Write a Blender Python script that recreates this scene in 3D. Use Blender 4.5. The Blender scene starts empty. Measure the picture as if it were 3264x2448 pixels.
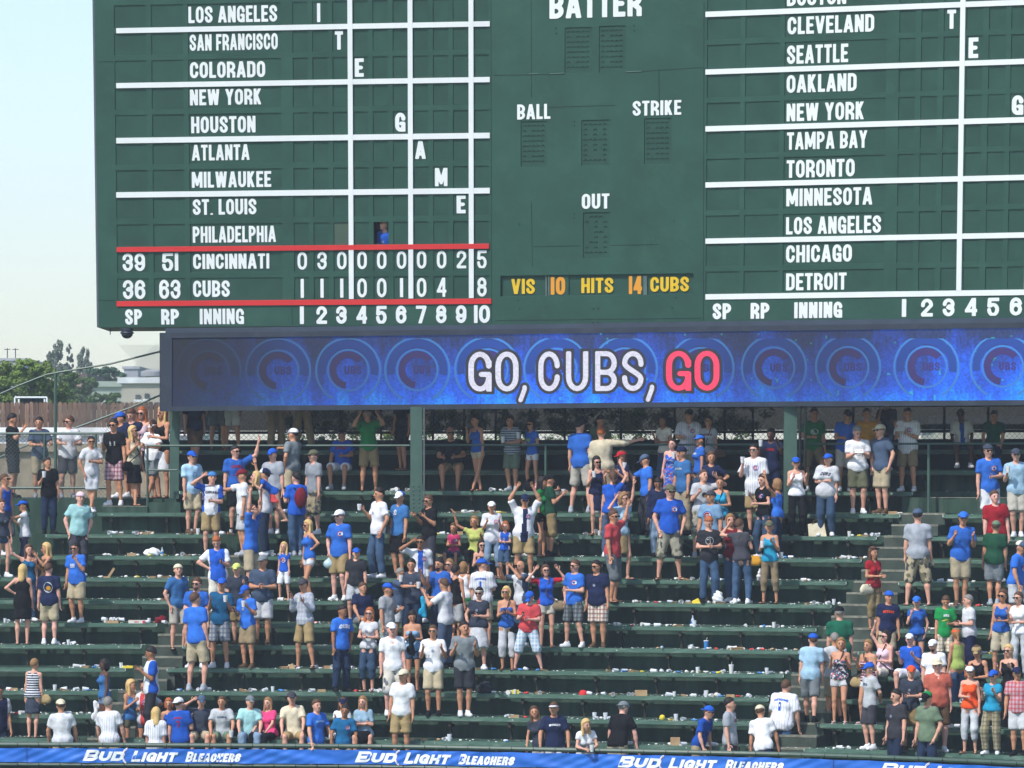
import bpy, math, random
SHM = {}
import numpy as np
from mathutils import Vector, Matrix
from mathutils.bvhtree import BVHTree
R = math.radians
random.seed(7)
rng = np.random.default_rng(7)
S = bpy.context.scene
COL = S.collection
# ------------------------------------------------------------------ camera, light, exposure
PW, PH = 3264.0, 2448.0           # size of the photograph, used only to convert measurements to metres
FPX, HZ, CX = 16400.0, 1500.0, 1632.0
HC = 10.8                          # eye height above the field
cd = bpy.data.cameras.new('camera'); cam = bpy.data.objects.new('camera', cd); COL.objects.link(cam)
cam.location = (0, 0, HC); cam.rotation_euler = (R(90), 0, 0)
cd.sensor_width = 36.0; cd.lens = 36.0*FPX/PW; cd.shift_y = (HZ-PH/2)/PW
cd.clip_start = 1.0; cd.clip_end = 3000.0
S.camera = cam
W = bpy.data.worlds.new('World'); S.world = W; W.use_nodes = True
wn = W.node_tree.nodes; bg = wn['Background']
sky = wn.new('ShaderNodeTexSky'); sky.sky_type = 'NISHITA'; sky.sun_disc = False
SUN_EL, SUN_AZ = R(50), R(-140)    # azimuth measured from +Y towards +X
sky.sun_elevation = SUN_EL; sky.sun_rotation = SUN_AZ
sky.air_density = 1.0; sky.dust_density = .7; sky.ozone_density = 1.6
tint = wn.new('ShaderNodeMix'); tint.data_type = 'RGBA'; tint.blend_type = 'MULTIPLY'; tint.inputs[0].default_value = 1; tint.inputs[7].default_value = (.96, .97, 1.03, 1)
W.node_tree.links.new(sky.outputs[0], tint.inputs[6]); W.node_tree.links.new(tint.outputs[2], bg.inputs[0]); bg.inputs[1].default_value = 0.15
sl = bpy.data.lights.new('sun', 'SUN'); sl.energy = 3.5; sl.angle = R(1.5); sl.color = (1, .96, .9)
so = bpy.data.objects.new('sun', sl); COL.objects.link(so)
sd = Vector((math.sin(SUN_AZ)*math.cos(SUN_EL), math.cos(SUN_AZ)*math.cos(SUN_EL), math.sin(SUN_EL)))
so.rotation_euler = sd.to_track_quat('Z', 'Y').to_euler(); so.location = (-40, -40, 90)
vs = S.view_settings; vs.view_transform = 'Standard'; vs.look = 'None'; vs.exposure = 0.38; vs.gamma = 1
try: vs.use_curve_mapping = False
except Exception: pass
S.cycles.max_bounces = 6; S.cycles.volume_bounces = 0
# ------------------------------------------------------------------ helpers
def U(x, y, Y): return Vector(((x-CX)/FPX*Y, Y, HC-(y-HZ)/FPX*Y))
def lin(c):
    return tuple(((v/255.0)/12.92 if v/255.0 <= .04045 else ((v/255.0+.055)/1.055)**2.4) for v in c)
def tag(o, label=None, cat=None, group=None, kind=None):
    if label: o['label'] = label
    if cat: o['category'] = cat
    if group: o['group'] = group
    if kind: o['kind'] = kind
    return o
def link(name, data, parent=None, loc=None, rot=None):
    o = bpy.data.objects.new(name, data); COL.objects.link(o)
    if parent: o.parent = parent
    if loc is not None: o.location = loc
    if rot is not None: o.rotation_euler = rot
    return o
def empty(name, loc=(0, 0, 0), rz=0.0, **k):
    o = link(name, None, None, loc, (0, 0, rz)); o.empty_display_size = .2
    return tag(o, **k)
class MB:
    def __init__(s): s.v = []; s.f = []; s.m = []; s.mi = 0
    def add(s, vs, fs):
        b = len(s.v); s.v += [tuple(v) for v in vs]; s.f += [tuple(i+b for i in f) for f in fs]; s.m += [s.mi]*len(fs)
    def box(s, x0, x1, y0, y1, z0, z1):
        s.add([(x0,y0,z0),(x1,y0,z0),(x1,y1,z0),(x0,y1,z0),(x0,y0,z1),(x1,y0,z1),(x1,y1,z1),(x0,y1,z1)],
              [(0,3,2,1),(4,5,6,7),(0,1,5,4),(1,2,6,5),(2,3,7,6),(3,0,4,7)]); return s
    def bar(s, p, q, r=.02, n=4, r2=None, cap=True):
        p = Vector(p); q = Vector(q); d = (q-p)
        if d.length < 1e-6: return s
        d.normalize(); a = Vector((0,0,1)) if abs(d.z) < .9 else Vector((1,0,0))
        u = d.cross(a).normalized(); w = d.cross(u); r2 = r if r2 is None else r2; o = math.pi/4 if n == 4 else 0
        vs = [p+(u*math.cos(o+2*math.pi*i/n)+w*math.sin(o+2*math.pi*i/n))*r for i in range(n)]
        vs += [q+(u*math.cos(o+2*math.pi*i/n)+w*math.sin(o+2*math.pi*i/n))*r2 for i in range(n)]
        fs = [(i, n+i, n+(i+1) % n, (i+1) % n) for i in range(n)]
        if cap: fs += [tuple(range(n)), tuple(range(2*n-1, n-1, -1))]
        s.add(vs, fs); return s
    def path(s, pts, r, n=6):
        for a, b in zip(pts[:-1], pts[1:]): s.bar(a, b, r, n, cap=True)
        return s
    def lathe(s, prof, n=12, c=(0,0,0), cap=True):
        vs = []
        for (r, z) in prof:
            for i in range(n): vs.append((c[0]+r*math.cos(2*math.pi*i/n), c[1]+r*math.sin(2*math.pi*i/n), c[2]+z))
        fs = []
        for k in range(len(prof)-1):
            for i in range(n): fs.append((k*n+i, k*n+(i+1) % n, (k+1)*n+(i+1) % n, (k+1)*n+i))
        if cap: fs += [tuple(range(n-1, -1, -1)), tuple((len(prof)-1)*n+i for i in range(n))]
        s.add(vs, fs); return s
    def quad(s, a, b, c, d): s.add([a, b, c, d], [(0, 1, 2, 3)]); return s
    def mesh(s, name, mats=None, smooth=False):
        me = bpy.data.meshes.new(name); me.from_pydata(s.v, [], s.f)
        if mats:
            for m in (mats if isinstance(mats, (list, tuple)) else [mats]): me.materials.append(m)
        if isinstance(mats, (list, tuple)) and len(mats) > 1: me.polygons.foreach_set('material_index', s.m)
        if smooth: me.polygons.foreach_set('use_smooth', [True]*len(s.f))
        me.update(); return me
    def build(s, name, mats=None, parent=None, loc=None, rot=None, smooth=False):
        return link(name, s.mesh(name, mats, smooth), parent, loc, rot)
def np_mesh(name, V, F, mats, smooth=True, mi=None):
    me = bpy.data.meshes.new(name); V = np.asarray(V, np.float32); F = np.asarray(F, np.int32)
    me.vertices.add(len(V)); me.vertices.foreach_set('co', V.ravel())
    me.loops.add(F.size); me.loops.foreach_set('vertex_index', F.ravel())
    me.polygons.add(len(F)); me.polygons.foreach_set('loop_start', np.arange(0, F.size, F.shape[1], dtype=np.int32))
    for m in mats: me.materials.append(m)
    if mi is not None: me.polygons.foreach_set('material_index', np.asarray(mi, np.int32))
    if smooth: me.polygons.foreach_set('use_smooth', np.ones(len(F), bool))
    me.update(calc_edges=True); return me
# ------------------------------------------------------------------ materials
MATS = {}
def mat(name, col, rough=.7, spec=.35, var=.12, vscale=3.0, bump=0.0, bscale=30.0, metal=0.0, emit=None, es=1.0,
        alpha=None, stain=None, sscale=.8, stretch=None, trans=0.0):
    """procedural material: base colour with a soft noise variation, optional stains and fine bump"""
    if name in MATS: return MATS[name]
    m = bpy.data.materials.new(name); m.use_nodes = True; MATS[name] = m
    nt = m.node_tree; n = nt.nodes; l = nt.links; b = n['Principled BSDF']
    b.inputs['Roughness'].default_value = rough; b.inputs['Metallic'].default_value = metal
    b.inputs['Specular IOR Level'].default_value = spec
    tc = n.new('ShaderNodeTexCoord'); mp = n.new('ShaderNodeMapping'); l.new(tc.outputs['Object'], mp.inputs[0])
    if stretch: mp.inputs['Scale'].default_value = stretch
    base = None
    if var > 0:
        nz = n.new('ShaderNodeTexNoise'); nz.inputs['Scale'].default_value = vscale; nz.inputs['Detail'].default_value = 5
        l.new(mp.outputs[0], nz.inputs['Vector'])
        mr = n.new('ShaderNodeMapRange'); mr.inputs[1].default_value = .3; mr.inputs[2].default_value = .7
        mr.inputs[3].default_value = 1-var; mr.inputs[4].default_value = 1+var; l.new(nz.outputs[0], mr.inputs[0])
        mx = n.new('ShaderNodeMix'); mx.data_type = 'RGBA'; mx.blend_type = 'MULTIPLY'; mx.inputs[0].default_value = 1
        mx.inputs[6].default_value = (*col, 1); l.new(mr.outputs[0], mx.inputs[7]); base = mx.outputs[2]
    if stain:
        n2 = n.new('ShaderNodeTexNoise'); n2.inputs['Scale'].default_value = sscale; n2.inputs['Detail'].default_value = 7
        n2.inputs['Roughness'].default_value = .7; l.new(mp.outputs[0], n2.inputs['Vector'])
        r2 = n.new('ShaderNodeMapRange'); r2.inputs[1].default_value = .5; r2.inputs[2].default_value = .72
        r2.inputs[4].default_value = stain[3] if len(stain) > 3 else .7
        l.new(n2.outputs[0], r2.inputs[0]); m2 = n.new('ShaderNodeMix'); m2.data_type = 'RGBA'
        l.new(r2.outputs[0], m2.inputs[0]); m2.inputs[7].default_value = (*stain[:3], 1)
        if base: l.new(base, m2.inputs[6])
        else: m2.inputs[6].default_value = (*col, 1)
        base = m2.outputs[2]
    if base: l.new(base, b.inputs['Base Color'])
    else: b.inputs['Base Color'].default_value = (*col, 1)
    if bump > 0:
        n3 = n.new('ShaderNodeTexNoise'); n3.inputs['Scale'].default_value = bscale; n3.inputs['Detail'].default_value = 4
        l.new(mp.outputs[0], n3.inputs['Vector']); bp = n.new('ShaderNodeBump'); bp.inputs['Strength'].default_value = bump
        bp.inputs['Distance'].default_value = .02; l.new(n3.outputs[0], bp.inputs['Height']); l.new(bp.outputs[0], b.inputs['Normal'])
    if emit: b.inputs['Emission Color'].default_value = (*emit, 1); b.inputs['Emission Strength'].default_value = es
    if alpha is not None: b.inputs['Alpha'].default_value = alpha
    if trans: b.inputs['Transmission Weight'].default_value = trans; b.inputs['IOR'].default_value = 1.3
    return m
GREEN = (.021, .077, .054)
M_board = mat('scoreboard_green_paint', GREEN, .55, .4, .16, .9, .45, 2.6, stain=(.032,.104,.070,.8), sscale=1.3)
M_slot = mat('slot_panel_green_paint', (.021,.073,.051), .6, .35, .16, 1.7, .2, 6)
M_slotold = mat('slot_panel_faded_paint', (.066,.105,.074), .7, .3, .1, 4)
M_white = mat('white_paint', (.84,.86,.86), .55, .3, .04, 2)
M_red = mat('red_paint', (.68,.035,.035), .55, .3, .06, 2)
M_yel = mat('yellow_paint', (.78,.50,.02), .55, .3, .05, 2)
M_ora = mat('orange_paint', (.80,.33,.03), .55, .3, .05, 2)
M_navy = mat('navy_steel', (.016,.024,.040), .5, .4, .2, 2, stain=(.05,.06,.08,.5), sscale=2.5)
M_col = mat('column_green_paint', (.05,.105,.08), .55, .4, .12, 3, .1, 40, stain=(.08,.13,.10,.5), sscale=3)
M_seat = mat('bench_green_paint', (.066,.140,.100), .6, .35, .18, 6, .2, 50, stain=(.20,.26,.21,.8), sscale=3.0, stretch=(.5,1,3))
M_lip = mat('worn_bench_lip', (.11,.14,.10), .8, .2, .4, 8, .2, 50, stain=(.40,.40,.30,.9), sscale=2.6, stretch=(.6,1,1))
M_end = mat('bench_end_cap', (.55,.6,.56), .6, .3, .3, 20)
M_riser = mat('bleacher_green_concrete', (.024,.056,.038), .8, .25, .35, 2, .2, 30, stain=(.075,.105,.080,.75), sscale=1.6, stretch=(2.2,1,.35))
M_step = mat('step_concrete', (.048,.066,.052), .85, .2, .3, 3, .3, 30, stain=(.10,.10,.08,.7), sscale=2)
M_nose = mat('worn_sunlit_step_edge', (.19,.19,.15), .85, .2, .4, 8, .3, 40)  # sunlit treads put into the colour, along with real wear
M_bolt = mat('bare_metal_spot', (.50,.54,.50), .5, .4, .3, 20)
M_brack = mat('rusty_bracket', (.030,.034,.026), .8, .25, .4, 8, .3, 40, stain=(.13,.075,.035,.9), sscale=5)
M_rail = mat('rail_green_paint', (.042,.092,.070), .45, .5, .15, 8)
M_railf = mat('front_rail_dark_green', (.055,.095,.070), .45, .5, .15, 8)
M_wire = mat('fence_wire', (.13,.16,.15), .5, .5, 0)
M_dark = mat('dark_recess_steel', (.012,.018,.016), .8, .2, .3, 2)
M_ground = mat('field_grass', (.05,.11,.03), .9, .1, .3, .3)
# ------------------------------------------------------------------ block lettering, built from strokes
def arc(cx, cy, rx, ry, a0, a1, n=10):
    return [(cx+rx*math.cos(R(a0+(a1-a0)*i/n)), cy+ry*math.sin(R(a0+(a1-a0)*i/n))) for i in range(n+1)]
def strokes(ch, Wd, t):
    """centre lines of one capital in a box Wd wide and 1 high"""
    h = t/2; x0 = h; x1 = Wd-h; y0 = h; y1 = 1-h; m = Wd/2; r = (x1-x0)/2; q = min(.30, r*1.5); e = .25
    V = lambda x, a=-e, b=1+e: [(x, a), (x, b)]
    ring = arc(m, y1-q, r, q, 0, 180)+arc(m, y0+q, r, q, 180, 360)+[(x1, y1-q)]
    if ch == 'I' or ch == '1': return [V(Wd/2)]
    if ch == 'O' or ch == '0': return [ring]
    if ch == 'C': return [[(x1, .70), (x1, y1-q)]+arc(m, y1-q, r, q, 0, 180)+arc(m, y0+q, r, q, 180, 360)+[(x1, .30)]]
    if ch == 'G': return [[(x1, .74), (x1, y1-q)]+arc(m, y1-q, r, q, 0, 180)+arc(m, y0+q, r, q, 180, 360)+[(x1, .42)], [(m+t*.28, .43), (x1, .43)], [(x1, -e), (x1, .42)]]
    if ch == 'U': return [[(x0, 1+e), (x0, y0+q)]+arc(m, y0+q, r, q, 180, 360)+[(x1, 1+e)]]
    if ch == 'J': return [[(x0, .35), (x0, y0+q)]+arc(m, y0+q, r, q, 180, 360)+[(x1, 1+e)]]
    if ch == 'D':
        c = min(.26, r*1.1); return [V(x0), [(x0, y1), (x1-c, y1)]+arc(x1-c, y1-c, c, c, 90, 0)+arc(x1-c, y0+c, c, c, 0, -90)+[(x0, y0)]]
    if ch in 'PRB':
        c = .19; yb = .47; s = [V(x0), [(x0, y1), (x1-c, y1)]+arc(x1-c, (y1+yb)/2, c, (y1-yb)/2, 90, -90)+[(x0, yb)]]
        if ch == 'R': s.append([(x1-c-.02, yb), (x1, yb-.18), (x1, -e)])
        if ch == 'B': s.append([(x1-c, yb)]+arc(x1-c, (yb+y0)/2, c, (yb-y0)/2, 90, -90)+[(x0, y0)])
        return s
    if ch == 'E': return [V(x0), [(x0, y1), (Wd+e, y1)], [(x0, .5), (Wd*.92-h, .5)], [(x0, y0), (Wd+e, y0)]]
    if ch == 'F': return [V(x0), [(x0, y1), (Wd+e, y1)], [(x0, .48), (Wd*.92-h, .48)]]
    if ch == 'L': return [V(x0), [(x0, y0), (Wd+e, y0)]]
    if ch == 'H': return [V(x0), V(x1), [(x0, .5), (x1, .5)]]
    if ch == 'T': return [V(m), [(-e, y1), (Wd+e, y1)]]
    if ch == 'N': return [V(x0), V(x1), [(x0, 1.02), (x1, -.02)]]
    if ch == 'M': return [V(x0), V(x1), [(x0, 1.05), (m, .2)], [(x1, 1.05), (m, .2)]]
    if ch == 'W': return [[(x0*.8, 1.3), (Wd*.28, -.1)], [(Wd*.28, -.1), (m, .95)], [(m, .95), (Wd*.72, -.1)], [(Wd*.72, -.1), (Wd-x0*.8, 1.3)]]
    if ch == 'A': return [[(x0*.55, -.2), (m, 1.05)], [(Wd-x0*.55, -.2), (m, 1.05)], [(Wd*.25, .28), (Wd*.75, .28)]]
    if ch == 'V': return [[(x0*.55, 1.2), (m, -.05)], [(Wd-x0*.55, 1.2), (m, -.05)]]
    if ch == 'Y': return [[(x0*.5, 1.15), (m, .45)], [(Wd-x0*.5, 1.15), (m, .45)], V(m, -e, .45)]
    if ch == 'X': return [[(x0*.4, -.15), (Wd-x0*.4, 1.15)], [(x0*.4, 1.15), (Wd-x0*.4, -.15)]]
    if ch == 'K': return [V(x0), [(x0, .38), (x1, 1.1)], [(x0+(x1-x0)*.3, .55), (x1, -.1)]]
    if ch == 'Z': return [[(-e, y1), (x1, y1)], [(x1, y1), (x0, y0)], [(x0, y0), (Wd+e, y0)]]
    if ch == 'S' or ch == '$':
        mid = [(x0+(x1-x0)*(3*k*k-2*k**3), (y1-q*.8)+((y0+q*.8)-(y1-q*.8))*k) for k in [i/10 for i in range(11)]]
        return [[(x1, y1-q*.9)]+arc(m, y1-q*.8, r, q*.8, 0, 180)+mid+arc(m, y0+q*.8, r, q*.8, 0, -180)+[(x0, y0+q*.9)]]
    if ch == '2': return [[(x0, y1-q*.95)]+arc(m, y1-q*.8, r, q*.8, 180, 0)+[(x1, .62), (x0, .14), (x0, y0)], [(x0, y0), (Wd+e, y0)]]
    if ch == '3':
        a = .23; return [[(x0, y1-a)]+arc(m, y1-a, r, a, 180, -75)+[(m*.9, .5)], [(m*.9, .5)]+arc(m, y0+a+.01, r, a+.01, 80, -180)+[(x0, y0+a)]]
    if ch == '4': return [V(x1-.06), [(-e, .3), (Wd+e, .3)], [(x0, .3), (x1-.06, 1.02)]]
    if ch == '5': return [[(x0+.02, y1), (Wd+e, y1)], [(x0+.03, y1), (x0, .55)], [(x0, .55)]+arc(m, y0+.24, r, .28, 130, -180, 14)]
    if ch in '69':
        s = [arc(m, y0+.25, r, .25, 0, 360, 18), [(x0, y0+.25), (x0, y1-q)]+arc(m, y1-q, r, q, 180, 10)]
        return s if ch == '6' else [[(Wd-a, 1-b) for a, b in p] for p in s]
    if ch == '7': return [[(-e, y1), (x1, y1)], [(x1, y1), (x0+.1, -.1)]]
    if ch == '8': return [arc(m, y1-.215, r*.92, .215, 0, 360, 18), arc(m, y0+.245, r, .245, 0, 360, 18)]
    if ch == '.': return [[(m, 0), (m, .02)]]
    if ch == ',': return [[(m, .05), (m, .1)], [(m, .05), (m-.1, -.22)]]
    if ch == '-': return [[(x0, .45), (x1, .45)]]
    return []
WF = {'I': 0, '1': 0, '.': 0, ',': 0, 'M': 1.36, 'W': 1.5, ' ': .55, 'A': 1.1, 'V': 1.05, 'Y': 1.05, 'E': .86, 'F': .84, 'L': .8, 'T': .9, 'J': .85}
GC = {}
def glyph(ch, Wd, t, grow=0.0):
    """flat outline of a letter as triangles/quads (marching squares over the distance to its strokes)"""
    k = (ch, round(Wd, 3), round(t, 3), round(grow, 3))
    if k in GC: return GC[k]
    f = WF.get(ch, 1.0); w = t if f == 0 else Wd*f
    res = 40; g = 1.0/res; pad = grow+g*2; lo = -.25 if ch == ',' else 0.0
    xs = np.arange(-pad-(.12 if ch == ',' else 0), w+pad+g, g); ys = np.arange(lo-pad, 1+pad+g, g)
    X, Y = np.meshgrid(xs, ys, indexing='ij'); D = np.full(X.shape, 9.0)
    for pl in strokes(ch, w, t):
        for (ax, ay), (bx, by) in zip(pl[:-1], pl[1:]):
            dx, dy = bx-ax, by-ay; L = dx*dx+dy*dy+1e-12
            hh = np.clip(((X-ax)*dx+(Y-ay)*dy)/L, 0, 1); D = np.minimum(D, np.hypot(X-ax-hh*dx, Y-ay-hh*dy))
    D = D-t/2
    if ch != ',':
        D = np.maximum(D, np.maximum(np.maximum(-X, X-w), np.maximum(-Y, Y-1)))
    D = D-grow; ins = D < 0
    V = []; F = []
    for i in range(len(xs)-1):
        j = 0
        while j < len(ys)-1:
            c = (ins[i, j], ins[i+1, j], ins[i+1, j+1], ins[i, j+1])
            if all(c):
                j2 = j
                while j2+1 < len(ys)-1 and ins[i, j2+2] and ins[i+1, j2+2]: j2 += 1
                b = len(V); V += [(xs[i], ys[j]), (xs[i+1], ys[j]), (xs[i+1], ys[j2+1]), (xs[i], ys[j2+1])]; F.append((b, b+1, b+2, b+3)); j = j2+1; continue
            if any(c):
                P = [(i, j), (i+1, j), (i+1, j+1), (i, j+1)]; poly = []
                for a in range(4):
                    p = P[a]; q2 = P[(a+1) % 4]
                    if c[a]: poly.append((xs[p[0]], ys[p[1]]))
                    if c[a] != c[(a+1) % 4]:
                        d0 = D[p]; d1 = D[q2]; s = d0/(d0-d1)
                        poly.append((xs[p[0]]+(xs[q2[0]]-xs[p[0]])*s, ys[p[1]]+(ys[q2[1]]-ys[p[1]])*s))
                if len(poly) >= 3:
                    b = len(V); V += poly; F.append(tuple(range(b, b+len(poly))))
            j += 1
    GC[k] = (V, F, w); return GC[k]
def text_geo(txt, Wd=.5, t=.17, gap=.07, grow=0.0, shear=0.0, small=None):
    """whole word at cap height 1 -> verts (x, y), faces, total width.  lower-case letters become small capitals"""
    V = []; F = []; x = 0
    for ch in txt:
        if ch == ' ': x += Wd*.55; continue
        sc = 1.0
        if ch.islower() and small: sc = small
        v, f, w = glyph(ch.upper(), Wd, t/sc if small and sc < 1 else t, grow); b = len(V)
        V += [(x+a*sc+shear*c*sc, c*sc) for a, c in v]; F += [tuple(i+b for i in q) for q in f]; x += w*sc+gap
    return V, F, x-gap
# ------------------------------------------------------------------ plan of the bleachers: a gently curving front, rows parallel to it
_bx = np.linspace(-16, 16, 1300)
_s = np.interp(_bx, [-16, -3.2, -1.4, 4.4, 5.8, 6.8, 8.0, 16], [-.10, -.10, -.36, -.38, -.60, -.62, -.88, -.90])
_by = np.cumsum(_s)*(_bx[1]-_bx[0]); _by = _by-np.interp(-2.3, _bx, _by)+100.0
_nl = np.sqrt(1+_s**2); _nx = -_s/_nl; _ny = 1/_nl
def curve(d):                      # the curve d metres behind the front rail
    X = _bx+_nx*d; Y = _by+_ny*d; return X, Y
_cc = {}
def rowY(X, d):
    k = round(d, 3)
    if k not in _cc: _cc[k] = curve(d)
    return float(np.interp(X, *_cc[k]))
def row_dir(X, d):
    a = rowY(X-.1, d); b = rowY(X+.1, d); return math.atan2(b-a, .2)
YN = [2370,2292,2215,2140,2065,1994,1920,1847,1776,1706,1636,1566,1500,1435]   # bench tops measured at the middle of the photograph
def dn(n): return .7+.8*n
ZN = [HC-(YN[n]-HZ)*rowY(1.5, dn(n))/FPX for n in range(14)]
def zrow(n): return float(np.interp(n, range(14), ZN)) if n >= 0 else ZN[0]-.44*(-n)
def px2X(x, d):                    # X on the curve d seen at picture column x
    Y = 100.0+d
    for _ in range(12): X = (x-CX)/FPX*Y; Y = rowY(X, d)
    return (x-CX)/FPX*Y
RAILZ = HC-(2374-HZ)*100.0/FPX
# ground: the playing field and the land behind, one sheet
g = MB(); g.quad((-420, -30, 0), (420, -30, 0), (420, 640, 0), (-420, 640, 0)); tag(g.build('ground', M_ground), kind='structure')
# stepped concrete under the benches
def sweep(mb, xa, xb, prof, seg=.8):
    """sweep a closed profile [(d, z), ...] along the curve between two X positions (at d of each vertex)"""
    n = max(1, int(abs(xb-xa)/seg)); ks = len(prof); b0 = None
    vs = []
    for i in range(n+1):
        X = xa+(xb-xa)*i/n
        a = row_dir(X, prof[0][0]); Y0 = rowY(X, prof[0][0])
        for (d, z) in prof:
            k = d-prof[0][0]; vs.append((X-math.sin(a)*k, Y0+math.cos(a)*k, z))
    fs = []
    for i in range(n):
        for j in range(ks):
            fs.append((i*ks+j, (i+1)*ks+j, (i+1)*ks+(j+1) % ks, i*ks+(j+1) % ks))
    fs += [tuple(range(ks)), tuple(range((n+1)*ks-1, n*ks-1, -1))]
    mb.add(vs, fs)
steps = MB()
def floor_z(n): return ZN[n]-.43 if n < 14 else ZN[13]
for n in range(14):
    X0 = px2X(-160, dn(n)) if n < 11 else px2X(560, dn(n)); X1 = px2X(3420, dn(n))
    zf = floor_z(n)
    sweep(steps, X0, X1, [(dn(n)-.52, zf-.6), (dn(n)-.52, zf), (dn(n)+.30, zf), (dn(n)+.30, zf-.6)])
sweep(steps, px2X(560, 11.3), px2X(3420, 11.3), [(11.3, 8), (11.3, floor_z(13)+.02), (15.5, floor_z(13)+.02), (15.5, 8)])
# front walkway and the wall that carries the banner
sweep(steps, px2X(-160, .1), px2X(3420, .1), [(.02, 3), (.02, RAILZ-.98), (.2, RAILZ-.98), (.2, RAILZ-1.0), (.5, RAILZ-1.0), (.5, 3)])
tag(steps.build('bleacher_steps', M_riser), kind='structure')
fw = MB(); sweep(fw, px2X(-160, 0), px2X(3420, 0), [(-.16, 0), (-.16, RAILZ-.62), (-.02, RAILZ-.62), (-.02, 0)])
tag(fw.build('outfield_wall', mat('wall_dark_green', (.02,.05,.035), .9, .2, .3, 2)), kind='structure')  # plain dark green wall paint
# aisles: concrete stairs climbing through the rows
def aisle(name, xl, xr, n0, n1):
    st = MB(); ns = MB()
    for n in range(n0, n1):
        z0 = floor_z(n); z1 = floor_z(n+1)
        for k in range(2):
            d0 = dn(n)-.50+.41*k; z = z0+(z1-z0)*(k+.5)/2+.11; d1 = d0+.41
            a, b = px2X(xl(n+.5*k), d0)+.02, px2X(xr(n+.5*k), d0)-.02
            sweep(st, a, b, [(d0, z-.42), (d0, z), (d1+.02, z), (d1+.02, z-.42)])
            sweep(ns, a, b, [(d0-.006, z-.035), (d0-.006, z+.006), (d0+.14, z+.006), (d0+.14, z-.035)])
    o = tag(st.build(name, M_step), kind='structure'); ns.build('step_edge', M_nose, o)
LEFT_END = lambda n: 250+50*n
LEFT_START = lambda n: 385+50*n
RIGHT_END = lambda n: 2350+48*n+8*(n > 4)
RIGHT_START = lambda n: 2563+43*n
aisle('stairs', LEFT_END, LEFT_START, 0, 9)
aisle('stairs', RIGHT_END, RIGHT_START, 0, 11)
# benches: one thing for each run of seat, with its planks and its brackets
ORD = ['first','second','third','fourth','fifth','sixth','seventh','eighth','ninth','tenth','eleventh','twelfth','thirteenth','topmost']
bracket = MB(); bracket.box(-.028, .028, -.10, -.05, -.10, 0); bracket.box(-.028,.028,-.05,.12,-.10,-.045)
bracket.bar((0,-.055,-.08), (0,.02,-.25), .026); bracket.bar((0,.02,-.25), (0,.05,-.43), .030); bracket.box(-.045,.045,0,.12,-.44,-.415)
ME_BR = bracket.mesh('bracket', M_brack)
def bench(n, xa, xb, where):
    X0, X1 = px2X(xa, dn(n)), px2X(xb, dn(n)); z = ZN[n]; d = dn(n); Xm = (X0+X1)/2
    o = empty('bench', (Xm, rowY(Xm, d), floor_z(n)), 0, label='green bench, %s row up from the front rail, %s' % (ORD[n], where), cat='bench', group='benches of the bleachers')
    def child(name, mb, m):
        for i, v in enumerate(mb.v): mb.v[i] = (v[0]-o.location.x, v[1]-o.location.y, v[2]-o.location.z)
        return mb.build(name, m, o)
    m = MB(); sweep(m, X0, X1, [(d-.155, z-.074), (d-.155, z), (d-.005, z), (d-.005, z-.074)]); child('seat_plank', m, M_seat)
    m = MB(); sweep(m, X0, X1, [(d+.005, z-.050), (d+.005, z-.004), (d+.15, z-.004), (d+.15, z-.050)]); child('seat_plank', m, M_seat)
    m = MB(); sweep(m, X0+.02, X1-.02, [(d-.135, z-.095), (d-.135, z-.076), (d+.02, z-.076), (d+.02, z-.095)]); child('worn_edge', m, M_lip)
    for X, s in ((X0, -1), (X1, 1)):
        if X0 > px2X(-100, d) or s > 0:
            m = MB(); m.box(X-o.location.x-.004+(.006 if s > 0 else -.010), X-o.location.x+.004+(.010 if s > 0 else -.006), rowY(X, d-.156)-o.location.y, rowY(X, d-.01)-o.location.y, z-.056-o.location.z, z-.002-o.location.z); m.build('end_cap', M_end, o)
    X = X0+random.uniform(.3, 1.5)
    while X < X1-.2:
        q = MB().box(-.012, .012, 0, .006, -.012, .012); q.build('bolt_cap', M_bolt, o, (X-o.location.x, rowY(X, d-.155)-o.location.y-.008, z-.035-o.location.z)); X += random.uniform(1.6, 4.5)
    X = X0+random.uniform(1.5, 3)
    while X < X1-.5:
        MB().box(-.004, .004, 0, .16, -.076, .002).build('plank_joint', M_brack, o, (X-o.location.x, rowY(X, d-.155)-o.location.y-.003, z-o.location.z)); X += 3.66
    k = 0; X = X0+.35
    while X < X1-.1:
        b = link('bracket', ME_BR, o, (X-o.location.x, rowY(X, d)-o.location.y, z-.095-o.location.z), (0, 0, row_dir(X, d))); X += 1.18; k += 1
for n in range(14):
    L0 = -150 if n < 9 else (150 if n == 9 else 305)
    if n < 10:
        bench(n, L0, LEFT_END(n), 'left of the left stairs'); a = LEFT_START(n)
        bench(n, a, RIGHT_END(n), 'between the two stairs')
        bench(n, RIGHT_START(n), 3400, 'right of the right stairs')
    elif n == 10:
        bench(n, 305, 2865, 'left of the right stairs'); bench(n, 3005, 3400, 'right of the right stairs')
    elif n == 11: bench(n, 575, 2905, 'just under the blue screen')
    else: bench(n, 575, 3400, 'in the shade under the scoreboard')
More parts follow.
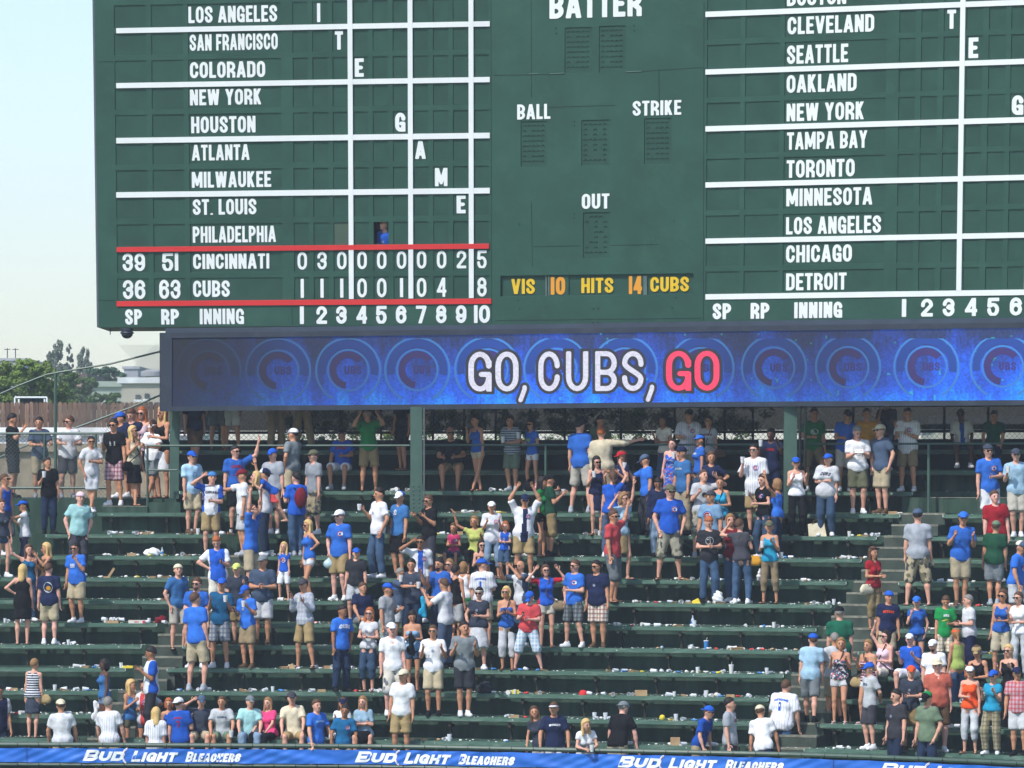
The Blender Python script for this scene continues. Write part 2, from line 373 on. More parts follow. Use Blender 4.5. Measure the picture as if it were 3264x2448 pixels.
# ------------------------------------------------------------------ the front rail and the banner
def curve_pts(d, z, xa, xb, step=.6):
    X0, X1 = px2X(xa, d), px2X(xb, d); n = max(2, int((X1-X0)/step)); return [(X0+(X1-X0)*i/n, rowY(X0+(X1-X0)*i/n, d), z) for i in range(n+1)]
fr = empty('front_rail', (0, rowY(0, 0), RAILZ-1), label='dark green pipe rail along the front of the bleachers above the blue banner', cat='railing')
def rel(mb, o):
    l = o.location; mb.v = [(v[0]-l.x, v[1]-l.y, v[2]-l.z) for v in mb.v]; return mb
rel(MB().path(curve_pts(0, RAILZ-.035, -80, 3400), .045, 8), fr).build('top_rail', M_railf, fr)
rel(MB().path(curve_pts(-.02, RAILZ-.425, -80, 3400), .033, 8), fr).build('lower_rail', M_railf, fr)
for p in curve_pts(.05, 0, -60, 3400, 2.15):
    rel(MB().bar((p[0], p[1], RAILZ-1.0), (p[0], p[1], RAILZ-.05), .028, 6), fr).build('post', M_railf, fr)
bn = MB(); nx, nz = 700, 14; X0, X1 = px2X(-80, 0), px2X(3400, 0); vs = []
zt, zb = RAILZ-.095, RAILZ-.385
for i in range(nx+1):
    X = X0+(X1-X0)*i/nx
    for j in range(nz+1):
        v = j/nz; y = rowY(X, -.06); sg = (X*1.05) % 1.0
        w = .007*math.sin(X*9+2.3*math.sin(v*3+X))*math.sin(v*3.1)+.006*math.sin(17*X+11*v)*math.sin(X*.9)+.006*math.sin((X*4.1-5*v))
        vs.append((X, y+w, zt+(zb-zt)*v-.012*math.sin(math.pi*sg)*(1-v)+.008*math.sin(math.pi*((X*.97) % 1))*v))
fs = [(i*(nz+1)+j, (i+1)*(nz+1)+j, (i+1)*(nz+1)+j+1, i*(nz+1)+j+1) for i in range(nx) for j in range(nz)]
bn.add(vs, fs)
M_banner = mat('blue_banner_vinyl', (.018,.135,.56), .38, .5, .16, 1.6, .35, 5, stain=(.03,.22,.74,.35), sscale=1.1)
ban = bn.build('banner', M_banner, smooth=True); tag(ban, 'long blue vinyl banner with white beer lettering under the front rail', 'banner')
M_blet = mat('banner_white_print', (.86,.88,.9), .5, .4, .03, 3)
def wrap(V, F, x0, z0, sx, sz, name, m, off=.075, parent=ban):
    P = []
    for (a, c) in V:
        X = x0+a*sx; z = z0+c*sz; vv = (zt-z)/(zt-zb); v = vv
        w = .007*math.sin(X*9+2.3*math.sin(v*3+X))*math.sin(v*3.1)+.006*math.sin(17*X+11*v)*math.sin(X*.9)+.006*math.sin((X*4.1-5*v))
        P.append((X, rowY(X, -.06)+w-(off-.06)*.6, z))
    b = MB(); b.add(P, F); return b.build(name, m, parent)
def bud(xp, zoff=0):
    X = px2X(xp, 0); hh = .215; z0 = zb+.040
    V, F, w = text_geo('Bud', .92, .25, .07, shear=.30, small=.86); wrap(V, F, X, z0, .295, hh, 'lettering', M_blet)
    Xc = X+w*.295+.02
    a = []; f = []
    for (r0, r1, sx) in ((.20, .185, .62), (.17, .162, .62)):
        b = len(a); nn = 18
        for i in range(nn+1):
            t = R(100+i*150/nn); k = 1-abs(i/nn-.5)*.9
            a += [(.16+r0*sx*math.cos(t), .145+r0*math.sin(t)*.84), (.16+(r0-(r0-r1)*(.4+k*1.4))*sx*math.cos(t), .145+(r0-(r0-r1)*(.4+k*1.4))*math.sin(t)*.84)]
        f += [(b+2*i, b+2*i+1, b+2*i+3, b+2*i+2) for i in range(nn)]
    wrap([(p, q) for p, q in a], f, Xc-.06, zb+.0, 1, .95, 'swoosh', M_blet)
    b = []; g2 = []
    for i in range(19):
        t = R(105+i*140/18); b += [(.16+.158*.62*math.cos(t), .145+.156*math.sin(t)*.84), (.16+.150*.62*math.cos(t), .145+.150*math.sin(t)*.84)]
    g2 = [(2*i, 2*i+1, 2*i+3, 2*i+2) for i in range(18)]
    wrap(b, g2, Xc-.06, zb, 1, .95, 'red_swoosh_line', mat('banner_red_print', (.6,.05,.08)))
    V, F, w2 = text_geo('Light', .80, .24, .07, shear=.30, small=.86); wrap(V, F, Xc+.15, z0-.012, .275, hh, 'lettering', M_blet)
    Xb = Xc+.15+w2*.275+.20
    V, F, w3 = text_geo('Bleachers', .58, .21, .055, shear=.26, small=.84); wrap(V, F, Xb, z0-.008, .225, hh*.92, 'lettering', M_blet)
    return Xb
for xp in (264, 1131, 1968, 2803): bud(xp)
tie = MB()
for p in curve_pts(-.055, 0, -80, 3400, .42): tie.bar((p[0], p[1]-.02, RAILZ-.0), (p[0], p[1]-.02, zt+.005), .006, 3); tie.bar((p[0], p[1]-.015, zb), (p[0], p[1]-.01, RAILZ-.46), .006, 3)
tag(tie.build('tie_cords', M_dark, ban), kind='stuff')
for xp in (85, 2655):
    X = px2X(xp, 0); MB().bar((X, rowY(X, -.085), zt), (X, rowY(X, -.085), zb), .006).build('seam', mat('banner_seam', (.01,.04,.2)), ban)
# ------------------------------------------------------------------ the scoreboard: three flat panels leaning slightly forward
LEAN = .170
VV = Vector((0, -LEAN, 1)).normalized()
class Panel:
    def __init__(s, P0, t): s.P = Vector(P0); s.U = Vector((1, -t, 0)).normalized(); s.N = s.U.cross(VV).normalized()   # N points to the viewer
    def uv(s, x, y):
        d = Vector(((x-CX)/FPX, 1, -(y-HZ)/FPX)); M = Matrix((s.U, VV, -d)).transposed()
        r = M.inverted() @ (Vector((0, 0, HC))-s.P); return r[0], r[1]
    def pt(s, u, v, w=0.0): return s.P+s.U*u+VV*v+s.N*w
HINGE1 = U(1565, 1036, 108.4)
LP = Panel(HINGE1, .215)
_t2 = .35; _c = (2248-CX)/FPX; _X2 = _c*(108.4+_t2*HINGE1.x)/(1+_c*_t2)
HINGE2 = Vector((_X2, 108.4-_t2*(_X2-HINGE1.x), HINGE1.z))
CP = Panel(HINGE1, _t2); RP = Panel(HINGE2, .44)
CW = (HINGE2-HINGE1).length
sb = empty('scoreboard', (HINGE1.x, HINGE1.y+1.5, ZN[10]), label='huge dark green hand-operated scoreboard with white team names and ruled columns', cat='scoreboard')
SL = sb.location.copy()
def on(P, V, F, name, m, parent, w=0.0, smooth=False):
    b = MB(); b.add([P.pt(a, c, w)-SL for a, c in V], F); return b.build(name, m, parent, smooth=smooth)
SHM = {}
def uquad(P, u0, u1, v0, v1, name, m, parent, w): return on(P, [(u0, v0), (u1, v0), (u1, v1), (u0, v1)], [(0, 1, 2, 3)], name, m, parent, w)
def slab(P, u0, u1, v0, v1, w0, w1, name, m, parent):
    b = MB(); vs = [P.pt(u, v, w)-SL for w in (w0, w1) for (u, v) in ((u0, v0), (u1, v0), (u1, v1), (u0, v1))]
    b.add(vs, [(0, 3, 2, 1), (4, 5, 6, 7), (0, 1, 5, 4), (1, 2, 6, 5), (2, 3, 7, 6), (3, 0, 4, 7)]); return b.build(name, m, parent)
def word(P, txt, x0, x1, yt, yb, m=M_white, parent=sb, Wd=.5, t=.175, w=.012, name='lettering', xr=None):
    """flat painted word fitted between measured columns and rows of the photograph"""
    V, F, wd = text_geo(txt, Wd, t, .075)
    xm = (x0+x1)/2; ua, va = P.uv(x0, yb); ub, _ = P.uv(x1, yb); _, vt = P.uv(x0, yt)
    sx = (ub-ua)/wd; h = vt-va
    return on(P, [(ua+a*sx, va+c*h) for a, c in V], F, name, m, parent, w)
def face(P, u0, u1, v0, v1, cells, name):
    us = sorted(set([round(k, 5) for k in [u0, u1]+[c[0] for c in cells]+[c[1] for c in cells]]))
    vs = sorted(set([round(k, 5) for k in [v0, v1]+[c[2] for c in cells]+[c[3] for c in cells]]))
    b = MB()
    def inside(um, vm): return any(c[0] < um < c[1] and c[2] < vm < c[3] for c in cells)
    for j in range(len(vs)-1):
        i = 0
        while i < len(us)-1:
            if inside((us[i]+us[i+1])/2, (vs[j]+vs[j+1])/2): i += 1; continue
            k = i
            while k+1 < len(us)-1 and not inside((us[k+1]+us[k+2])/2, (vs[j]+vs[j+1])/2): k += 1
            b.quad(*[P.pt(u, v)-SL for u, v in ((us[i], vs[j]), (us[k+1], vs[j]), (us[k+1], vs[j+1]), (us[i], vs[j+1]))]); i = k+1
    D = .075
    for (a, c, e, f) in cells:
        q = [(a, e), (c, e), (c, f), (a, f)]
        for i in range(4):
            p, r = q[i], q[(i+1) % 4]; b.quad(P.pt(*p)-SL, P.pt(*p, -D)-SL, P.pt(*r, -D)-SL, P.pt(*r)-SL)
    return b.build(name, M_board, sb)
def slot(P, c, name, m, dep=None):
    g = .001; dd = dep if dep is not None else -.014-.006*random.random()
    return slab(P, c[0]+g, c[1]-g, c[2]+g, c[3]-g, dd-.02, dd, name, m, sb)
TOPV = 8.15
# left panel ---------------------------------------------------------
colL = [(373.7,474),(490.8,591),(607,900.6),(937.8,985.3),(1000.4,1048.9),(1064,1111),(1128.5,1176),(1191,1238.6),(1254.6,1301.5),(1318,1366),(1381.8,1429.6),(1445,1493),(1510.6,1558)]
rowL = [(17,89),(106,177),(193.7,264),(281,350),(367,439),(457,525.5),(543,612),(630,698),(716,787),(803.5,870),(888,959.6)]
cu = [(LP.uv(a, 880)[0], LP.uv(b, 880)[0]) for a, b in colL]; cvL = [(LP.uv(380, b)[1], LP.uv(380, a)[1]) for a, b in rowL]
cells = [(u[0], u[1], v[0], v[1]) for u in cu for v in cvL]
uL = LP.uv(312, 1044)[0]
face(LP, uL, 0, 0, TOPV, cells, 'left_face')
OPEN = (8, 7)
for j, v in enumerate(cvL):
    for i, u in enumerate(cu):
        c = (u[0], u[1], v[0], v[1])
        if (j, i) == OPEN: continue
        slot(LP, c, 'name_plate' if i == 2 else 'slot_panel', M_slotold if (j, i) == (8, 5) else M_slot)
def hbar(P, xa, xb, ya, yb, xr, m, w=.018):
    ua, ub = P.uv(xa, ya)[0], P.uv(xb, ya)[0]; va, vb = P.uv(xr, yb)[1], P.uv(xr, ya)[1]
    return slab(P, ua, ub, va, vb, -.004, w, 'ruled_bar', m, sb)
for (a, b) in ((89,106),(264,281),(439,457),(612,630)): hbar(LP, 371, 1561.5, a+.6, b-.2, 380, M_white)
hbar(LP, 372.7, 1559, 787.6, 803, 380, M_red, .026); hbar(LP, 372.7, 1566.5, 960, 976, 380, M_red, .026)
for (a, b) in ((1112.5,1128),(1302.5,1318),(1495,1510.6)):
    slab(LP, LP.uv(a, 900)[0]+.001, LP.uv(b, 900)[0]-.001, LP.uv(a, 960-(a-380)*.008)[1]+.01, TOPV-.3, -.004, .022, 'ruled_bar', M_white, sb)
namesL = [('LOS ANGELES',600,883),('SAN FRANCISCO',604,885),('COLORADO',605,845),('NEW YORK',605,834),('HOUSTON',609,814),('ATLANTA',611,795),('MILWAUKEE',611,864),('ST. LOUIS',614,817),('PHILADELPHIA',614,879),('CINCINNATI',615,858),('CUBS',615,732)]
def rowtext(P, txt, x0, x1, xr, v, dx=0, **k):
    """a word standing in a slot row: fitted in height to the row"""
    m = k.pop('m', M_white); V, F, wd = text_geo(txt, k.pop('Wd', .5), k.pop('t', .18), k.pop('gap', .075))
    yr = k.pop('yr'); ua = P.uv(x0, yr)[0]; ub = P.uv(x1, yr)[0]; lo = v[0]+(v[1]-v[0])*k.pop('lo', .15); hi = v[0]+(v[1]-v[0])*k.pop('hi', .88)
    return on(P, [(ua+a*(ub-ua)/wd, lo+c*(hi-lo)) for a, c in V], F, 'lettering', m, sb, k.pop('w', -.009))
for (t, a, b), v, (ya, yb) in zip(namesL, cvL, rowL): rowtext(LP, t, a, b, 380, v, yr=(ya+yb)/2-6)
for t, a, b, j in (('39',390,462,9),('51',516,568,9),('36',391,463,10),('63',507,575,10)): rowtext(LP, t, a, b, 380, cvL[j], yr=(rowL[j][0]+rowL[j][1])/2, t=.165, Wd=.52, lo=.08, hi=.93)
for t, a, b, j in (('I',1010,1020.5,0),('T',1067,1093,1),('E',1130.5,1159,2),('G',1259,1292,4),('A',1323,1356.5,5),('M',1386,1426,6),('E',1455,1484,7)):
    rowtext(LP, t, a, b, 380, cvL[j], yr=(rowL[j][0]+rowL[j][1])/2-14, t=.2, lo=.09, hi=.92)
for j, s in ((9, '0300000025'), (10, '11100104 8')):
    for i, ch in enumerate(s):
        if ch == ' ': continue
        a, b = colL[3+i]; m_ = (a+b)/2+1.5; hw = 5.2 if ch == '1' else 15.2; yr = (rowL[j][0]+rowL[j][1])/2-12
        rowtext(LP, ch, m_-hw, m_+hw, 380, cvL[j], yr=yr, t=.155, Wd=.52, lo=.08, hi=.92)
vb = (LP.uv(380, 1040)[1], LP.uv(380, 980)[1])
rowtext(LP, 'SP', 399, 453, 380, vb, yr=1010, lo=.08, hi=.90, t=.2, w=.008); rowtext(LP, 'RP', 514, 571, 380, vb, yr=1010, lo=.08, hi=.90, t=.2, w=.008); rowtext(LP, 'INNING', 637, 778, 380, vb, yr=1010, lo=.08, hi=.90, w=.008)
for i in range(10):
    a, b = colL[3+i]; m_ = (a+b)/2+1; hw = 6.5 if i == 0 else 17
    if i == 9: rowtext(LP, '10', 1511, 1562, 380, vb, yr=1010, t=.20, Wd=.60, lo=.06, hi=1.0, w=.008)
    else: rowtext(LP, str(i+1), m_-hw, m_+hw, 380, vb, yr=1010, t=.195, Wd=.60, lo=.06, hi=1.0, w=.008)
# right panel --------------------------------------------------------
colR = [(2248.5,2357.8),(2373,2482.8),(2498,2820.5),(2861,2913),(2931,2984),(3002,3052),(3074,3126),(3145,3199.5),(3216,3268),(3290,3342),(3361,3413),(3432,3484),(3504,3556)]
rowR = [(-35,37),(54.4,127),(144,221),(238,312),(328.5,402),(419.5,492),(507.5,581),(598,671),(688,760),(777,849),(866,937)]
cuR = [(RP.uv(a, 560)[0]+(.02 if a < 2300 else 0), RP.uv(b, 560)[0]) for a, b in colR]; cvR = [(RP.uv(2248, b)[1], RP.uv(2248, a)[1]) for a, b in rowR]
face(RP, 0, RP.uv(3640, 1010)[0], 0, TOPV, [(u[0], u[1], v[0], v[1]) for u in cuR for v in cvR], 'right_face')
for j, v in enumerate(cvR):
    for i, u in enumerate(cuR): slot(RP, (u[0], u[1], v[0], v[1]), 'name_plate' if i == 2 else 'slot_panel', M_slot)
for (a, b) in ((37,54.4),(221,238),(402,419.5),(581,598),(760,777),(937.5,955)): hbar(RP, 2249.5, 3600, a+.4, b-.2, 2248, M_white)
for (a, b) in ((3054,3070.5),(3271,3288),(3486,3502)): slab(RP, RP.uv(a, 560)[0]+.002, RP.uv(b, 560)[0]-.002, RP.uv(2248, 938)[1], TOPV-.3, -.004, .022, 'ruled_bar', M_white, sb)
namesR = [('BOSTON',2508,2697),('CLEVELAND',2510,2786),('SEATTLE',2508,2703),('OAKLAND',2507,2730),('NEW YORK',2507,2755),('TAMPA BAY',2508,2764),('TORONTO',2507,2724),('MINNESOTA',2506,2780),('LOS ANGELES',2505,2808),('CHICAGO',2505,2715),('DETROIT',2505,2698)]
for (t, a, b), v, (ya, yb) in zip(namesR, cvR, rowR): rowtext(RP, t, a, b, 2248, v, yr=(ya+yb)/2-16, lo=.10, hi=.86)
for t, a, b, j in (('T',3019,3047,1),('E',3087,3118,2),('G',3225,3262,4)): rowtext(RP, t, a, b, 2248, cvR[j], yr=(rowR[j][0]+rowR[j][1])/2-40, t=.2, lo=.09, hi=.92)
vb = (RP.uv(2248, 1021)[1], RP.uv(2248, 960)[1])
for t, a, b in (('SP',2272,2331),('RP',2393,2453),('INNING',2532,2685)): rowtext(RP, t, a, b, 2248, vb, yr=990, lo=.05, hi=.88, t=.2, w=.008)
for i, (a, b) in enumerate(((2875,2889),(2936,2974),(3005,3043),(3076,3115),(3147,3185),(3219,3258),(3296,3334),(3367,3405),(3438,3476))): rowtext(RP, str(i+1), a, b, 2248, vb, yr=985, t=.195, Wd=.60, lo=.05, hi=.97, w=.008)
# centre panel -------------------------------------------------------
def crect(x0, x1, yt, yb, P=CP):
    a, v0 = P.uv(x0, yb); b = P.uv(x1, yb)[0]; v1 = P.uv(x0, yt)[1]; return (a, b, v0, v1)
DP = [(1800,1887,88,232,'f'),(1909,1994,83,232,'f'),(1660,1744,387,532,'f'),(1853,1943,383,528,'m'),(2053,2140,377,524,'f'),(1858,1944,677,822,'o')]
hits = crect(1595, 2210, 879, 945)
ccs = [crect(*d[:4]) for d in DP]+[hits]
face(CP, 0, CW, 0, TOPV, ccs, 'middle_face')
slot(CP, hits, 'hits_panel', M_slot, -.06)
hood = MB(); 
for i in range(7):
    a0, a1 = R(-8+196*i/7), R(-8+196*(i+1)/7)
    for r0, r1, q in ((.036, .036, 0),):
        hood.quad((.036*math.cos(a0), .0, .036*math.sin(a0)), (.036*math.cos(a1), .0, .036*math.sin(a1)), (.036*math.cos(a1), -.014, .036*math.sin(a1)), (.036*math.cos(a0), -.014, .036*math.sin(a0)))

ang = MB(); ME_HOOD = hood.mesh('disc_hood', M_slot)
patt = {'f': ['11111','10111','11111','11111','11111','11111','10111','11111'], 'm': ['11111','10101','10101','11111','10101','10101','10001','11111'], 'o': ['01110','10101','00101','00110','00101','01101','10101','11111']}
for d, c in zip(DP, ccs):
    dp = slot(CP, c, 'digit_panel', M_slot, -.018)
    for r in range(8):
        for q in range(5):
            if patt[d[4]][r][q] == '0': continue
            u = c[0]+(c[1]-c[0])*(.14+.172*q); v = c[3]-(c[3]-c[2])*(.115+.112*r)
            o = link('disc_hood', ME_HOOD, dp); o.location = CP.pt(u, v, -.015)-SL
            M3 = Matrix((CP.U, -CP.N, VV)).transposed(); o.rotation_euler = M3.to_euler()
# BATTER: only its lower part reaches into the photograph
word(CP, 'BATTER', 1752, 2046, -24, 60, Wd=.52, t=.19)
word(CP, 'BALL', 1649, 1755, 333, 381, t=.17, Wd=.46); word(CP, 'STRIKE', 2017, 2172, 322, 369, t=.17, Wd=.46); word(CP, 'OUT', 1855, 1943, 618, 666, t=.17, Wd=.46)
word(CP, 'VIS', 1628, 1703, 890, 938, M_yel, t=.18, w=-.04); word(CP, 'HITS', 1851, 1953, 887, 935, M_yel, t=.18, w=-.04); word(CP, 'CUBS', 2071, 2194, 884, 931, M_yel, t=.18, w=-.04)
for x0, x1, t in ((1744, 1812, '10'), (2000, 2048, '14')):
    c = crect(x0+1, x1-1, 880, 944); slab(CP, c[0], c[1], c[2]+.008, c[3]-.008, -.058, -.036, 'number_plate', M_slot, sb)
word(CP, '10', 1754, 1800, 883, 940, M_ora, t=.2, w=-.03); word(CP, '14', 2003, 2045, 880, 938, M_ora, t=.2, w=-.03)
M_glz = mat('dull_glass_strip', (.10,.15,.14), .3, .5, .2, 6)
for x0, x1 in ((1737, 1742), (1745, 1750), (2049, 2061)):
    c = crect(x0, x1, 879, 944); slab(CP, c[0], c[1], c[2]+.006, c[3]-.006, -.056, -.028, 'glass_strip', M_glz, sb)
M_seam = mat('panel_seam', (.012,.032,.026), .8, .2, .1)
def seam(x0, y0, x1, y1, P=CP):
    a = P.uv(x0, y0); b = P.uv(x1, y1); MB().bar(P.pt(*a, .001)-SL, P.pt(*b, .001)-SL, .006).build('seam', M_seam, sb)
for q in ((1693,2,1694,310),(1694,640,1697,850),(1565,2,1567,1030),(2100,225,2102,330),(2244,4,2242,1020),(1700,786,1850,783),(1945,782,2100,779)): seam(*q)
for q in ((1575,240,1690,238),(1695,238,1800,236),(2000,230,2235,215),(1720,343,1960,335),(1580,1022,2235,1014)): seam(*q)
for q in ((312,197,360,196),(312,958,364,957),(930,976,932,1036)): seam(*q, P=LP)
for x, y in ((1773,90),(1773,106),(2021,82),(2021,97),(1831,387),(1831,400),(1831,680),(1831,694),(1654,714),(2148,704),(1652,957),(2155,949),(1657,984),(1891,984),(1907,983),(2143,981),(1890,1028),(1907,1027)):
    a = CP.uv(x, y); MB().bar(CP.pt(a[0], a[1], 0)-SL, CP.pt(a[0], a[1], .01)-SL, .016, 6).build('bolt', M_seam, sb)
for (x, y, s) in ((1700,236,.10),(1775,235,.16),(2020,229,.17)):
    a = CP.uv(x, y); MB().bar(CP.pt(a[0]-s, a[1], .0)-SL, CP.pt(a[0]+s, a[1]+.004, .0)-SL, .013, 6).build('bent_flashing', M_board, sb)
# body of the scoreboard behind the faces
pts0 = [LP.pt(uL, 0), HINGE1, HINGE2, RP.pt(RP.uv(3640, 1010)[0], 0)]
pts1 = [p+VV*TOPV for p in pts0]; back = 3.2
b = MB(); off = Vector((0, back, 0)); n4 = 4; top_off = Vector((0, back+LEAN*TOPV, 0))
vs = [p-SL for p in pts0]+[p-SL for p in pts1]+[p+off-SL for p in pts0]+[p+top_off-SL for p in pts1]
fs = [(0, 4, 12, 8), (3, 11, 15, 7)]
for i in range(3): fs += [(i, 8+i, 9+i, i+1), (4+i, 5+i, 13+i, 12+i), (8+i, 12+i, 13+i, 9+i)]
b.add(vs, fs); b.build('housing', M_board, sb)
e = MB(); e.bar(LP.pt(uL+.004, -.0, -.03)-SL, LP.pt(uL+.004, TOPV, -.03)-SL, .045); e.build('edge_trim', mat('edge_trim_grey', (.13,.13,.17), .5), sb)
# dark room behind the open slot
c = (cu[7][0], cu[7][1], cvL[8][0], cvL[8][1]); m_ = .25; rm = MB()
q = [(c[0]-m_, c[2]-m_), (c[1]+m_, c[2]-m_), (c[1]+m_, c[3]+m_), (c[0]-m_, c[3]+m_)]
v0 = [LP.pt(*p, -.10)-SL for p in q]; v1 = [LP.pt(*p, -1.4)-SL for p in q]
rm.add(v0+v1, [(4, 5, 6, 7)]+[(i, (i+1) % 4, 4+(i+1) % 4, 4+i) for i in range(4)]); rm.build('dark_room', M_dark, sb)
WIN = LP.pt((c[0]+c[1])/2+.03, c[2], -.20); WINC = c
# camera dome and little bracket under the left end
dm = empty('camera_dome', U(405, 1046, 110.2), label='black security camera dome hanging under the left end of the scoreboard', cat='security camera')
MB().lathe([(.135, -.055), (.135, -.005)], 16).build('mount', M_navy, dm)
MB().lathe([(.01, -.225), (.07, -.21), (.115, -.165), (.125, -.12)], 18).build('dome', mat('smoked_dome', (.02,.02,.025), .15, .6, 0), dm, smooth=True)
MB().lathe([(.125, -.12), (.15, -.115), (.15, -.10), (.10, -.05)], 18).build('housing', M_navy, dm, smooth=True)
hk = MB().bar((-.36,0,0), (-.36,0,-.14), .012).bar((-.36,0,-.05), (-.32,0,-.05), .012); hk.build('cable_hook', M_dark, dm)
# ------------------------------------------------------------------ the long electronic screen
H2X = HINGE2.x
def ledY(X):
    if X < HINGE1.x: y = HINGE1.y-.215*(X-HINGE1.x)
    elif X < H2X: y = HINGE1.y-.35*(X-HINGE1.x)
    else: y = HINGE2.y-.44*(X-H2X)
    return y-.30
def rise(X): return float(np.interp(X, [-7.5, 4], [0, .055]))
def led_at(x):
    Y = 108.0
    for _ in range(15): X = (x-CX)/FPX*Y; Y = ledY(X)
    return X, Y
xA, yA = led_at(509); ZT = HC-(1061-HZ)*yA/FPX; ZB = HC-(1311-HZ)*yA/FPX
ls = empty('electronic_sign', (HINGE1.x, ledY(HINGE1.x)+.2, ZB), label='long blue electronic screen reading go cubs go below the scoreboard', cat='video screen')
LL = ls.location.copy(); XEND = led_at(3600)[0]; XI = led_at(548)[0]
knots = sorted([xA, XI, HINGE1.x, H2X, XEND])
def ribbon(xa, xb, z0, z1, y0, y1, name, m, dz=True):
    ks = [xa]+[k for k in knots if xa+.01 < k < xb-.01]+[xb]; vs = []
    for k in ks:
        r = rise(k); vs += [(k-LL.x, ledY(k)+y0-LL.y, z0+r-LL.z), (k-LL.x, ledY(k)+y0-LL.y, z1+r-LL.z), (k-LL.x, ledY(k)+y1-LL.y, z1+r-LL.z), (k-LL.x, ledY(k)+y1-LL.y, z0+r-LL.z)]
    fs = [(0, 1, 2, 3), tuple(len(vs)-i for i in (1, 2, 3, 4))]
    for i in range(len(ks)-1):
        for j in range(4): fs.append((i*4+j, (i+1)*4+j, (i+1)*4+(j+1) % 4, i*4+(j+1) % 4))
    b = MB(); b.add(vs, fs); return b.build(name, m, ls)
FW = .112
ribbon(xA, XEND, ZT-FW, ZT, -.03, .24, 'frame_bar', M_navy); ribbon(xA, XEND, ZB, ZB+FW*.92, -.03, .24, 'frame_bar', M_navy)
ribbon(xA, XI, ZB+FW*.92+.001, ZT-FW-.001, -.03, .24, 'frame_bar', M_navy)
ribbon(xA+.12, XEND, ZT+.001, ZT+.10, .06, .20, 'top_beam', mat('top_beam_navy', (.03,.045,.07), .5, .4, .2, 2))
ribbon(xA+.02, XEND, ZB+.05, ZT-.05, .24, .34, 'back_plate', M_dark)
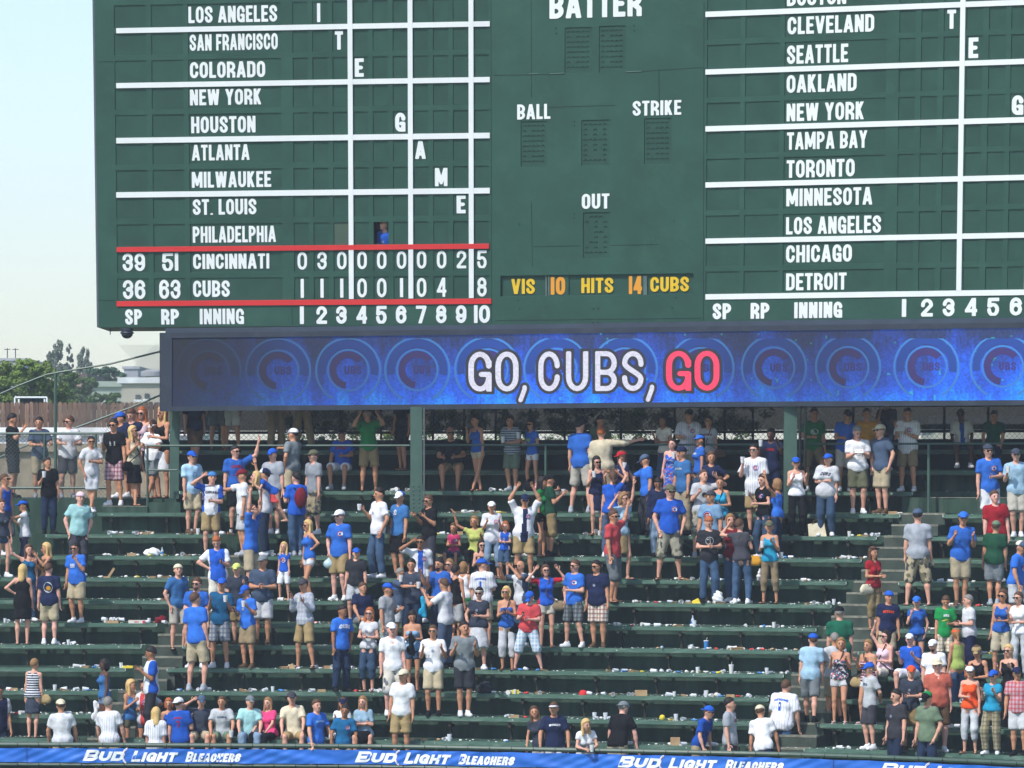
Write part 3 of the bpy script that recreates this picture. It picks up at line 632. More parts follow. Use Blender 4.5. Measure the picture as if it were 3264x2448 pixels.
# the picture area, with u,v in metres for its material
b = MB(); ks = [XI]+[k for k in knots if XI+.01 < k < XEND-.01]+[XEND-.02]; z0, z1 = ZB+FW*.92, ZT-FW
for k in ks: b.v += [(k-LL.x, ledY(k)+.0-LL.y, z0+rise(k)-LL.z), (k-LL.x, ledY(k)+.0-LL.y, z1+rise(k)-LL.z)]
b.f = [(2*i, 2*i+2, 2*i+3, 2*i+1) for i in range(len(ks)-1)]; b.m = [0]*len(b.f)
def led_mat(name, kind, col=(1, 1, 1), s=1.0):
    m = bpy.data.materials.new(name); m.use_nodes = True; nt = m.node_tree; n = nt.nodes; l = nt.links; n.clear()
    out = n.new('ShaderNodeOutputMaterial'); p = n.new('ShaderNodeBsdfPrincipled'); l.new(p.outputs[0], out.inputs[0])
    p.inputs['Base Color'].default_value = (.018, .018, .020, 1); p.inputs['Roughness'].default_value = .6; p.inputs['Specular IOR Level'].default_value = .2
    g = n.new('ShaderNodeNewGeometry'); sx = n.new('ShaderNodeSeparateXYZ'); l.new(g.outputs['Position'], sx.inputs[0])
    def ma(op, a, b=None, c=None):
        q = n.new('ShaderNodeMath'); q.operation = op
        for i, v in enumerate((a, b, c)):
            if v is None: continue
            if isinstance(v, (int, float)): q.inputs[i].default_value = v
            else: l.new(v, q.inputs[i])
        return q.outputs[0]
    def ramp(v, stops):
        r = n.new('ShaderNodeValToRGB'); l.new(v, r.inputs[0]); e = r.color_ramp.elements
        while len(e) < len(stops): e.new(.5)
        for i, (ps, c) in enumerate(stops): e[i].position = ps; e[i].color = (*c, 1)
        return r.outputs[0]
    PIT = .034
    xs = ma('MULTIPLY', ma('FLOOR', ma('DIVIDE', sx.outputs[0], PIT)), PIT); zs = ma('MULTIPLY', ma('FLOOR', ma('DIVIDE', sx.outputs[2], PIT)), PIT)
    un = ma('DIVIDE', ma('SUBTRACT', xs, XI), XEND-XI); vn = ma('DIVIDE', ma('SUBTRACT', zs, z0), z1-z0)
    # brightness of the picture from left (nearly off) to right
    fx = ramp(un, [(.0, (.035,)*3), (.07, (.10,)*3), (.14, (.38,)*3), (.27, (.62,)*3), (.36, (.95,)*3), (.52, (.85,)*3), (.62, (.45,)*3), (.71, (.42,)*3), (.80, (.95,)*3)])
    cb = n.new('ShaderNodeCombineXYZ'); l.new(xs, cb.inputs[0]); l.new(zs, cb.inputs[2])
    if kind == 'bg':
        nz = n.new('ShaderNodeTexNoise'); nz.inputs['Scale'].default_value = 1.0; nz.inputs['Detail'].default_value = 5
        mp = n.new('ShaderNodeMapping'); mp.inputs['Scale'].default_value = (1.6, 1, .9); l.new(cb.outputs[0], mp.inputs[0]); l.new(mp.outputs[0], nz.inputs['Vector'])
        n2 = n.new('ShaderNodeTexNoise'); n2.inputs['Scale'].default_value = 7; mp2 = n.new('ShaderNodeMapping'); mp2.inputs['Scale'].default_value = (1.6, 1, .18)
        l.new(cb.outputs[0], mp2.inputs[0]); l.new(mp2.outputs[0], n2.inputs['Vector'])
        k = ma('ADD', ma('MULTIPLY', ma('SUBTRACT', 1.0, vn), .62), ma('ADD', ma('MULTIPLY', ma('SUBTRACT', nz.outputs[0], .5), 1.25), ma('MULTIPLY', ma('SUBTRACT', n2.outputs[0], .5), .45)))
        c = ramp(k, [(-.0, (.012, .030, .13)), (.22, (.010, .055, .40)), (.48, (.006, .11, .80)), (.75, (.006, .26, 1.0)), (1.0, (.02, .50, 1.0))])
        wn_ = n.new('ShaderNodeTexWhiteNoise'); l.new(cb.outputs[0], wn_.inputs[0])
        spk = ma('MULTIPLY_ADD', wn_.outputs[0], .6, .75)
        n3 = n.new('ShaderNodeTexNoise'); n3.inputs['Scale'].default_value = 5.5; n3.inputs['Detail'].default_value = 4; l.new(mp.outputs[0], n3.inputs['Vector'])
        gm = ma('MULTIPLY', ma('GREATER_THAN', n3.outputs[0], .665), ma('GREATER_THAN', un, .42))
        mx = n.new('ShaderNodeMix'); mx.data_type = 'RGBA'; l.new(ma('MULTIPLY', gm, .6), mx.inputs[0]); l.new(c, mx.inputs[6]); mx.inputs[7].default_value = (.01, .42, .33, 1)
        l.new(mx.outputs[2], p.inputs['Emission Color']); l.new(ma('MULTIPLY', ma('MULTIPLY', fx, spk), s), p.inputs['Emission Strength'])
    elif kind == 'dim':
        p.inputs['Emission Color'].default_value = (*col, 1); l.new(ma('MULTIPLY', ma('MULTIPLY', fx, ma('MULTIPLY_ADD', ma('SUBTRACT', 1.0, vn), -.35, 1.1)), s), p.inputs['Emission Strength'])
    else:
        wn_ = n.new('ShaderNodeTexWhiteNoise'); l.new(cb.outputs[0], wn_.inputs[0])
        p.inputs['Emission Color'].default_value = (*col, 1); l.new(ma('MULTIPLY', ma('MULTIPLY_ADD', wn_.outputs[0], .22, .88), s), p.inputs['Emission Strength'])
    MATS[name] = m; return m
b.build('screen', led_mat('screen_picture', 'bg', s=1.0), ls)
def led_poly(V, F, name, m, w):
    """flat shape lying on the screen, drawn at measured places"""
    P = []
    for (x, y) in V:
        X, Y = led_at(x); P.append((X-LL.x, Y-w-LL.y, HC-(y-HZ)*Y/FPX-LL.z))
    q = MB(); q.add(P, F); return q.build(name, m, ls)
def lring(cx, cy, r0, r1, a0, a1, name, m, w, n=30, clip=(1079, 1289)):
    V = []
    for i in range(n+1):
        t = R(a0+(a1-a0)*i/n)
        for r in (r0, r1):
            yy = cy-r*math.sin(t); V.append((cx+r*math.cos(t), min(max(yy, clip[0]), clip[1])))
    return led_poly(V, [(2*i, 2*i+1, 2*i+3, 2*i+2) for i in range(n)], name, m, w)
M_r1 = led_mat('screen_light_ring', 'dim', (.06, .34, 1.0), .62); M_r2 = led_mat('screen_dark_ring', 'dim', (.005, .070, .44), .7); M_r3 = led_mat('screen_dull_red', 'dim', (.050, .028, .22), .7)
for i, cx in enumerate((665, 886.5, 1110, 1330, 1553, 1773, 1992, 2236, 2467, 2703, 2953, 3196)):
    top = 1076-(cx-665)*.006
    cy = top+107
    lring(cx, cy, 72, 96, -10, 190, 'emblem', M_r2, .003)
    lring(cx, cy, 99, 106, -62, 242, 'emblem', M_r1, .005)
    lring(cx, cy, 62, 68, 0, 360, 'emblem', M_r1, .005)
    lring(cx, cy, 38, 60, 38, 262, 'emblem', M_r3, .007)
    V, F, w_ = text_geo('UBS', .5, .17, .1); led_poly([(cx-12+a*32, cy+12-c*26) for a, c in V], F, 'emblem', M_r3, .007)
M_t0 = led_mat('screen_text_edge', 'txt', (.02, .022, .03), .9); M_tw = led_mat('screen_text_white', 'txt', (.70, .70, .84), .85); M_tr = led_mat('screen_text_red', 'txt', (1, .05, .13), .88)
for ch, x0, x1, red in (('G',1493,1567,0),('O',1579,1653,0),(',',1665,1679,0),('C',1716,1784,0),('U',1804,1875,0),('B',1897,1966,0),('S',1983,2051,0),(',',2071,2085,0),('G',2123,2203,1),('O',2214,2293,1)):
    w = {',': .17}.get(ch, .53); top = 1121-(x0-1493)*.004; h = 127
    for grow, m, off, nm in ((.070, M_t0, .009, 'text_edge'), (0, M_tw if not red else M_tr, .012, 'screen_text')):
        V, F, gw = glyph(ch, w,   .125 if ch != ',' else .11, grow)
        sx = (x1-x0)/gw; yo = 0
        led_poly([(x0+a*sx, top+h-c*h) for a, c in V], F, nm, m, off)
# columns and pipes carrying the scoreboard
def column(xa, xb, yb_, d, label, plate=True):
    X0, X1 = px2X(xa, d), px2X(xb, d); Xm = (X0+X1)/2; Y = rowY(Xm, d); w = X1-X0; zb = HC-(yb_-HZ)*Y/FPX
    o = empty('steel_column', (Xm, Y, zb), label=label, cat='column', group='steel columns under the screen')
    h = ZB+.08-zb
    MB().box(-w/2, w/2, 0, .02, 0, h).build('flange', M_col, o); MB().box(-w/2, w/2, .23, .25, 0, h).build('flange', M_col, o); MB().box(-.012, .012, .021, .229, 0, h).build('web', M_col, o)
    if plate:
        MB().box(-w/2-.012, w/2+.012, -.022, -.001, 0, .62).build('splice_plate', M_col, o)
        rv = MB(); rv.lathe([(.016, 0), (.014, .010), (.006, .016)], 8); rv.v = [(v[0], -v[2], v[1]) for v in rv.v]; me = rv.mesh('rivet', M_col, True)
        for i in range(7):
            for sgn in (-1, 1): link('rivet', me, o, (sgn*w*.24, -.022, .05+i*.088))
    return o
column(1308, 1346, 1637, 8.25, 'green steel column with riveted plate left of middle under the screen')
column(2499, 2541, 1637, 8.25, 'green steel column by the black pipes right of middle under the screen')
column(541, 570, 1605, 9.6, 'green steel column under the left end of the screen', False)
for xp, r, y1, lb in ((1352, .016, 1634, 'thin grey conduit beside the left riveted column'), (2550, .03, 1560, 'black pipe beside the right riveted column'), (2566, .03, 1560, 'second black pipe right of the riveted column')):
    X = px2X(xp, 8.15); Y = rowY(X, 8.15); z = HC-(y1-HZ)*Y/FPX
    tag(MB().bar((0, 0, 0), (0, 0, ZB+.06-z), r, 8).build('conduit', mat('conduit_grey', (.12,.13,.13), .4) if r < .02 else M_dark, None, (X, Y, z)), lb, 'pipe')
# an added deck over the top rows, put in to keep them dark
dk = MB(); sweep(dk, xA+.1, XEND+.4, [(9.75, ZB+.10), (9.75, ZB+.22), (13.4, ZB+.22), (13.4, ZB+.10)])
tag(dk.build('added_shade_deck', mat('shade_deck_grey_green', (.10,.14,.12), .8, .2, .2, 2)), kind='structure')
# ------------------------------------------------------------------ rails, fences and back wall of the top rows
def on_row(x, y, d):
    X = px2X(x, d); Y = rowY(X, d); return Vector((X, Y, HC-(y-HZ)*Y/FPX))
def tubes(name, runs, label, cat='railing', m=M_rail, pn='post', grp=None):
    o = empty(name, runs[0][1][0], label=label, cat=cat, group=grp)
    for (pname, pts, r) in runs:
        b = MB().path([p-o.location for p in pts], r, 7); b.build(pname, m, o)
    return o
ZR = on_row(1880, 1418, 8.9).z
def railpts(xa, xb, d, z, n=12):
    xs = [xa+(xb-xa)*i/n for i in range(n+1)]; return [Vector((px2X(x, d), rowY(px2X(x, d), d), z)) for x in xs]
tubes('back_rail', [('top_rail', railpts(468, 1306, 8.9, ZR-.01, 6), .022), ('post', [on_row(470, 1420, 8.9), on_row(470, 1612, 8.9)], .026),
    ('lower_rail', railpts(472, 565, 8.9, ZR-.53, 2), .02)], 'green pipe rail behind the top benches, left part up to the riveted column')
tubes('back_rail', [('top_rail', railpts(1352, 2495, 8.9, ZR), .022), ('post', [on_row(1739, 1418, 8.9), on_row(1739, 1540, 8.9)], .026)], 'green pipe rail behind the top benches, middle part between two columns')
tubes('back_rail', [('top_rail', railpts(2570, 3400, 8.9, ZR+.01, 8), .022), ('post', [on_row(2960, 1413, 8.9), on_row(2960, 1640, 8.9)], .032)], 'green pipe rail behind the top benches, right part beside the concrete landing')
# left platform with its steps
pf = MB(); zP = on_row(240, 1589, 9.9).z
sweep(pf, px2X(-160, 9.3), px2X(562, 9.3), [(9.3, 5), (9.3, zP), (15, zP), (15, 5)])
tag(pf.build('platform', M_riser), kind='structure')
stp = MB(); z1 = on_row(420, 1613, 9.0).z
sweep(stp, px2X(325, 8.75), px2X(470, 8.75), [(8.75, 5), (8.75, z1), (9.29, z1), (9.29, 5)])
z2 = on_row(520, 1604, 9.0).z
sweep(stp, px2X(472, 8.8), px2X(575, 8.8), [(8.8, 5), (8.8, z2+.02), (9.29, z2+.02), (9.29, 5)])
sweep(stp, px2X(2875, 9.2), px2X(3400, 9.2), [(9.2, 6), (9.2, on_row(3100, 1586, 9.3).z), (10.2, on_row(3100, 1586, 9.3).z), (10.2, 6)])
tag(stp.build('landing_steps', M_riser), kind='structure')
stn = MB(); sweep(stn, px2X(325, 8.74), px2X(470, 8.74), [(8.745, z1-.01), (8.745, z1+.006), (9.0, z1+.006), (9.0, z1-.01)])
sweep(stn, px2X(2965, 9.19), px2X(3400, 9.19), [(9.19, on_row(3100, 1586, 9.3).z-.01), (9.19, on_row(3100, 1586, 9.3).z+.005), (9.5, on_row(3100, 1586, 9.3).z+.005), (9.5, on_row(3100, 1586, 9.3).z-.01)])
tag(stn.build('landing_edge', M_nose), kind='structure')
def chain(mb, O, A, B, w, h, pitch, r, top=None):
    """diamond wire mesh over the rectangle O + a*A + b*B; top(a) limits the height"""
    n = int((w+h)/pitch)+2
    for k in range(-int(h/pitch)-1, n):
        for sg in (1, -1):
            # line b = sg*(a - k*pitch) clipped to the rectangle
            pts = []
            a0 = k*pitch if sg > 0 else k*pitch
            lo, hi = (a0, a0+h) if sg > 0 else (a0-h, a0)
            f = (lambda a: a-a0) if sg > 0 else (lambda a: a0-a)
            lo = max(lo, 0); hi = min(hi, w)
            if hi-lo < .02: continue
            st = max(1, int((hi-lo)/.6)) if top else 1
            for i in range(st):
                p, q = lo+(hi-lo)*i/st, lo+(hi-lo)*(i+1)/st
                if top:
                    t0, t1 = top(p), top(q); m_ = (p+q)/2
                    if not (t0[0] <= f(m_) <= t0[1]): continue
                mb.bar(O+A*p+B*f(p), O+A*q+B*f(q), r, 3, cap=False)
# waist-high chain-link guard in front of the left platform
d = 9.45; OL = on_row(-40, 1588, d); OR_ = on_row(345, 1588, d); A = (OR_-OL); w = A.length; A.normalize(); hh = on_row(100, 1382, d).z-OL.z
cf = empty('chain_link_guard', OL, label='waist high green chain link guard along the left platform', cat='fence')
b = MB(); chain(b, Vector(), A, Vector((0, 0, 1)), w, hh, .085, .0045); tag(b.build('wire_mesh', M_wire, cf), kind='stuff')
for nm, z in (('top_rail', hh), ('bottom_rail', .22)): MB().bar(Vector((0, 0, z)), A*w+Vector((0, 0, z)), .028, 7).build(nm, M_rail, cf)
for x in (142, 177, 305, 343): p = on_row(x, 1588, d)-OL; MB().bar(p, p+Vector((0, 0, hh)), .026, 7).build('post', M_rail, cf)
# tall fence rising to the right behind the platform
d = 13.3; ORG = on_row(-40, 1588, d); cf = empty('chain_link_fence', ORG, label='tall green chain link fence whose top rail rises toward the blue screen', cat='fence')
up = [(-40,1275),(0,1256),(60,1229),(120,1205),(150,1194),(180,1188),(350,1160),(545,1112)]; dn_ = [(-60,1485),(50,1435),(97,1415),(265,1355),(420,1298),(545,1245)]
for pts, nm in ((up, 'top_rail'), (dn_, 'middle_rail')): MB().path([on_row(x, y, d)-ORG for x, y in pts], .022, 7).build(nm, M_rail, cf)
MB().bar(on_row(177, 1588, d)-ORG, on_row(177, 1188, d)-ORG, .035, 8).build('post', M_rail, cf)
E = on_row(545, 1588, d)-ORG; w = E.length; A = E.normalized()
def lim(a):
    x = -40+585*a/w; s = FPX/(rowY(px2X(x, d), d))
    return ((1588-np.interp(x, [p[0] for p in dn_], [p[1] for p in dn_]))/s if x > 177 else (1588-1250)/s if False else 0.0, (1588-np.interp(x, [p[0] for p in up], [p[1] for p in up]))/s)
def lim2(a):
    x = -40+585*a/w; lo, hi = lim(a); return (lo, hi) if x > 177 else (9, 9)
b = MB(); chain(b, Vector(), A, Vector((0, 0, 1)), w, 3.4, .065, .0045, lim2); tag(b.build('wire_mesh', M_wire, cf), kind='stuff')
# back wall of the shaded rows, chain link above it and an added dark sheet
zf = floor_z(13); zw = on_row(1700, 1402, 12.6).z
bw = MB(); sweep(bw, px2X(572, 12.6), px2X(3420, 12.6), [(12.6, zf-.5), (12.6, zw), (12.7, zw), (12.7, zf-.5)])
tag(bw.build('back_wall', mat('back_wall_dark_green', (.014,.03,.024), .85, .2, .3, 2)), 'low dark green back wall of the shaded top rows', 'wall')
bf = empty('rear_fence', on_row(572, 1402, 12.65), label='chain link fence with dark posts on the back wall under the scoreboard', cat='fence')
BO = bf.location.copy(); P = [on_row(x, 1402, 12.65) for x in (572, 1300, 2000, 2600, 3000, 3420)]
b = MB()
for p, q in zip(P[:-1], P[1:]):
    A = (q-p); w = Vector((A.x, A.y, 0)).length; A = Vector((A.x, A.y, 0)).normalized(); chain(b, Vector((p.x, p.y, zw))-BO, A, Vector((0, 0, 1)), w, ZB+.1-zw, .11, .0045)
tag(b.build('wire_mesh', mat('shaded_fence_wire', (.035,.045,.04), .5, .4, 0), bf), kind='stuff')  # wire colour darkened to carry the shade under the scoreboard
zb2 = on_row(1700, 1378, 12.6).z
b = MB(); b.path([Vector((p.x, p.y, zb2))-BO for p in P], .035, 6); b.build('middle_beam', M_dark, bf)
for x in (700, 930, 1085, 1215, 1380, 1480, 1580, 1690, 1800, 1980, 2150, 2310, 2400, 2720, 3010, 3150): p = on_row(x, 1402, 12.65)-BO; MB().bar(p, p+Vector((0, 0, ZB+.1-zw)), .03, 6).build('post', M_dark, bf)
M_scr = mat('dark_shade_sheet', (.012,.022,.018), .9, .1, .2, 4, alpha=.94)  # added sheet that dims the trees and sky behind the fence
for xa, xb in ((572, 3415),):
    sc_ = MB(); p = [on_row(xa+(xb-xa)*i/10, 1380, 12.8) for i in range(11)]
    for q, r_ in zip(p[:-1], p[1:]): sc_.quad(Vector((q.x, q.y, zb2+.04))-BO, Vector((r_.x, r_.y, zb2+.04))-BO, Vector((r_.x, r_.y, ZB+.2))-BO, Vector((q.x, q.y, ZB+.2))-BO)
    sc_.build('added_shade_sheet', M_scr, bf)
# ------------------------------------------------------------------ beyond the park: trees, houses, board fence
def leafmat(name, c, v=.35): return mat(name, c, .7, .25, v, 1.1)
M_lf = [leafmat('bright_leaves', (.15,.22,.045)), leafmat('dark_leaves', (.05,.11,.055)), leafmat('grey_leaves', (.17,.21,.15)), leafmat('mid_leaves', (.09,.16,.045))]
M_bark = mat('bark', (.09,.07,.05), .9, .2, .3, 6)
def tree(base, h, blobs, lm, nleaf, ls_, label, kind='tree', cat='tree', grp='trees beyond the park', upright=False):
    o = empty(kind, base, label=label, cat=cat, group=grp); r = np.random.default_rng(int(abs(base[0]*31+base[1]*7+h*13)))
    t = MB(); t.bar((0, 0, 0), (0, 0, h*.55), .22, 8, .14); t.bar((0, 0, h*.55), (.1, 0, h*.85), .14, 6, .03)
    for k in range(7):
        a = r.uniform(0, 6.28); z = h*r.uniform(.35, .7); L = min(h*r.uniform(.10, .18), 1.6); t.bar((0, 0, z), (math.cos(a)*L, math.sin(a)*L, min(z+L*.8, h*.8)), .07, 5, .02)
    t.build('trunk', M_bark, o)
    # the crown: clumps of small leaf faces around many branch ends, with gaps between them
    C = []
    for (bx, by, bz, rx, ry, rz) in blobs:
        nc = 16; p = r.normal(size=(nc, 3)); p /= np.linalg.norm(p, axis=1)[:, None]; p *= r.uniform(.35, 1.0, (nc, 1))**.6
        for q in p: C.append((bx+q[0]*rx, by+q[1]*ry, bz+q[2]*rz, min(rx, rz)*r.uniform(.28, .52)))
    C = np.array(C); idx = r.integers(0, len(C), nleaf); d = r.normal(size=(nleaf, 3)); d /= np.linalg.norm(d, axis=1)[:, None]
    rad = C[idx, 3][:, None]*r.uniform(.3, 1.0, (nleaf, 1)); 
    pos = C[idx, :3]+d*rad*(np.array([[.7, .7, 1.5]]) if upright else np.array([[1.15, 1.15, .8]]))
    nrm = d+r.normal(size=(nleaf, 3))*.55; nrm /= np.linalg.norm(nrm, axis=1)[:, None]
    a = np.cross(nrm, r.normal(size=(nleaf, 3))); a /= np.linalg.norm(a, axis=1)[:, None]; b_ = np.cross(nrm, a)
    s = ls_*r.uniform(.6, 1.3, (nleaf, 1)); e = np.array([.5, 1.0])
    V = np.stack([pos-a*s*.5, pos+b_*s*.32, pos+a*s*.5, pos-b_*s*.32], 1).reshape(-1, 3)
    if upright: pass
    F = np.arange(nleaf*4).reshape(-1, 4)
    link('crown', np_mesh('crown', V, F, [lm], smooth=False), o)
    return o
def at(x, y, Y): return U(x, y, Y)
def tpx(x, ytop, Y, blobs_px, lm, n, ls_, label, upright=False, kind='tree', gx=1.12):
    """a tree at depth Y; blobs in pixels (x, y, rx, ry)"""
    s = Y/FPX; base = Vector(((x-CX)*s, Y, 0)); hh = HC-(ytop-HZ)*s
    bl = [((bx-x)*s, random.uniform(-.5, .5), HC-(by-HZ)*s, rx*s*gx, rx*s*.9, ry*s*gx) for bx, by, rx, ry in blobs_px]
    return tree(base, hh, bl, lm, n, ls_, label, kind, upright=upright)
tpx(20, 1180, 165, [(5,1200,40,38),(-20,1250,60,50),(45,1250,50,45),(20,1300,70,50)], M_lf[0], 14000, .085, 'bright green tree behind the board fence at the far left')
tpx(105, 1155, 172, [(95,1175,40,28),(70,1200,42,38),(130,1190,45,35),(110,1235,60,45),(170,1250,45,40),(150,1290,70,40)], M_lf[0], 22000, .085, 'bright green tree left of the fence post, top reaching the sky')
tpx(235, 1190, 176, [(200,1215,40,30),(250,1225,42,30),(225,1260,60,35),(285,1225,25,20),(180,1250,40,40),(250,1275,60,25)], M_lf[3], 15000, .085, 'mid green tree around the brown roof')
tpx(345, 1255, 150, [(310,1270,22,16),(345,1275,30,18),(372,1270,22,16)], M_lf[3], 3000, .07, 'small round green tree just above the board fence', kind='tree')
tpx(345, 1172, 260, [(300,1200,35,25),(345,1190,45,22),(385,1210,38,24),(340,1220,60,20)], M_lf[1], 9000, .13, 'dark bluish green tree behind the pale green building')
tpx(165, 1110, 330, [(163,1140,14,28),(160,1180,16,35)], M_lf[2], 4500, .12, 'short grey green poplar left of the tallest poplar', True, 'poplar')
tpx(192, 1093, 330, [(190,1120,17,32),(182,1160,19,38),(200,1160,16,38),(188,1195,22,30)], M_lf[2], 8000, .12, 'tallest grey green poplar against the sky', True, 'poplar')
tpx(220, 1100, 330, [(219,1125,9,30),(222,1165,11,38),(218,1195,12,30)], M_lf[2], 3600, .12, 'thin grey green poplar right of the tallest one', True, 'poplar')
tpx(268, 1112, 335, [(266,1140,17,30),(255,1170,14,32),(278,1172,16,30),(265,1195,22,25)], M_lf[2], 7500, .12, 'bushy grey green poplar standing apart on the right', True, 'poplar')
for i, (x, w_) in enumerate(((1000, 90), (1180, 110), (1420, 110), (1620, 100), (1830, 90), (2050, 100), (2330, 110))):
    tpx(x, 1270, 128+i % 3, [(x-w_*.5,1330,w_*.6,50),(x+w_*.4,1325,w_*.6,55),(x,1400,w_,55),(x+30,1450,w_,50)], M_lf[0 if i % 2 else 3], 4500, .085, 'leafy street tree seen through the fence under the scoreboard, %s' % ['far left','left of the column','right of the column','second right of the column','near the middle','right of the middle','left of the black pipes'][i])
def house(name, x0, x1, yt, Y, depth, m, label, roof=None, wins=()):
    s = Y/FPX; a, b_ = (x0-CX)*s, (x1-CX)*s; h = HC-(yt-HZ)*s; xm = (a+b_)/2
    o = empty(name, (xm, Y, 0), label=label, cat='building', group='houses beyond the park')
    MB().box(a-xm, b_-xm, 0, depth, 0, h).build('wall', m, o)
    MB().box(a-xm-.15, b_-xm+.15, -.12, depth+.1, h+.002, h+.22).build('roof_edge', roof or M_white, o)
    for (wx, wy, ww, wh) in wins:
        X = (wx-CX)*s-xm; Z = HC-(wy-HZ)*s; wf = MB().box(X-ww/2*s, X+ww/2*s, -.06, -.002, Z-wh/2*s, Z+wh/2*s).build('window', mat('far_window', (.10,.12,.13), .2, .5), o)
        MB().box(X-ww/2*s-.06, X+ww/2*s+.06, -.10, -.062, Z-wh/2*s-.1, Z-wh/2*s-.02).build('sill', M_white, wf)
    return o, s, xm, h
M_cream = mat('cream_stucco', (.58,.54,.44), .9, .2, .1, .6); M_paleg = mat('pale_green_stucco', (.44,.52,.44), .9, .2, .1, .5); M_brownr = mat('brown_roof', (.16,.12,.11), .9, .2, .2, 1)
M_greyw = mat('far_grey_wall', (.42,.42,.44), .9, .2, .15, .5); M_brick = mat('tan_brick', (.34,.28,.20), .9, .2, .3, 3, stain=(.18,.13,.09,.5), sscale=2)
house('house', 388, 640, 1222, 190, 14, M_cream, 'cream building with white roof edge right of the pale green one', None, ((440,1265,16,14),(468,1262,14,16),(500,1290,14,16)))
house('house', 292, 392, 1233, 205, 14, M_paleg, 'pale green low building behind the small round tree', M_paleg)
house('house', 196, 268, 1206, 240, 10, mat('dull_orange_wall', (.45,.33,.24)), 'far house with brown roof below the poplars', M_brownr)
o_, s_, xm_, h_ = house('apartment_block', -60, 76, 1150, 420, 16, M_greyw, 'hazy grey block with roof antennas at the far left horizon', M_greyw, ((20,1165,8,6),(50,1165,8,6)))
for ax in (38, 12):
    X = (ax-CX)*s_-xm_; MB().bar((X, 3, h_), (X, 3, h_+1.1), .05, 4).bar((X-.25, 3, h_+1.0), (X+.25, 3, h_+1.0), .04, 4).build('antenna', M_dark, o_)
house('apartment_block', 395, 440, 1176, 430, 14, M_greyw, 'hazy grey block on the horizon above the dark tree', M_greyw)
house('row_house', -200, 640, 1440, 138, 3, M_brick, 'tan brick wall across the street seen through the chain link guard', M_brick)
house('row_house', -200, 640, 1388, 142, 3, mat('white_painted_wall', (.72,.73,.74), .8, .2, .08, 1), 'white painted wall below the board fence', M_white)
house('row_house', 2975, 3700, 1352, 136, 4, mat('pale_sunlit_wall', (.36,.37,.31), .8, .2, .2, .8), 'pale sunlit wall seen through the chain link at the right edge', M_white)
wt = empty('water_tank', at(485, 1215, 300), label='rooftop tank on a lattice stand beside the cream building', cat='water tank')
MB().lathe([(.62, .25), (.66, .30), (.66, .55), (.3, .68)], 14).build('tank', M_greyw, wt)
fm = MB()
for a in (-.45, .45):
    for c_ in (-.4, .4): fm.bar((a, c_, -3), (a, c_, .28), .05, 4)
fm.bar((-.45, -.4, -.5), (.45, -.4, .25), .03, 4); fm.bar((.45, -.4, -.5), (-.45, -.4, .25), .03, 4); fm.build('stand', M_greyw, wt)
# the weathered board fence: every board a piece
Yf = 146; s = Yf/FPX; M_bd = [mat('weathered_board_%s' % k, c, .85, .2, .25, 3, .3, 20, stretch=(4, 4, .6)) for k, c in (('brown', (.155,.095,.065)), ('dark', (.115,.072,.052)), ('light', (.21,.135,.095)))]
bf = empty('board_fence', at(255, 1480, Yf), label='weathered brown board fence along the far side behind the left fans', cat='fence')
zz = bf.location.z; x = -30; k = 0
for zr in (1300, 1340, 1378): MB().box((-40-255)*s, (545-255)*s, .03, .09, HC-(zr-HZ)*s-zz-.05, HC-(zr-HZ)*s-zz+.05).build('rail', M_bd[1], bf)
while x < 545:
    wv = random.uniform(13.5, 16.5); top = 1283+random.uniform(-2.5, 2.5); X0 = (x-255)*s; X1 = (x+wv-1.2-255)*s; yo = -.02 if k % 2 else .0
    ht = HC-(top-HZ)*s-zz; h0 = HC-(1440-HZ)*s-zz; c = (X1-X0)*.3; b = MB()
    f = [(X0, h0), (X1, h0), (X1, ht-c), (X1-c, ht), (X0+c, ht), (X0, ht-c)]
    b.add([(p, yo-.012, q) for p, q in f]+[(p, yo+.012, q) for p, q in f], [(0,1,2,3,4,5), (11,10,9,8,7,6)]+[(i, 6+i, 6+(i+1) % 6, (i+1) % 6) for i in range(6)])
    b.build('board', M_bd[[0, 1, 0, 2][random.randrange(4)]], bf); x += wv; k += 1
gf = empty('roof_frame', at(97, 1300, 152), label='small white metal frame standing behind the board fence at left', cat='frame')
q = 152/FPX; MB().path([Vector(((a-97)*q, 0, (1300-b)*q)) for a, b in ((47,1300),(47,1267),(150,1267),(150,1300))], .028, 5).build('frame', M_white, gf)
MB().box(-32*q, 40*q, .05, .1, -.2, 30*q).build('dark_panel', M_dark, gf)
for a in (60, 142): MB().box((a-97)*q-.02, (a-97)*q+.02, -.02, .02, -.2, 28*q).build('upright', M_white, gf)
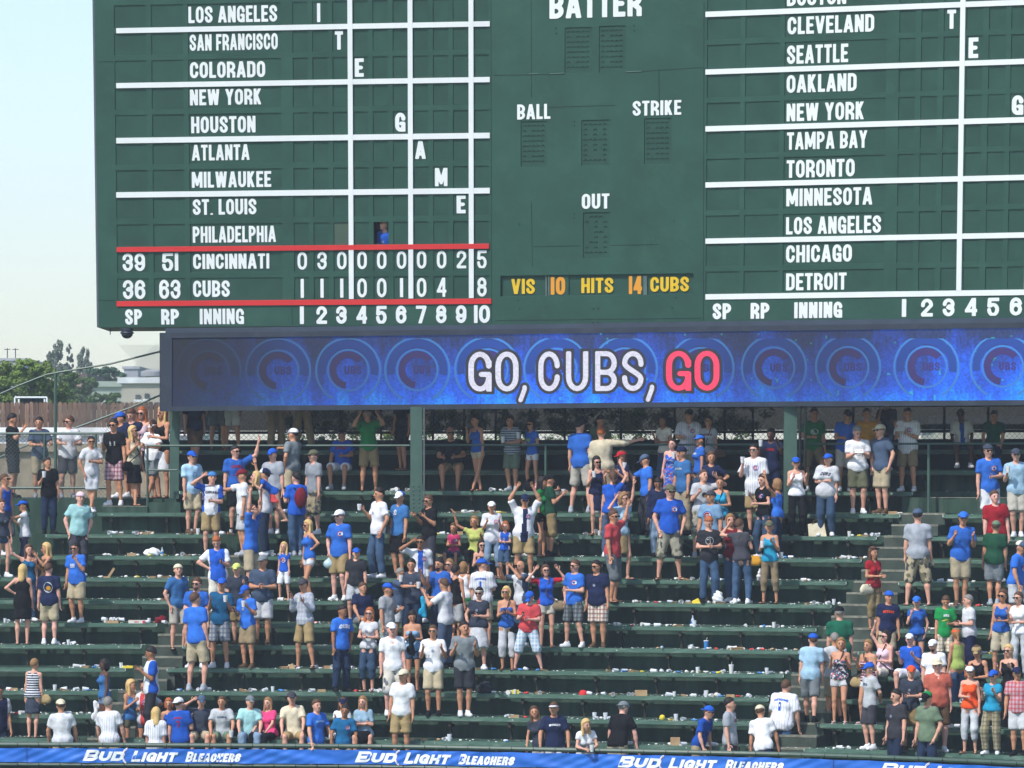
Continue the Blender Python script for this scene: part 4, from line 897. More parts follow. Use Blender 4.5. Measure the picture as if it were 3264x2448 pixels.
# ------------------------------------------------------------------ people: smooth continuous bodies grown from a posed skeleton
class Grid:
    def __init__(s, lo, hi, h, hz=None, zfine=None):
        s.x = np.arange(lo[0], hi[0]+h, h); s.y = np.arange(lo[1], hi[1]+h, h)
        if zfine and zfine < hi[2]: s.z = np.concatenate([np.arange(lo[2], zfine, hz or h), np.arange(zfine, hi[2]+.018, .018)])
        else: s.z = np.arange(lo[2], hi[2]+(hz or h), hz or h)
        s.F = np.full((len(s.x), len(s.y), len(s.z)), 1.0, np.float32)
    def sub(s, lo, hi):
        a = []
        for ax, l, h in ((s.x, lo[0], hi[0]), (s.y, lo[1], hi[1]), (s.z, lo[2], hi[2])):
            i = max(0, int(np.searchsorted(ax, l))-1); j = min(len(ax), int(np.searchsorted(ax, h))+1); a.append((i, j))
        (i0, i1), (j0, j1), (k0, k1) = a
        if i1 <= i0 or j1 <= j0 or k1 <= k0: return None
        P = (s.x[i0:i1, None, None], s.y[None, j0:j1, None], s.z[None, None, k0:k1]); return (slice(i0, i1), slice(j0, j1), slice(k0, k1)), P
    def put(s, sl, d, k):
        a = s.F[sl]; h = np.maximum(k-np.abs(a-d), 0)/k; s.F[sl] = np.minimum(a, d)-h*h*k*.25
    def cone(s, a, b, ra, rb, k=.03, cut=None, fy=1.0):
        """rounded cone a->b; cut = (point, normal): keep only the side the normal points away from"""
        m = max(ra, rb)+.07; lo = [min(a[i], b[i])-m for i in range(3)]; hi = [max(a[i], b[i])+m for i in range(3)]
        q = s.sub(lo, hi)
        if not q: return
        sl, (X, Y, Z) = q; dx, dy, dz = b[0]-a[0], (b[1]-a[1])*fy, b[2]-a[2]; L = dx*dx+dy*dy+dz*dz+1e-9
        px, py, pz = X-a[0], (Y-a[1])*fy, Z-a[2]; t = np.clip((px*dx+py*dy+pz*dz)/L, 0, 1)
        d = np.sqrt((px-t*dx)**2+(py-t*dy)**2+(pz-t*dz)**2)-(ra+(rb-ra)*t)
        if cut is not None: c, n = cut; d = np.maximum(d, (X-c[0])*n[0]+(Y-c[1])*n[1]+(Z-c[2])*n[2])
        s.put(sl, d, k)
    def ell(s, c, r, k=.03, M=None, cut=None):
        m = max(r)+.07; q = s.sub([c[i]-m for i in range(3)], [c[i]+m for i in range(3)])
        if not q: return
        sl, (X, Y, Z) = q; px, py, pz = X-c[0], Y-c[1], Z-c[2]
        if M is not None:
            px, py, pz = (M[0][0]*px+M[1][0]*py+M[2][0]*pz, M[0][1]*px+M[1][1]*py+M[2][1]*pz, M[0][2]*px+M[1][2]*py+M[2][2]*pz)
        g = np.sqrt((px/r[0])**2+(py/r[1])**2+(pz/r[2])**2); d = (g-1)*min(r)
        if cut is not None: d = np.maximum(d, cut[0]*px+cut[1]*py+cut[2]*pz-cut[3])
        s.put(sl, d, k)
    def mesh(s):
        F = s.F; F[0], F[-1] = 1, 1; F[:, 0], F[:, -1] = 1, 1; F[:, :, 0], F[:, :, -1] = 1, 1
        I = F < 0; nx, ny, nz = F.shape
        cnt = np.zeros((nx-1, ny-1, nz-1), np.float32); acc = np.zeros((3, nx-1, ny-1, nz-1), np.float32)
        ax = [s.x, s.y, s.z]; faces = []
        CR = []
        for d in range(3):
            n = F.shape[d]; lo = [slice(None)]*3; hi = [slice(None)]*3; lo[d] = slice(0, n-1); hi[d] = slice(1, n)
            f0, f1 = F[tuple(lo)], F[tuple(hi)]; c = I[tuple(lo)] != I[tuple(hi)]; idx = np.nonzero(c)
            t = f0[idx]/(f0[idx]-f1[idx]); pos = []
            for e in range(3):
                v = ax[e][idx[e]]
                if e == d: v = v+t*(ax[e][np.minimum(idx[e]+1, len(ax[e])-1)]-v)
                pos.append(v)
            o = [e for e in range(3) if e != d]
            for da in (0, 1):
                for db in (0, 1):
                    J = [idx[0], idx[1], idx[2]]; J = [j.copy() for j in J]; J[o[0]] -= da; J[o[1]] -= db
                    np.add.at(cnt, tuple(J), 1)
                    for e in range(3): np.add.at(acc[e], tuple(J), pos[e])
            CR.append((idx, I[tuple(lo)][idx], o))
        ids = np.full(cnt.shape, -1, np.int32); act = cnt > 0; ids[act] = np.arange(act.sum())
        V = np.stack([acc[e][act]/cnt[act] for e in range(3)], 1)
        for d, (idx, ins, o) in enumerate(CR):
            q = []
            for da, db in ((0, 0), (1, 0), (1, 1), (0, 1)):
                J = [j.copy() for j in idx]; J[o[0]] -= da; J[o[1]] -= db; q.append(ids[tuple(J)])
            q = np.stack(q, 1); flip = ins if d != 1 else ~ins
            q[~flip] = q[~flip][:, ::-1]; faces.append(q)
        return V, np.concatenate(faces)[:, ::-1]
def vec(*a): return np.array(a, float)
def nrm(v): return v/(np.linalg.norm(v)+1e-9)
ARM = {'d': ((.13,.03,-1),(.08,.16,-1)), 'k': ((.42,-.12,-1),(-.30,.30,-1)), 'h': ((.85,-.15,-.75),(-.85,.25,-.50)), 'f': ((.20,.10,-1),(-.72,.70,.02)),
       'c': ((.20,.15,-1),(-.22,.75,.62)), 'p': ((.14,.22,-1),(-.45,.80,.30)), 'x': ((.18,.30,-1),(-.92,.34,.12)), 'r': ((.34,.30,-1),(.04,.32,-1)),
       'l': ((.25,.42,-.9),(-.45,.80,-.03)), 'o': ((.25,.95,-.25),(.05,1,.05)), 'e': ((.75,.25,.05),(-.62,.12,.85)), 'u': ((.30,.15,1),(-.02,.1,1)),
       'w': ((.80,.12,.45),(.22,.15,1)), 's': ((.75,.40,.22),(-.80,.25,.60)), 'm': ((.20,.35,-.85),(-.40,.48,1)), 'g': ((.38,.72,-.05),(-.38,.40,.70)),
       'b': ((.28,-.34,-1),(-.65,-.35,-.45)), 'q': ((1,.12,-.02),(1,.15,.18)), 'a': ((.85,.15,-.25),(.70,.25,.35)), 'n': ((.25,.12,-1),(.0,.45,-1)),
       'j': ((.22,.5,-.85),(-.1,.75,-.65)), 'y': ((.55,.30,1),(-.55,.20,1)), 't': ((.35,.55,-.5),(-.25,.55,.85))}
SKN = {'f': (214,160,136), 't': (196,140,108), 'p': (224,168,150), 'd': (92,60,44), 'm': (160,110,80)}
HAIRC = {'bl': (205,172,112), 'br': (84,58,40), 'dk': (30,24,22), 'rd': (165,92,48), 'gy': (128,124,118), 'lb': (142,106,68)}
CLR = dict(white=(232,234,238), offw=(222,216,200), cream=(226,214,184), royal=(34,92,196), blue=(50,112,208), mblue=(66,126,190), lblue=(140,180,216), sky=(170,206,230), teal=(28,104,152),
  aqua=(158,204,204), turq=(40,164,206), navy=(28,38,72), slate=(78,96,122), dslate=(62,70,86), grey=(166,172,180), lgrey=(190,194,198), mgrey=(122,130,134), dgrey=(66,66,74), black=(20,20,24),
  char=(46,48,54), red=(186,34,48), coral=(226,84,88), pink=(232,72,128), lpink=(226,196,206), salmon=(206,108,88), orange=(240,88,40), yellow=(214,206,96), lemon=(206,216,120), gold=(206,148,44),
  green=(28,140,72), dgreen=(26,74,52), sage=(112,132,108), fgreen=(22,96,72), olive=(96,98,76), khaki=(188,174,144), sand=(168,146,104), tan=(150,132,104), brown=(98,76,56), beige=(206,200,186),
  denim=(64,90,120), ddenim=(36,52,78), ldenim=(128,152,176), camo=(168,164,146), lime=(160,178,96), bwhite=(238,240,244), maroon=(120,26,40), lav=(150,158,180))
def clin(c): return tuple(min(.86, v*.86) for v in lin(CLR[c]))
CV = [1.0]
def cloth(spec, v=None):
    """material of a garment: colour or colour/pattern"""
    v = CV[0] if v is None else v; key = 'cloth_'+spec.replace('/', '_')+('' if v == 1.0 else '_%d' % int(v*100))
    if key in MATS: return MATS[key]
    base, *pt = spec.split('/'); col = tuple(min(.86, q*v) for q in clin(base))
    m = mat(key, col, .85, .15, .13, 9, .55, 14)
    if not pt: return m
    nt = m.node_tree; n = nt.nodes; l = nt.links; b = n['Principled BSDF']; src = b.inputs['Base Color'].links[0].from_socket
    tc = n.new('ShaderNodeTexCoord'); sx = n.new('ShaderNodeSeparateXYZ'); l.new(tc.outputs['Object'], sx.inputs[0])
    def band(o, pitch, duty, ph=0.0):
        a = n.new('ShaderNodeMath'); a.operation = 'MULTIPLY_ADD'; a.inputs[1].default_value = 1/pitch; a.inputs[2].default_value = ph+100; l.new(o, a.inputs[0])
        f = n.new('ShaderNodeMath'); f.operation = 'FRACT'; l.new(a.outputs[0], f.inputs[0]); g = n.new('ShaderNodeMath'); g.operation = 'LESS_THAN'; g.inputs[1].default_value = duty; l.new(f.outputs[0], g.inputs[0]); return g.outputs[0]
    def over(s0, fac, c, k=1.0):
        mx = n.new('ShaderNodeMix'); mx.data_type = 'RGBA'; q = n.new('ShaderNodeMath'); q.operation = 'MULTIPLY'; q.inputs[1].default_value = k; l.new(fac, q.inputs[0]); l.new(q.outputs[0], mx.inputs[0])
        l.new(s0, mx.inputs[6]); mx.inputs[7].default_value = (*c, 1); return mx.outputs[2]
    p = pt[0]; c2 = clin(pt[1]) if len(pt) > 1 else (.3, .35, .45)
    if p == 'stripe': src = over(src, band(sx.outputs[2], .055, .5), c2)
    if p == 'wide': src = over(src, band(sx.outputs[2], .085, .45), c2)
    if p == 'pin': src = over(src, band(sx.outputs[0], .048, .16), clin('lav'), .8)
    if p == 'plaid':
        src = over(src, band(sx.outputs[0], .075, .38), c2, .55); src = over(src, band(sx.outputs[2], .085, .38), c2, .55)
        src = over(src, band(sx.outputs[0], .075, .10, .6), c2, .8)
    if p in ('camo', 'floral', 'print'):
        v = n.new('ShaderNodeTexVoronoi'); v.inputs['Scale'].default_value = 15 if p == 'camo' else 28; l.new(tc.outputs['Object'], v.inputs[0])
        r = n.new('ShaderNodeSeparateColor'); l.new(v.outputs['Color'], r.inputs[0])
        for i, (t, c) in enumerate(((.55, c2), (.78, clin('dgrey') if p == 'camo' else clin('red' if p == 'floral' else 'offw')))):
            g = n.new('ShaderNodeMath'); g.operation = 'GREATER_THAN'; g.inputs[1].default_value = t; l.new(r.outputs[0], g.inputs[0]); src = over(src, g.outputs[0], c, .8)
    l.new(src, b.inputs['Base Color']); return m
def skinm(k): return mat('skin_%s' % k, tuple(v*.92 for v in lin(SKN[k])), .55, .35, .07, 14)
def hairm(k): return mat('hair_%s' % k, lin(HAIRC[k]), .6, .3, .25, 40, .3, 80, stretch=(3, 3, .6))
M_eye = mat('dark_eye', (.03,.022,.02), .4, .5, 0); M_lip = mat('lips', (.36,.12,.10), .6, .3, 0)
M_lens = mat('dark_lens', (.008,.008,.010), .15, .6, 0); M_sole = mat('shoe_rubber', (.10,.10,.10), .8, .2, .1)
def box_sm(mb, c, s, M=None):
    x, y, z = s
    vs = [(sx*x, sy*y, sz*z) for sz in (-1, 1) for sx, sy in ((-1, -1), (1, -1), (1, 1), (-1, 1))]
    if M is not None: vs = [tuple(np.asarray(M) @ np.array(v)) for v in vs]
    mb.add([(c[0]+v[0], c[1]+v[1], c[2]+v[2]) for v in vs], [(0,3,2,1),(4,5,6,7),(0,1,5,4),(1,2,6,5),(2,3,7,6),(3,0,4,7)])
def shoe_mesh(kind, c):
    CV[0] = 1.0; key = 'shoe_%s_%s' % (kind, c)
    if key in SHM: return SHM[key]
    if kind == 'flip':
        b = MB(); b.lathe([(.045, 0), (.047, .012)], 12); b.v = [(v[0], v[1]*2.75-.055, v[2]) for v in b.v]
        b.bar((0,-.135,.045), (-.040,-.04,.055), .008, 4); b.bar((0,-.135,.045), (.040,-.04,.055), .008, 4); me = b.mesh(key, [cloth(c)])
    else:
        g = Grid((-.08,-.25,-.02), (.08,.13,.16), .015)
        g.cone((0,.035,.035), (0,-.13,.030), .045, .046, .02); g.cone((0,.035,.04), (0,-.02,.085), .044, .040, .03); g.cone((0,.03,.05), (0,.02,.105), .042, .044, .02)
        q = g.sub((-.1,-.3,-.1), (.1,.2,.2)); sl, (X, Y, Z) = q; g.F[sl] = np.maximum(g.F[sl], .004-Z+0*X+0*Y); V, F = g.mesh()
        mi = (V[F].mean(1)[:, 2] < .022).astype(int); me = np_mesh(key, V, F, [cloth(c), cloth('offw') if c != 'black' else M_sole], True, mi)
    SHM[key] = me; return me
def emblem(kind):
    """flat printed marks: list of (verts, faces, material) around the origin, in metres"""
    out = []
    def ring(r0, r1, a0, a1, m, n=20): out.append(([(r*math.cos(R(a0+(a1-a0)*i/n)), r*math.sin(R(a0+(a1-a0)*i/n))) for i in range(n+1) for r in (r0, r1)], [(2*i, 2*i+1, 2*i+3, 2*i+2) for i in range(n)], m))
    wh, rd, bl = cloth('bwhite'), cloth('red'), cloth('royal')
    if kind in ('C', 'CB'):
        k = 1.0 if kind == 'C' else 1.8
        ring(0, .052*k, 0, 360, wh); ring(.044*k, .053*k, 0, 360, bl); ring(.021*k, .037*k, 40, 320, rd)
        V, F, w = text_geo('UBS', .5, .18, .1); out.append(([((a/w-.5)*.036*k+.012*k, (c-.5)*.018*k) for a, c in V], F, rd))
    if kind == 'bear':
        ring(0, .052, 0, 360, wh); ring(.036, .050, 40, 320, rd); ring(0, .024, 0, 360, bl, 8)
    if kind == 'oval':
        out.append(([(.085*math.cos(R(18*i)), .062*math.sin(R(18*i))) for i in range(20)], [tuple(range(20))], wh))
        for a in (-.03, .035): out.append(([(a+.016*math.cos(R(60*i)), .01+.022*math.sin(R(60*i))-.03) for i in range(6)], [tuple(range(6))], cloth('green')))
    if kind == 'circ':
        ring(.075, .082, 0, 360, wh, 26); out.append(([(.012,-.06),(.020,-.06),(.006,.065),(-.002,.065)], [(0,1,2,3)], wh)); out.append(([(-.045,.015),(-.02,.03),(-.03,.045),(-.05,.035)], [(0,1,2,3)], wh))
    if kind == 'swoosh': 
        V = []; n = 12
        for i in range(n+1):
            t = i/n; x = -.10+.22*t; y = -.055+.05*t*t+.012*math.sin(t*3); V += [(x, y+.03*math.sin(math.pi*t)*(1-t)-.0), (x, y-.022*math.sin(math.pi*min(1, t*1.3+.1))*(1-t))]
        out.append((V, [(2*i, 2*i+1, 2*i+3, 2*i+2) for i in range(n)], cloth('yellow')))
    if kind == 'bigprint': 
        out.append(([(.10*math.cos(R(30*i)), .12*math.sin(R(30*i))) for i in range(12)], [tuple(range(12))], cloth('lgrey')))
        out.append(([(.055*math.cos(R(40*i))+.01, .05*math.sin(R(40*i))-.02) for i in range(9)], [tuple(range(9))], cloth('gold')))
    if kind == 'bars': 
        for z in (.03, 0, -.03): out.append(([(-.06,z-.009),(.06,z-.009),(.06,z+.009),(-.06,z+.009)], [(0,1,2,3)], wh))
    if kind == 'photo':
        out.append(([(-.09,-.11),(.09,-.11),(.09,.11),(-.09,.11)], [(0,1,2,3)], cloth('mgrey'))); out.append(([(.055*math.cos(R(30*i)), .07*math.sin(R(30*i))-.02) for i in range(12)], [tuple(range(12))], cloth('lgrey')))
    if kind == 'heart':
        out.append(([(0,-.07),(.07,-.01),(.08,.03),(.05,.055),(0,.03),(-.05,.055),(-.08,.03),(-.07,-.01)], [tuple(range(8))], cloth('lime')))
    if kind == 'wreath': ring(.045, .058, -60, 240, cloth('mblue'))
    if kind == 'marks': 
        V, F, w = text_geo('XO', .5, .2, .1); out.append(([((a/w-.5)*.09, (c-.5)*.05) for a, c in V], F, cloth('lgrey')))
    if kind == 'yb': ring(0, .05, 0, 360, cloth('char'), 12); out.append(([(.0,-.05),(.05,-.03),(.04,0),(0,-.01)], [(0,1,2,3)], cloth('gold')))
    if kind == 'spot': ring(0, .03, 0, 360, cloth('lav'), 10)
    return out
def txt_emblem(t, c, wd, ht, arch=0.0, shear=0.0):
    V, F, w = text_geo(t, .55, .2, .1, shear=shear); return [([((a/w-.5)*wd, (k-.5)*ht-arch*((a/w-.5)*2)**2) for a, k in V], F, cloth(c))]
NP = [0]; PEOPLE = []
DBG = {}
def person(top, foot_world, scale, sex='m', yaw=0, arms='dd', legs='s', b=1.0, skin='t', hair='sdk', hat='-', shirt='tee:white', bottom='shorts:khaki', shoe='snk:white', ex=()):
    """returns the body object; foot_world is the point under the pelvis at foot level"""
    NP[0] += 1; rs = random.Random(NP[0]*77+3); E = {}
    for e in ex:
        k = e.split('=')[0]; E[k] = e.split('=')[1] if '=' in e else True
    b = 1+(b-1)*.85-.04; fem = sex in 'wg'; kid = sex in 'gk'
    hw = (.092 if not fem else .095)*(1+(b-1)*.5)
    sit = legs in ('j', 'i'); lean = float(E.get('lean', rs.uniform(-2, 3.5))); sl_ = float(E.get('sl', rs.uniform(-4, 4))); E.setdefault('hy', str(rs.uniform(-20, 20))); E.setdefault('hp', str(rs.uniform(-4, 8))); CV[0] = rs.choice([.72, .82, .92, 1.0, 1.0, 1.1])
    hipz = .92 if not sit else .50
    hip0 = vec(0, 0, hipz)
    # legs ---------------------------------------------------------------
    FX = {'s': .10, 'w': .20, 'c': -.03, 't': .09, 'k': .12, 'n': .07, 'm': .30}.get(legs, .12)+(rs.uniform(-.03, .05) if legs == 's' else 0); KB = rs.uniform(0, .09); KS = rs.choice([-1, 1])
    J = {}
    for sd, sg in (('L', -1), ('R', 1)):
        h = hip0+vec(sg*hw, 0, -.02); an = vec(sg*FX, .02, .085); toe = sg*.25+rs.uniform(-.2, .2)
        if legs == 's': kn = vec(sg*(hw+FX)/2*(1.04 if sg != KS else 1.1), -.02-(KB if sg == KS else 0), .49); an[1] -= (KB*.5 if sg == KS else 0)
        elif legs in 'wm': kn = vec(sg*(hw+FX)/2*1.05, -.03, .48); toe = sg*.4
        elif legs == 'n': kn = vec(sg*(hw+FX)/2, -.02, .49)
        elif legs == 'c': kn = vec(sg*.045, -.03 if sg > 0 else 0, .49); an = vec(-sg*.06, -.10 if sg > 0 else .03, .085)
        elif legs == 't': kn = vec(sg*.09, -.12*sg, .49); an = vec(sg*.09, -.26 if sg > 0 else .20, .10)
        elif legs == 'k': kn = vec(sg*.11, -.02 if sg < 0 else -.14, .50); an = vec(sg*.12, .02 if sg < 0 else -.02, .085)
        elif legs == 'v': kn = vec(sg*.14, -.02 if sg < 0 else -.34, .49 if sg < 0 else .62); an = vec(sg*.13, .02 if sg < 0 else -.38, .085 if sg < 0 else .22)
        elif legs == 'j': kn = vec(sg*.17, -.42, .50); an = vec(sg*.15, -.42, .085)
        elif legs == 'i': kn = vec(sg*.10, -.40, .52); an = vec(sg*.08, -.50, .085)
        elif legs == 'z': kn = hip0+vec(sg*.08, .10, -.42); an = hip0+vec(sg*.05, .30, -.72)
        if 'legx' in E: an = an+vec(float(E['legx'])*sg, 0, 0); kn = kn+vec(float(E['legx'])*sg*.5, 0, 0)
        J[sd] = (h, kn, an, toe)
    # torso frame: leans about the pelvis ---------------------------------
    ca, sa = math.cos(R(lean)), math.sin(R(lean)); cb, sb_ = math.cos(R(sl_)), math.sin(R(sl_))
    Mx = np.array([[1, 0, 0], [0, ca, -sa], [0, sa, ca]]).T if False else np.array([[1, 0, 0], [0, ca, -sa], [0, sa, ca]])
    My = np.array([[cb, 0, sb_], [0, 1, 0], [-sb_, 0, cb]]); Mt = My @ Mx
    # forward is -y: positive lean tips the chest toward -y
    def T(x, y, z): return hip0+Mt @ vec(x, y, z-.92)
    sw = (.172 if not fem else .148)*(1+(b-1)*.45)*(0.9 if kid else 1)
    HC_ = T(0, -.012, 1.642)
    hy, hp = R(float(E.get('hy', 0))), R(float(E.get('hp', 0))+lean*.35)
    Mh0 = np.array([[1, 0, 0], [0, math.cos(hp), -math.sin(hp)], [0, math.sin(hp), math.cos(hp)]]); Mz = np.array([[math.cos(hy), -math.sin(hy), 0], [math.sin(hy), math.cos(hy), 0], [0, 0, 1]])
    Mh = My @ Mz @ Mh0; hs = 1.07 if not kid else 1.30
    if kid: HC_ = HC_+vec(0, 0, .02)
    if E.get('headf'): HC_ = HC_+vec(0, -float(E['headf']), -.02)
    def H(x, y, z): return HC_+Mh @ (vec(x, y, z)*hs)
    arm = {}
    al = 1.0 if not kid else .92
    for i, (sd, sg) in enumerate((('L', -1), ('R', 1))):
        up, fo = ARM[arms[i]]; S0 = T(sg*sw, .005, 1.425)
        jit = [rs.uniform(-.05, .05) for _ in range(4)]
        up = nrm(vec(sg*up[0]+jit[0], -up[1]+jit[1], up[2])); fo = nrm(vec(sg*fo[0]+jit[2], -fo[1]+jit[3], fo[2]))
        mix = 1.0 if arms[i] in 'kfcpxmgshb' else .35
        up = nrm(up*(1-mix)+ (Mt @ up)*mix); fo = nrm(fo*(1-mix)+(Mt @ fo)*mix)
        el = S0+up*.285*al; wr = el+fo*.255*al; arm[sd] = (S0, el, wr, fo, up)
    # --- the body as one surface ----------------------------------------
    allp = [HC_]+[p for sd in 'LR' for p in J[sd][:3]]+[p for sd in 'LR' for p in arm[sd][:3]]
    lo = np.min(allp, 0)-.20; hi = np.max(allp, 0)+.20; lo[2] = min(lo[2], 0)-.03; lo[2] = -.03 if legs != 'z' else hip0[2]-.9
    g = Grid(lo, hi, .0245, .030, HC_[2]-.17)
    fb = 1/(1.0)
    bx = b; by_ = b**1.25; bel = max(0, b-1)
    def torso(g, o=0.0, parts='all', k=.05):
        if fem:
            g.ell(T(0, .0, 1.29), (.148*bx+o, .104*by_+o, .175+o), k, Mt); g.ell(T(0, 0, 1.09), (.118*bx+o+bel*.06, .090*by_+o+bel*.05, .16+o), k, Mt); g.ell(T(0, .01, .945), (.157*bx+o, .114*by_+o, .125+o), k, Mt)
            if not kid:
                for sg in (-1, 1): g.ell(T(sg*.064*bx, -.090*by_, 1.275), (.062+o*.7,)*3, .03)
        else:
            g.ell(T(0, 0, 1.30), (.168*bx+o, .112*by_+o, .185+o), k, Mt); g.ell(T(0, -bel*.12, 1.08), (.146*bx+o+bel*.03, .100*by_+o+bel*.14, .175+o), k, Mt); g.ell(T(0, .005, .955), (.158*bx+o, .110*by_+o, .12+o), k, Mt)
        for sg in (-1, 1):
            g.cone(T(0, .012, 1.45), T(sg*sw*.88, .01, 1.425), .050+o, .046+o, .04)
            g.cone(T(sg*sw*.45, .0, 1.40), T(sg*sw*.9, .0, 1.40), .062+o, .050+o, .04)
    torso(g)
    nk = .056 if not fem else .045
    g.cone(T(0, .012, 1.44), H(0, .012, -.05), nk+.006, nk, .03)
    g.ell(HC_+Mh @ vec(0, .012, .012)*hs, (.077*hs, .094*hs, .100*hs), .02, Mh)
    g.cone(H(0, -.030, -.045), H(0, -.046, -.085), .058*hs, .036*hs, .03)
    g.cone(H(0, -.086, .008), H(0, -.104, -.022), .010*hs, .016*hs, .012)
    for sg in (-1, 1): g.ell(H(sg*.080, .012, -.012), (.012*hs, .020*hs, .030*hs), .008, Mh)
    la = .9 if fem else 1.0; lb = 1+(b-1)*.7
    for sd in 'LR':
        h, kn, an, toe = J[sd]
        g.cone(h, kn, .088*lb*(1.02 if fem else 1), .054*lb*la, .04); c = kn+(an-kn)*.32+vec(0, .012, 0)
        g.cone(kn, c, .050*lb*la, .054*lb*la, .03); g.cone(c, an, .053*lb*la, .033, .03)
        fd = vec(math.sin(toe), -math.cos(toe), 0); ft = vec(an[0], an[1], an[2]-.055)
        if legs == 'z': ft = an+vec(0, .03, -.05)
        g.cone(ft+fd*-.02, ft+fd*.13, .032, .026, .02)
        S0, el, wr, fo, up = arm[sd]; ra = (.047 if not fem else .039)*(1+(b-1)*.6); 
        g.cone(S0, el, ra*1.08, ra*.84, .035); g.cone(el, el+(wr-el)*.35, ra*.86, ra*.86, .02); g.cone(el+(wr-el)*.35, wr, ra*.86, .026 if not fem else .023, .02)
        pl = wr+fo*.075*al; g.cone(wr, pl, .025, .031, .015)
    V, F = g.mesh(); V = list(map(tuple, V)); F = [tuple(f) for f in F]; MI = [0]*len(F)
    # fingers and thumb: short jointed prisms rooted in the palm
    fb_ = MB()
    for sd, sg in (('L', -1), ('R', 1)):
        S0, el, wr, fo, up = arm[sd]; a = nrm(np.cross(fo, vec(0, 0, 1)) if abs(fo[2]) < .9 else vec(0, -1, 0)); side = nrm(np.cross(fo, a)) if abs(fo[2]) < .9 else nrm(np.cross(fo, vec(sg, 0, 0)))
        cr = nrm(np.cross(fo, side)); pal = wr+fo*.07
        for j, (o, L) in enumerate(((-.027, .060), (-.009, .072), (.009, .068), (.026, .052))):
            r0 = pal+side*o; k1 = nrm(fo+cr*.25*sg); k2 = nrm(fo+cr*.75*sg); r1 = r0+k1*(L*.55+.025); r2 = r1+k2*L*.5
            fb_.bar(r0, r1, .0115, 4, .010); fb_.bar(r1, r2, .010, 4, .007)
        t0 = wr+fo*.02+side*-.024; t1 = t0+nrm(fo*.6-side*.8)*.045; fb_.bar(t0, t1, .013, 4, .011); fb_.bar(t1, t1+nrm(fo-side*.2)*.032, .011, 4, .008)
    # face: eyes, brows, mouth
    n0 = len(fb_.f); marks = []
    for sg in (-1, 1):
        box_sm(fb_, H(sg*.031, -.0835, .004), (.012*hs, .006, .0055*hs), Mh); box_sm(fb_, H(sg*.032, -.085, .024), (.016*hs, .005, .0035*hs), Mh)
    n1 = len(fb_.f); box_sm(fb_, H(0, -.0985, -.058), (.020*hs, .006, .0055*hs), Mh); n2 = len(fb_.f)
    off = len(V); V += fb_.v; F2 = [tuple(i+off for i in f) for f in fb_.f]
    me = bpy.data.meshes.new('person'); me.from_pydata(V, [], F+F2)
    for m_ in (skinm(skin), M_eye, M_lip): me.materials.append(m_)
    me.polygons.foreach_set('material_index', MI+[0]*n0+[1]*(n1-n0)+[2]*(n2-n1)); me.polygons.foreach_set('use_smooth', [True]*len(F)+[False]*len(F2)); me.update()
    fw = Vector(foot_world)
    ob = link('person', me, None, fw, (0, 0, R(yaw))); ob.scale = (scale,)*3
    # --- shirt -------------------------------------------------------------
    kind, col = shirt.split(':')[:2]; ph = [rs.uniform(0, 6) for _ in range(4)]
    def wrinkle(g, amp=.007):
        X, Y, Z = g.x[:, None, None], g.y[None, :, None], g.z[None, None, :]
        g.F += (amp*np.sin(17*Z+21*X+ph[0]+5*Y)*np.sin(19*X-14*Z+ph[1]+6*Y)+amp*.45*np.sin(30*Z-37*X+ph[2]+17*Y)*np.sin(9*Z+ph[3])).astype(np.float32)
    sc = {'L': col, 'R': col}; body_c = col; sleeve_c = col
    if '+' in col: body_c, sleeve_c = col.split('+')
    shirt_ob = None
    if kind != 'none':
        lo = np.min([T(-sw-.16, -.28, .6), T(sw+.16, .25, 1.6), T(-.3, -.3, 1.5), T(.3, .3, .6)]+[arm[s][1] for s in 'LR'], 0)-.12; hi = np.max([T(sw+.16, .25, 1.6), T(-.3, -.3, 1.5), T(.3, .3, .6)]+[arm[s][1] for s in 'LR'], 0)+.12
        if kind in ('dress',): lo[2] = min(lo[2], .3)
        g = Grid(lo, hi, .027, .027)
        loose = {'tee': .020, 'polo': .022, 'jersey': .030, 'tank': .012, 'tube': .012, 'dress': .014, 'raglan': .022, 'long': .022, 'open': .030, 'blouse': .018}.get(kind, .02)
        if fem and kind in ('tee', 'polo'): loose = .014
        torso(g, loose)
        g.ell(T(0, .005, .955), ((.166*bx+.014+loose*.8), (.113*by_+.012+loose*.6), .17), .04, Mt)
        hem = {'tank': .90, 'tube': .90, 'jersey': .80, 'open': .78, 'dress': .62}.get(kind, .85 if not fem else .90)
        if 'hem' in E: hem = float(E['hem'])
        if kind not in ('tank', 'tube') and not fem: g.cone(T(0, -.0, .98), T(0, -.0, hem-.02), .150*bx, .158*bx+.012, .05, fy=1.35)
        if kind == 'dress': g.cone(T(0, 0, .98), vec(0, 0, .62 if not sit else .5), .15*bx, .20*bx, .05, fy=1.2)
        hasl = kind in ('tee', 'polo', 'jersey', 'raglan', 'long', 'open', 'blouse')
        # neck opening and hem
        q = g.sub(lo-1, hi+1); sl, (X, Y, Z) = q
        c = T(0, 0, hem); nz = Mt @ vec(0, 0, -1); D = (X-c[0])*nz[0]+(Y-c[1])*nz[1]+(Z-c[2])*nz[2]
        if kind != 'dress': g.F[sl] = np.maximum(g.F[sl], D)
        else: g.F[sl] = np.maximum(g.F[sl], hem+.0-Z+0*X+0*Y-.06)
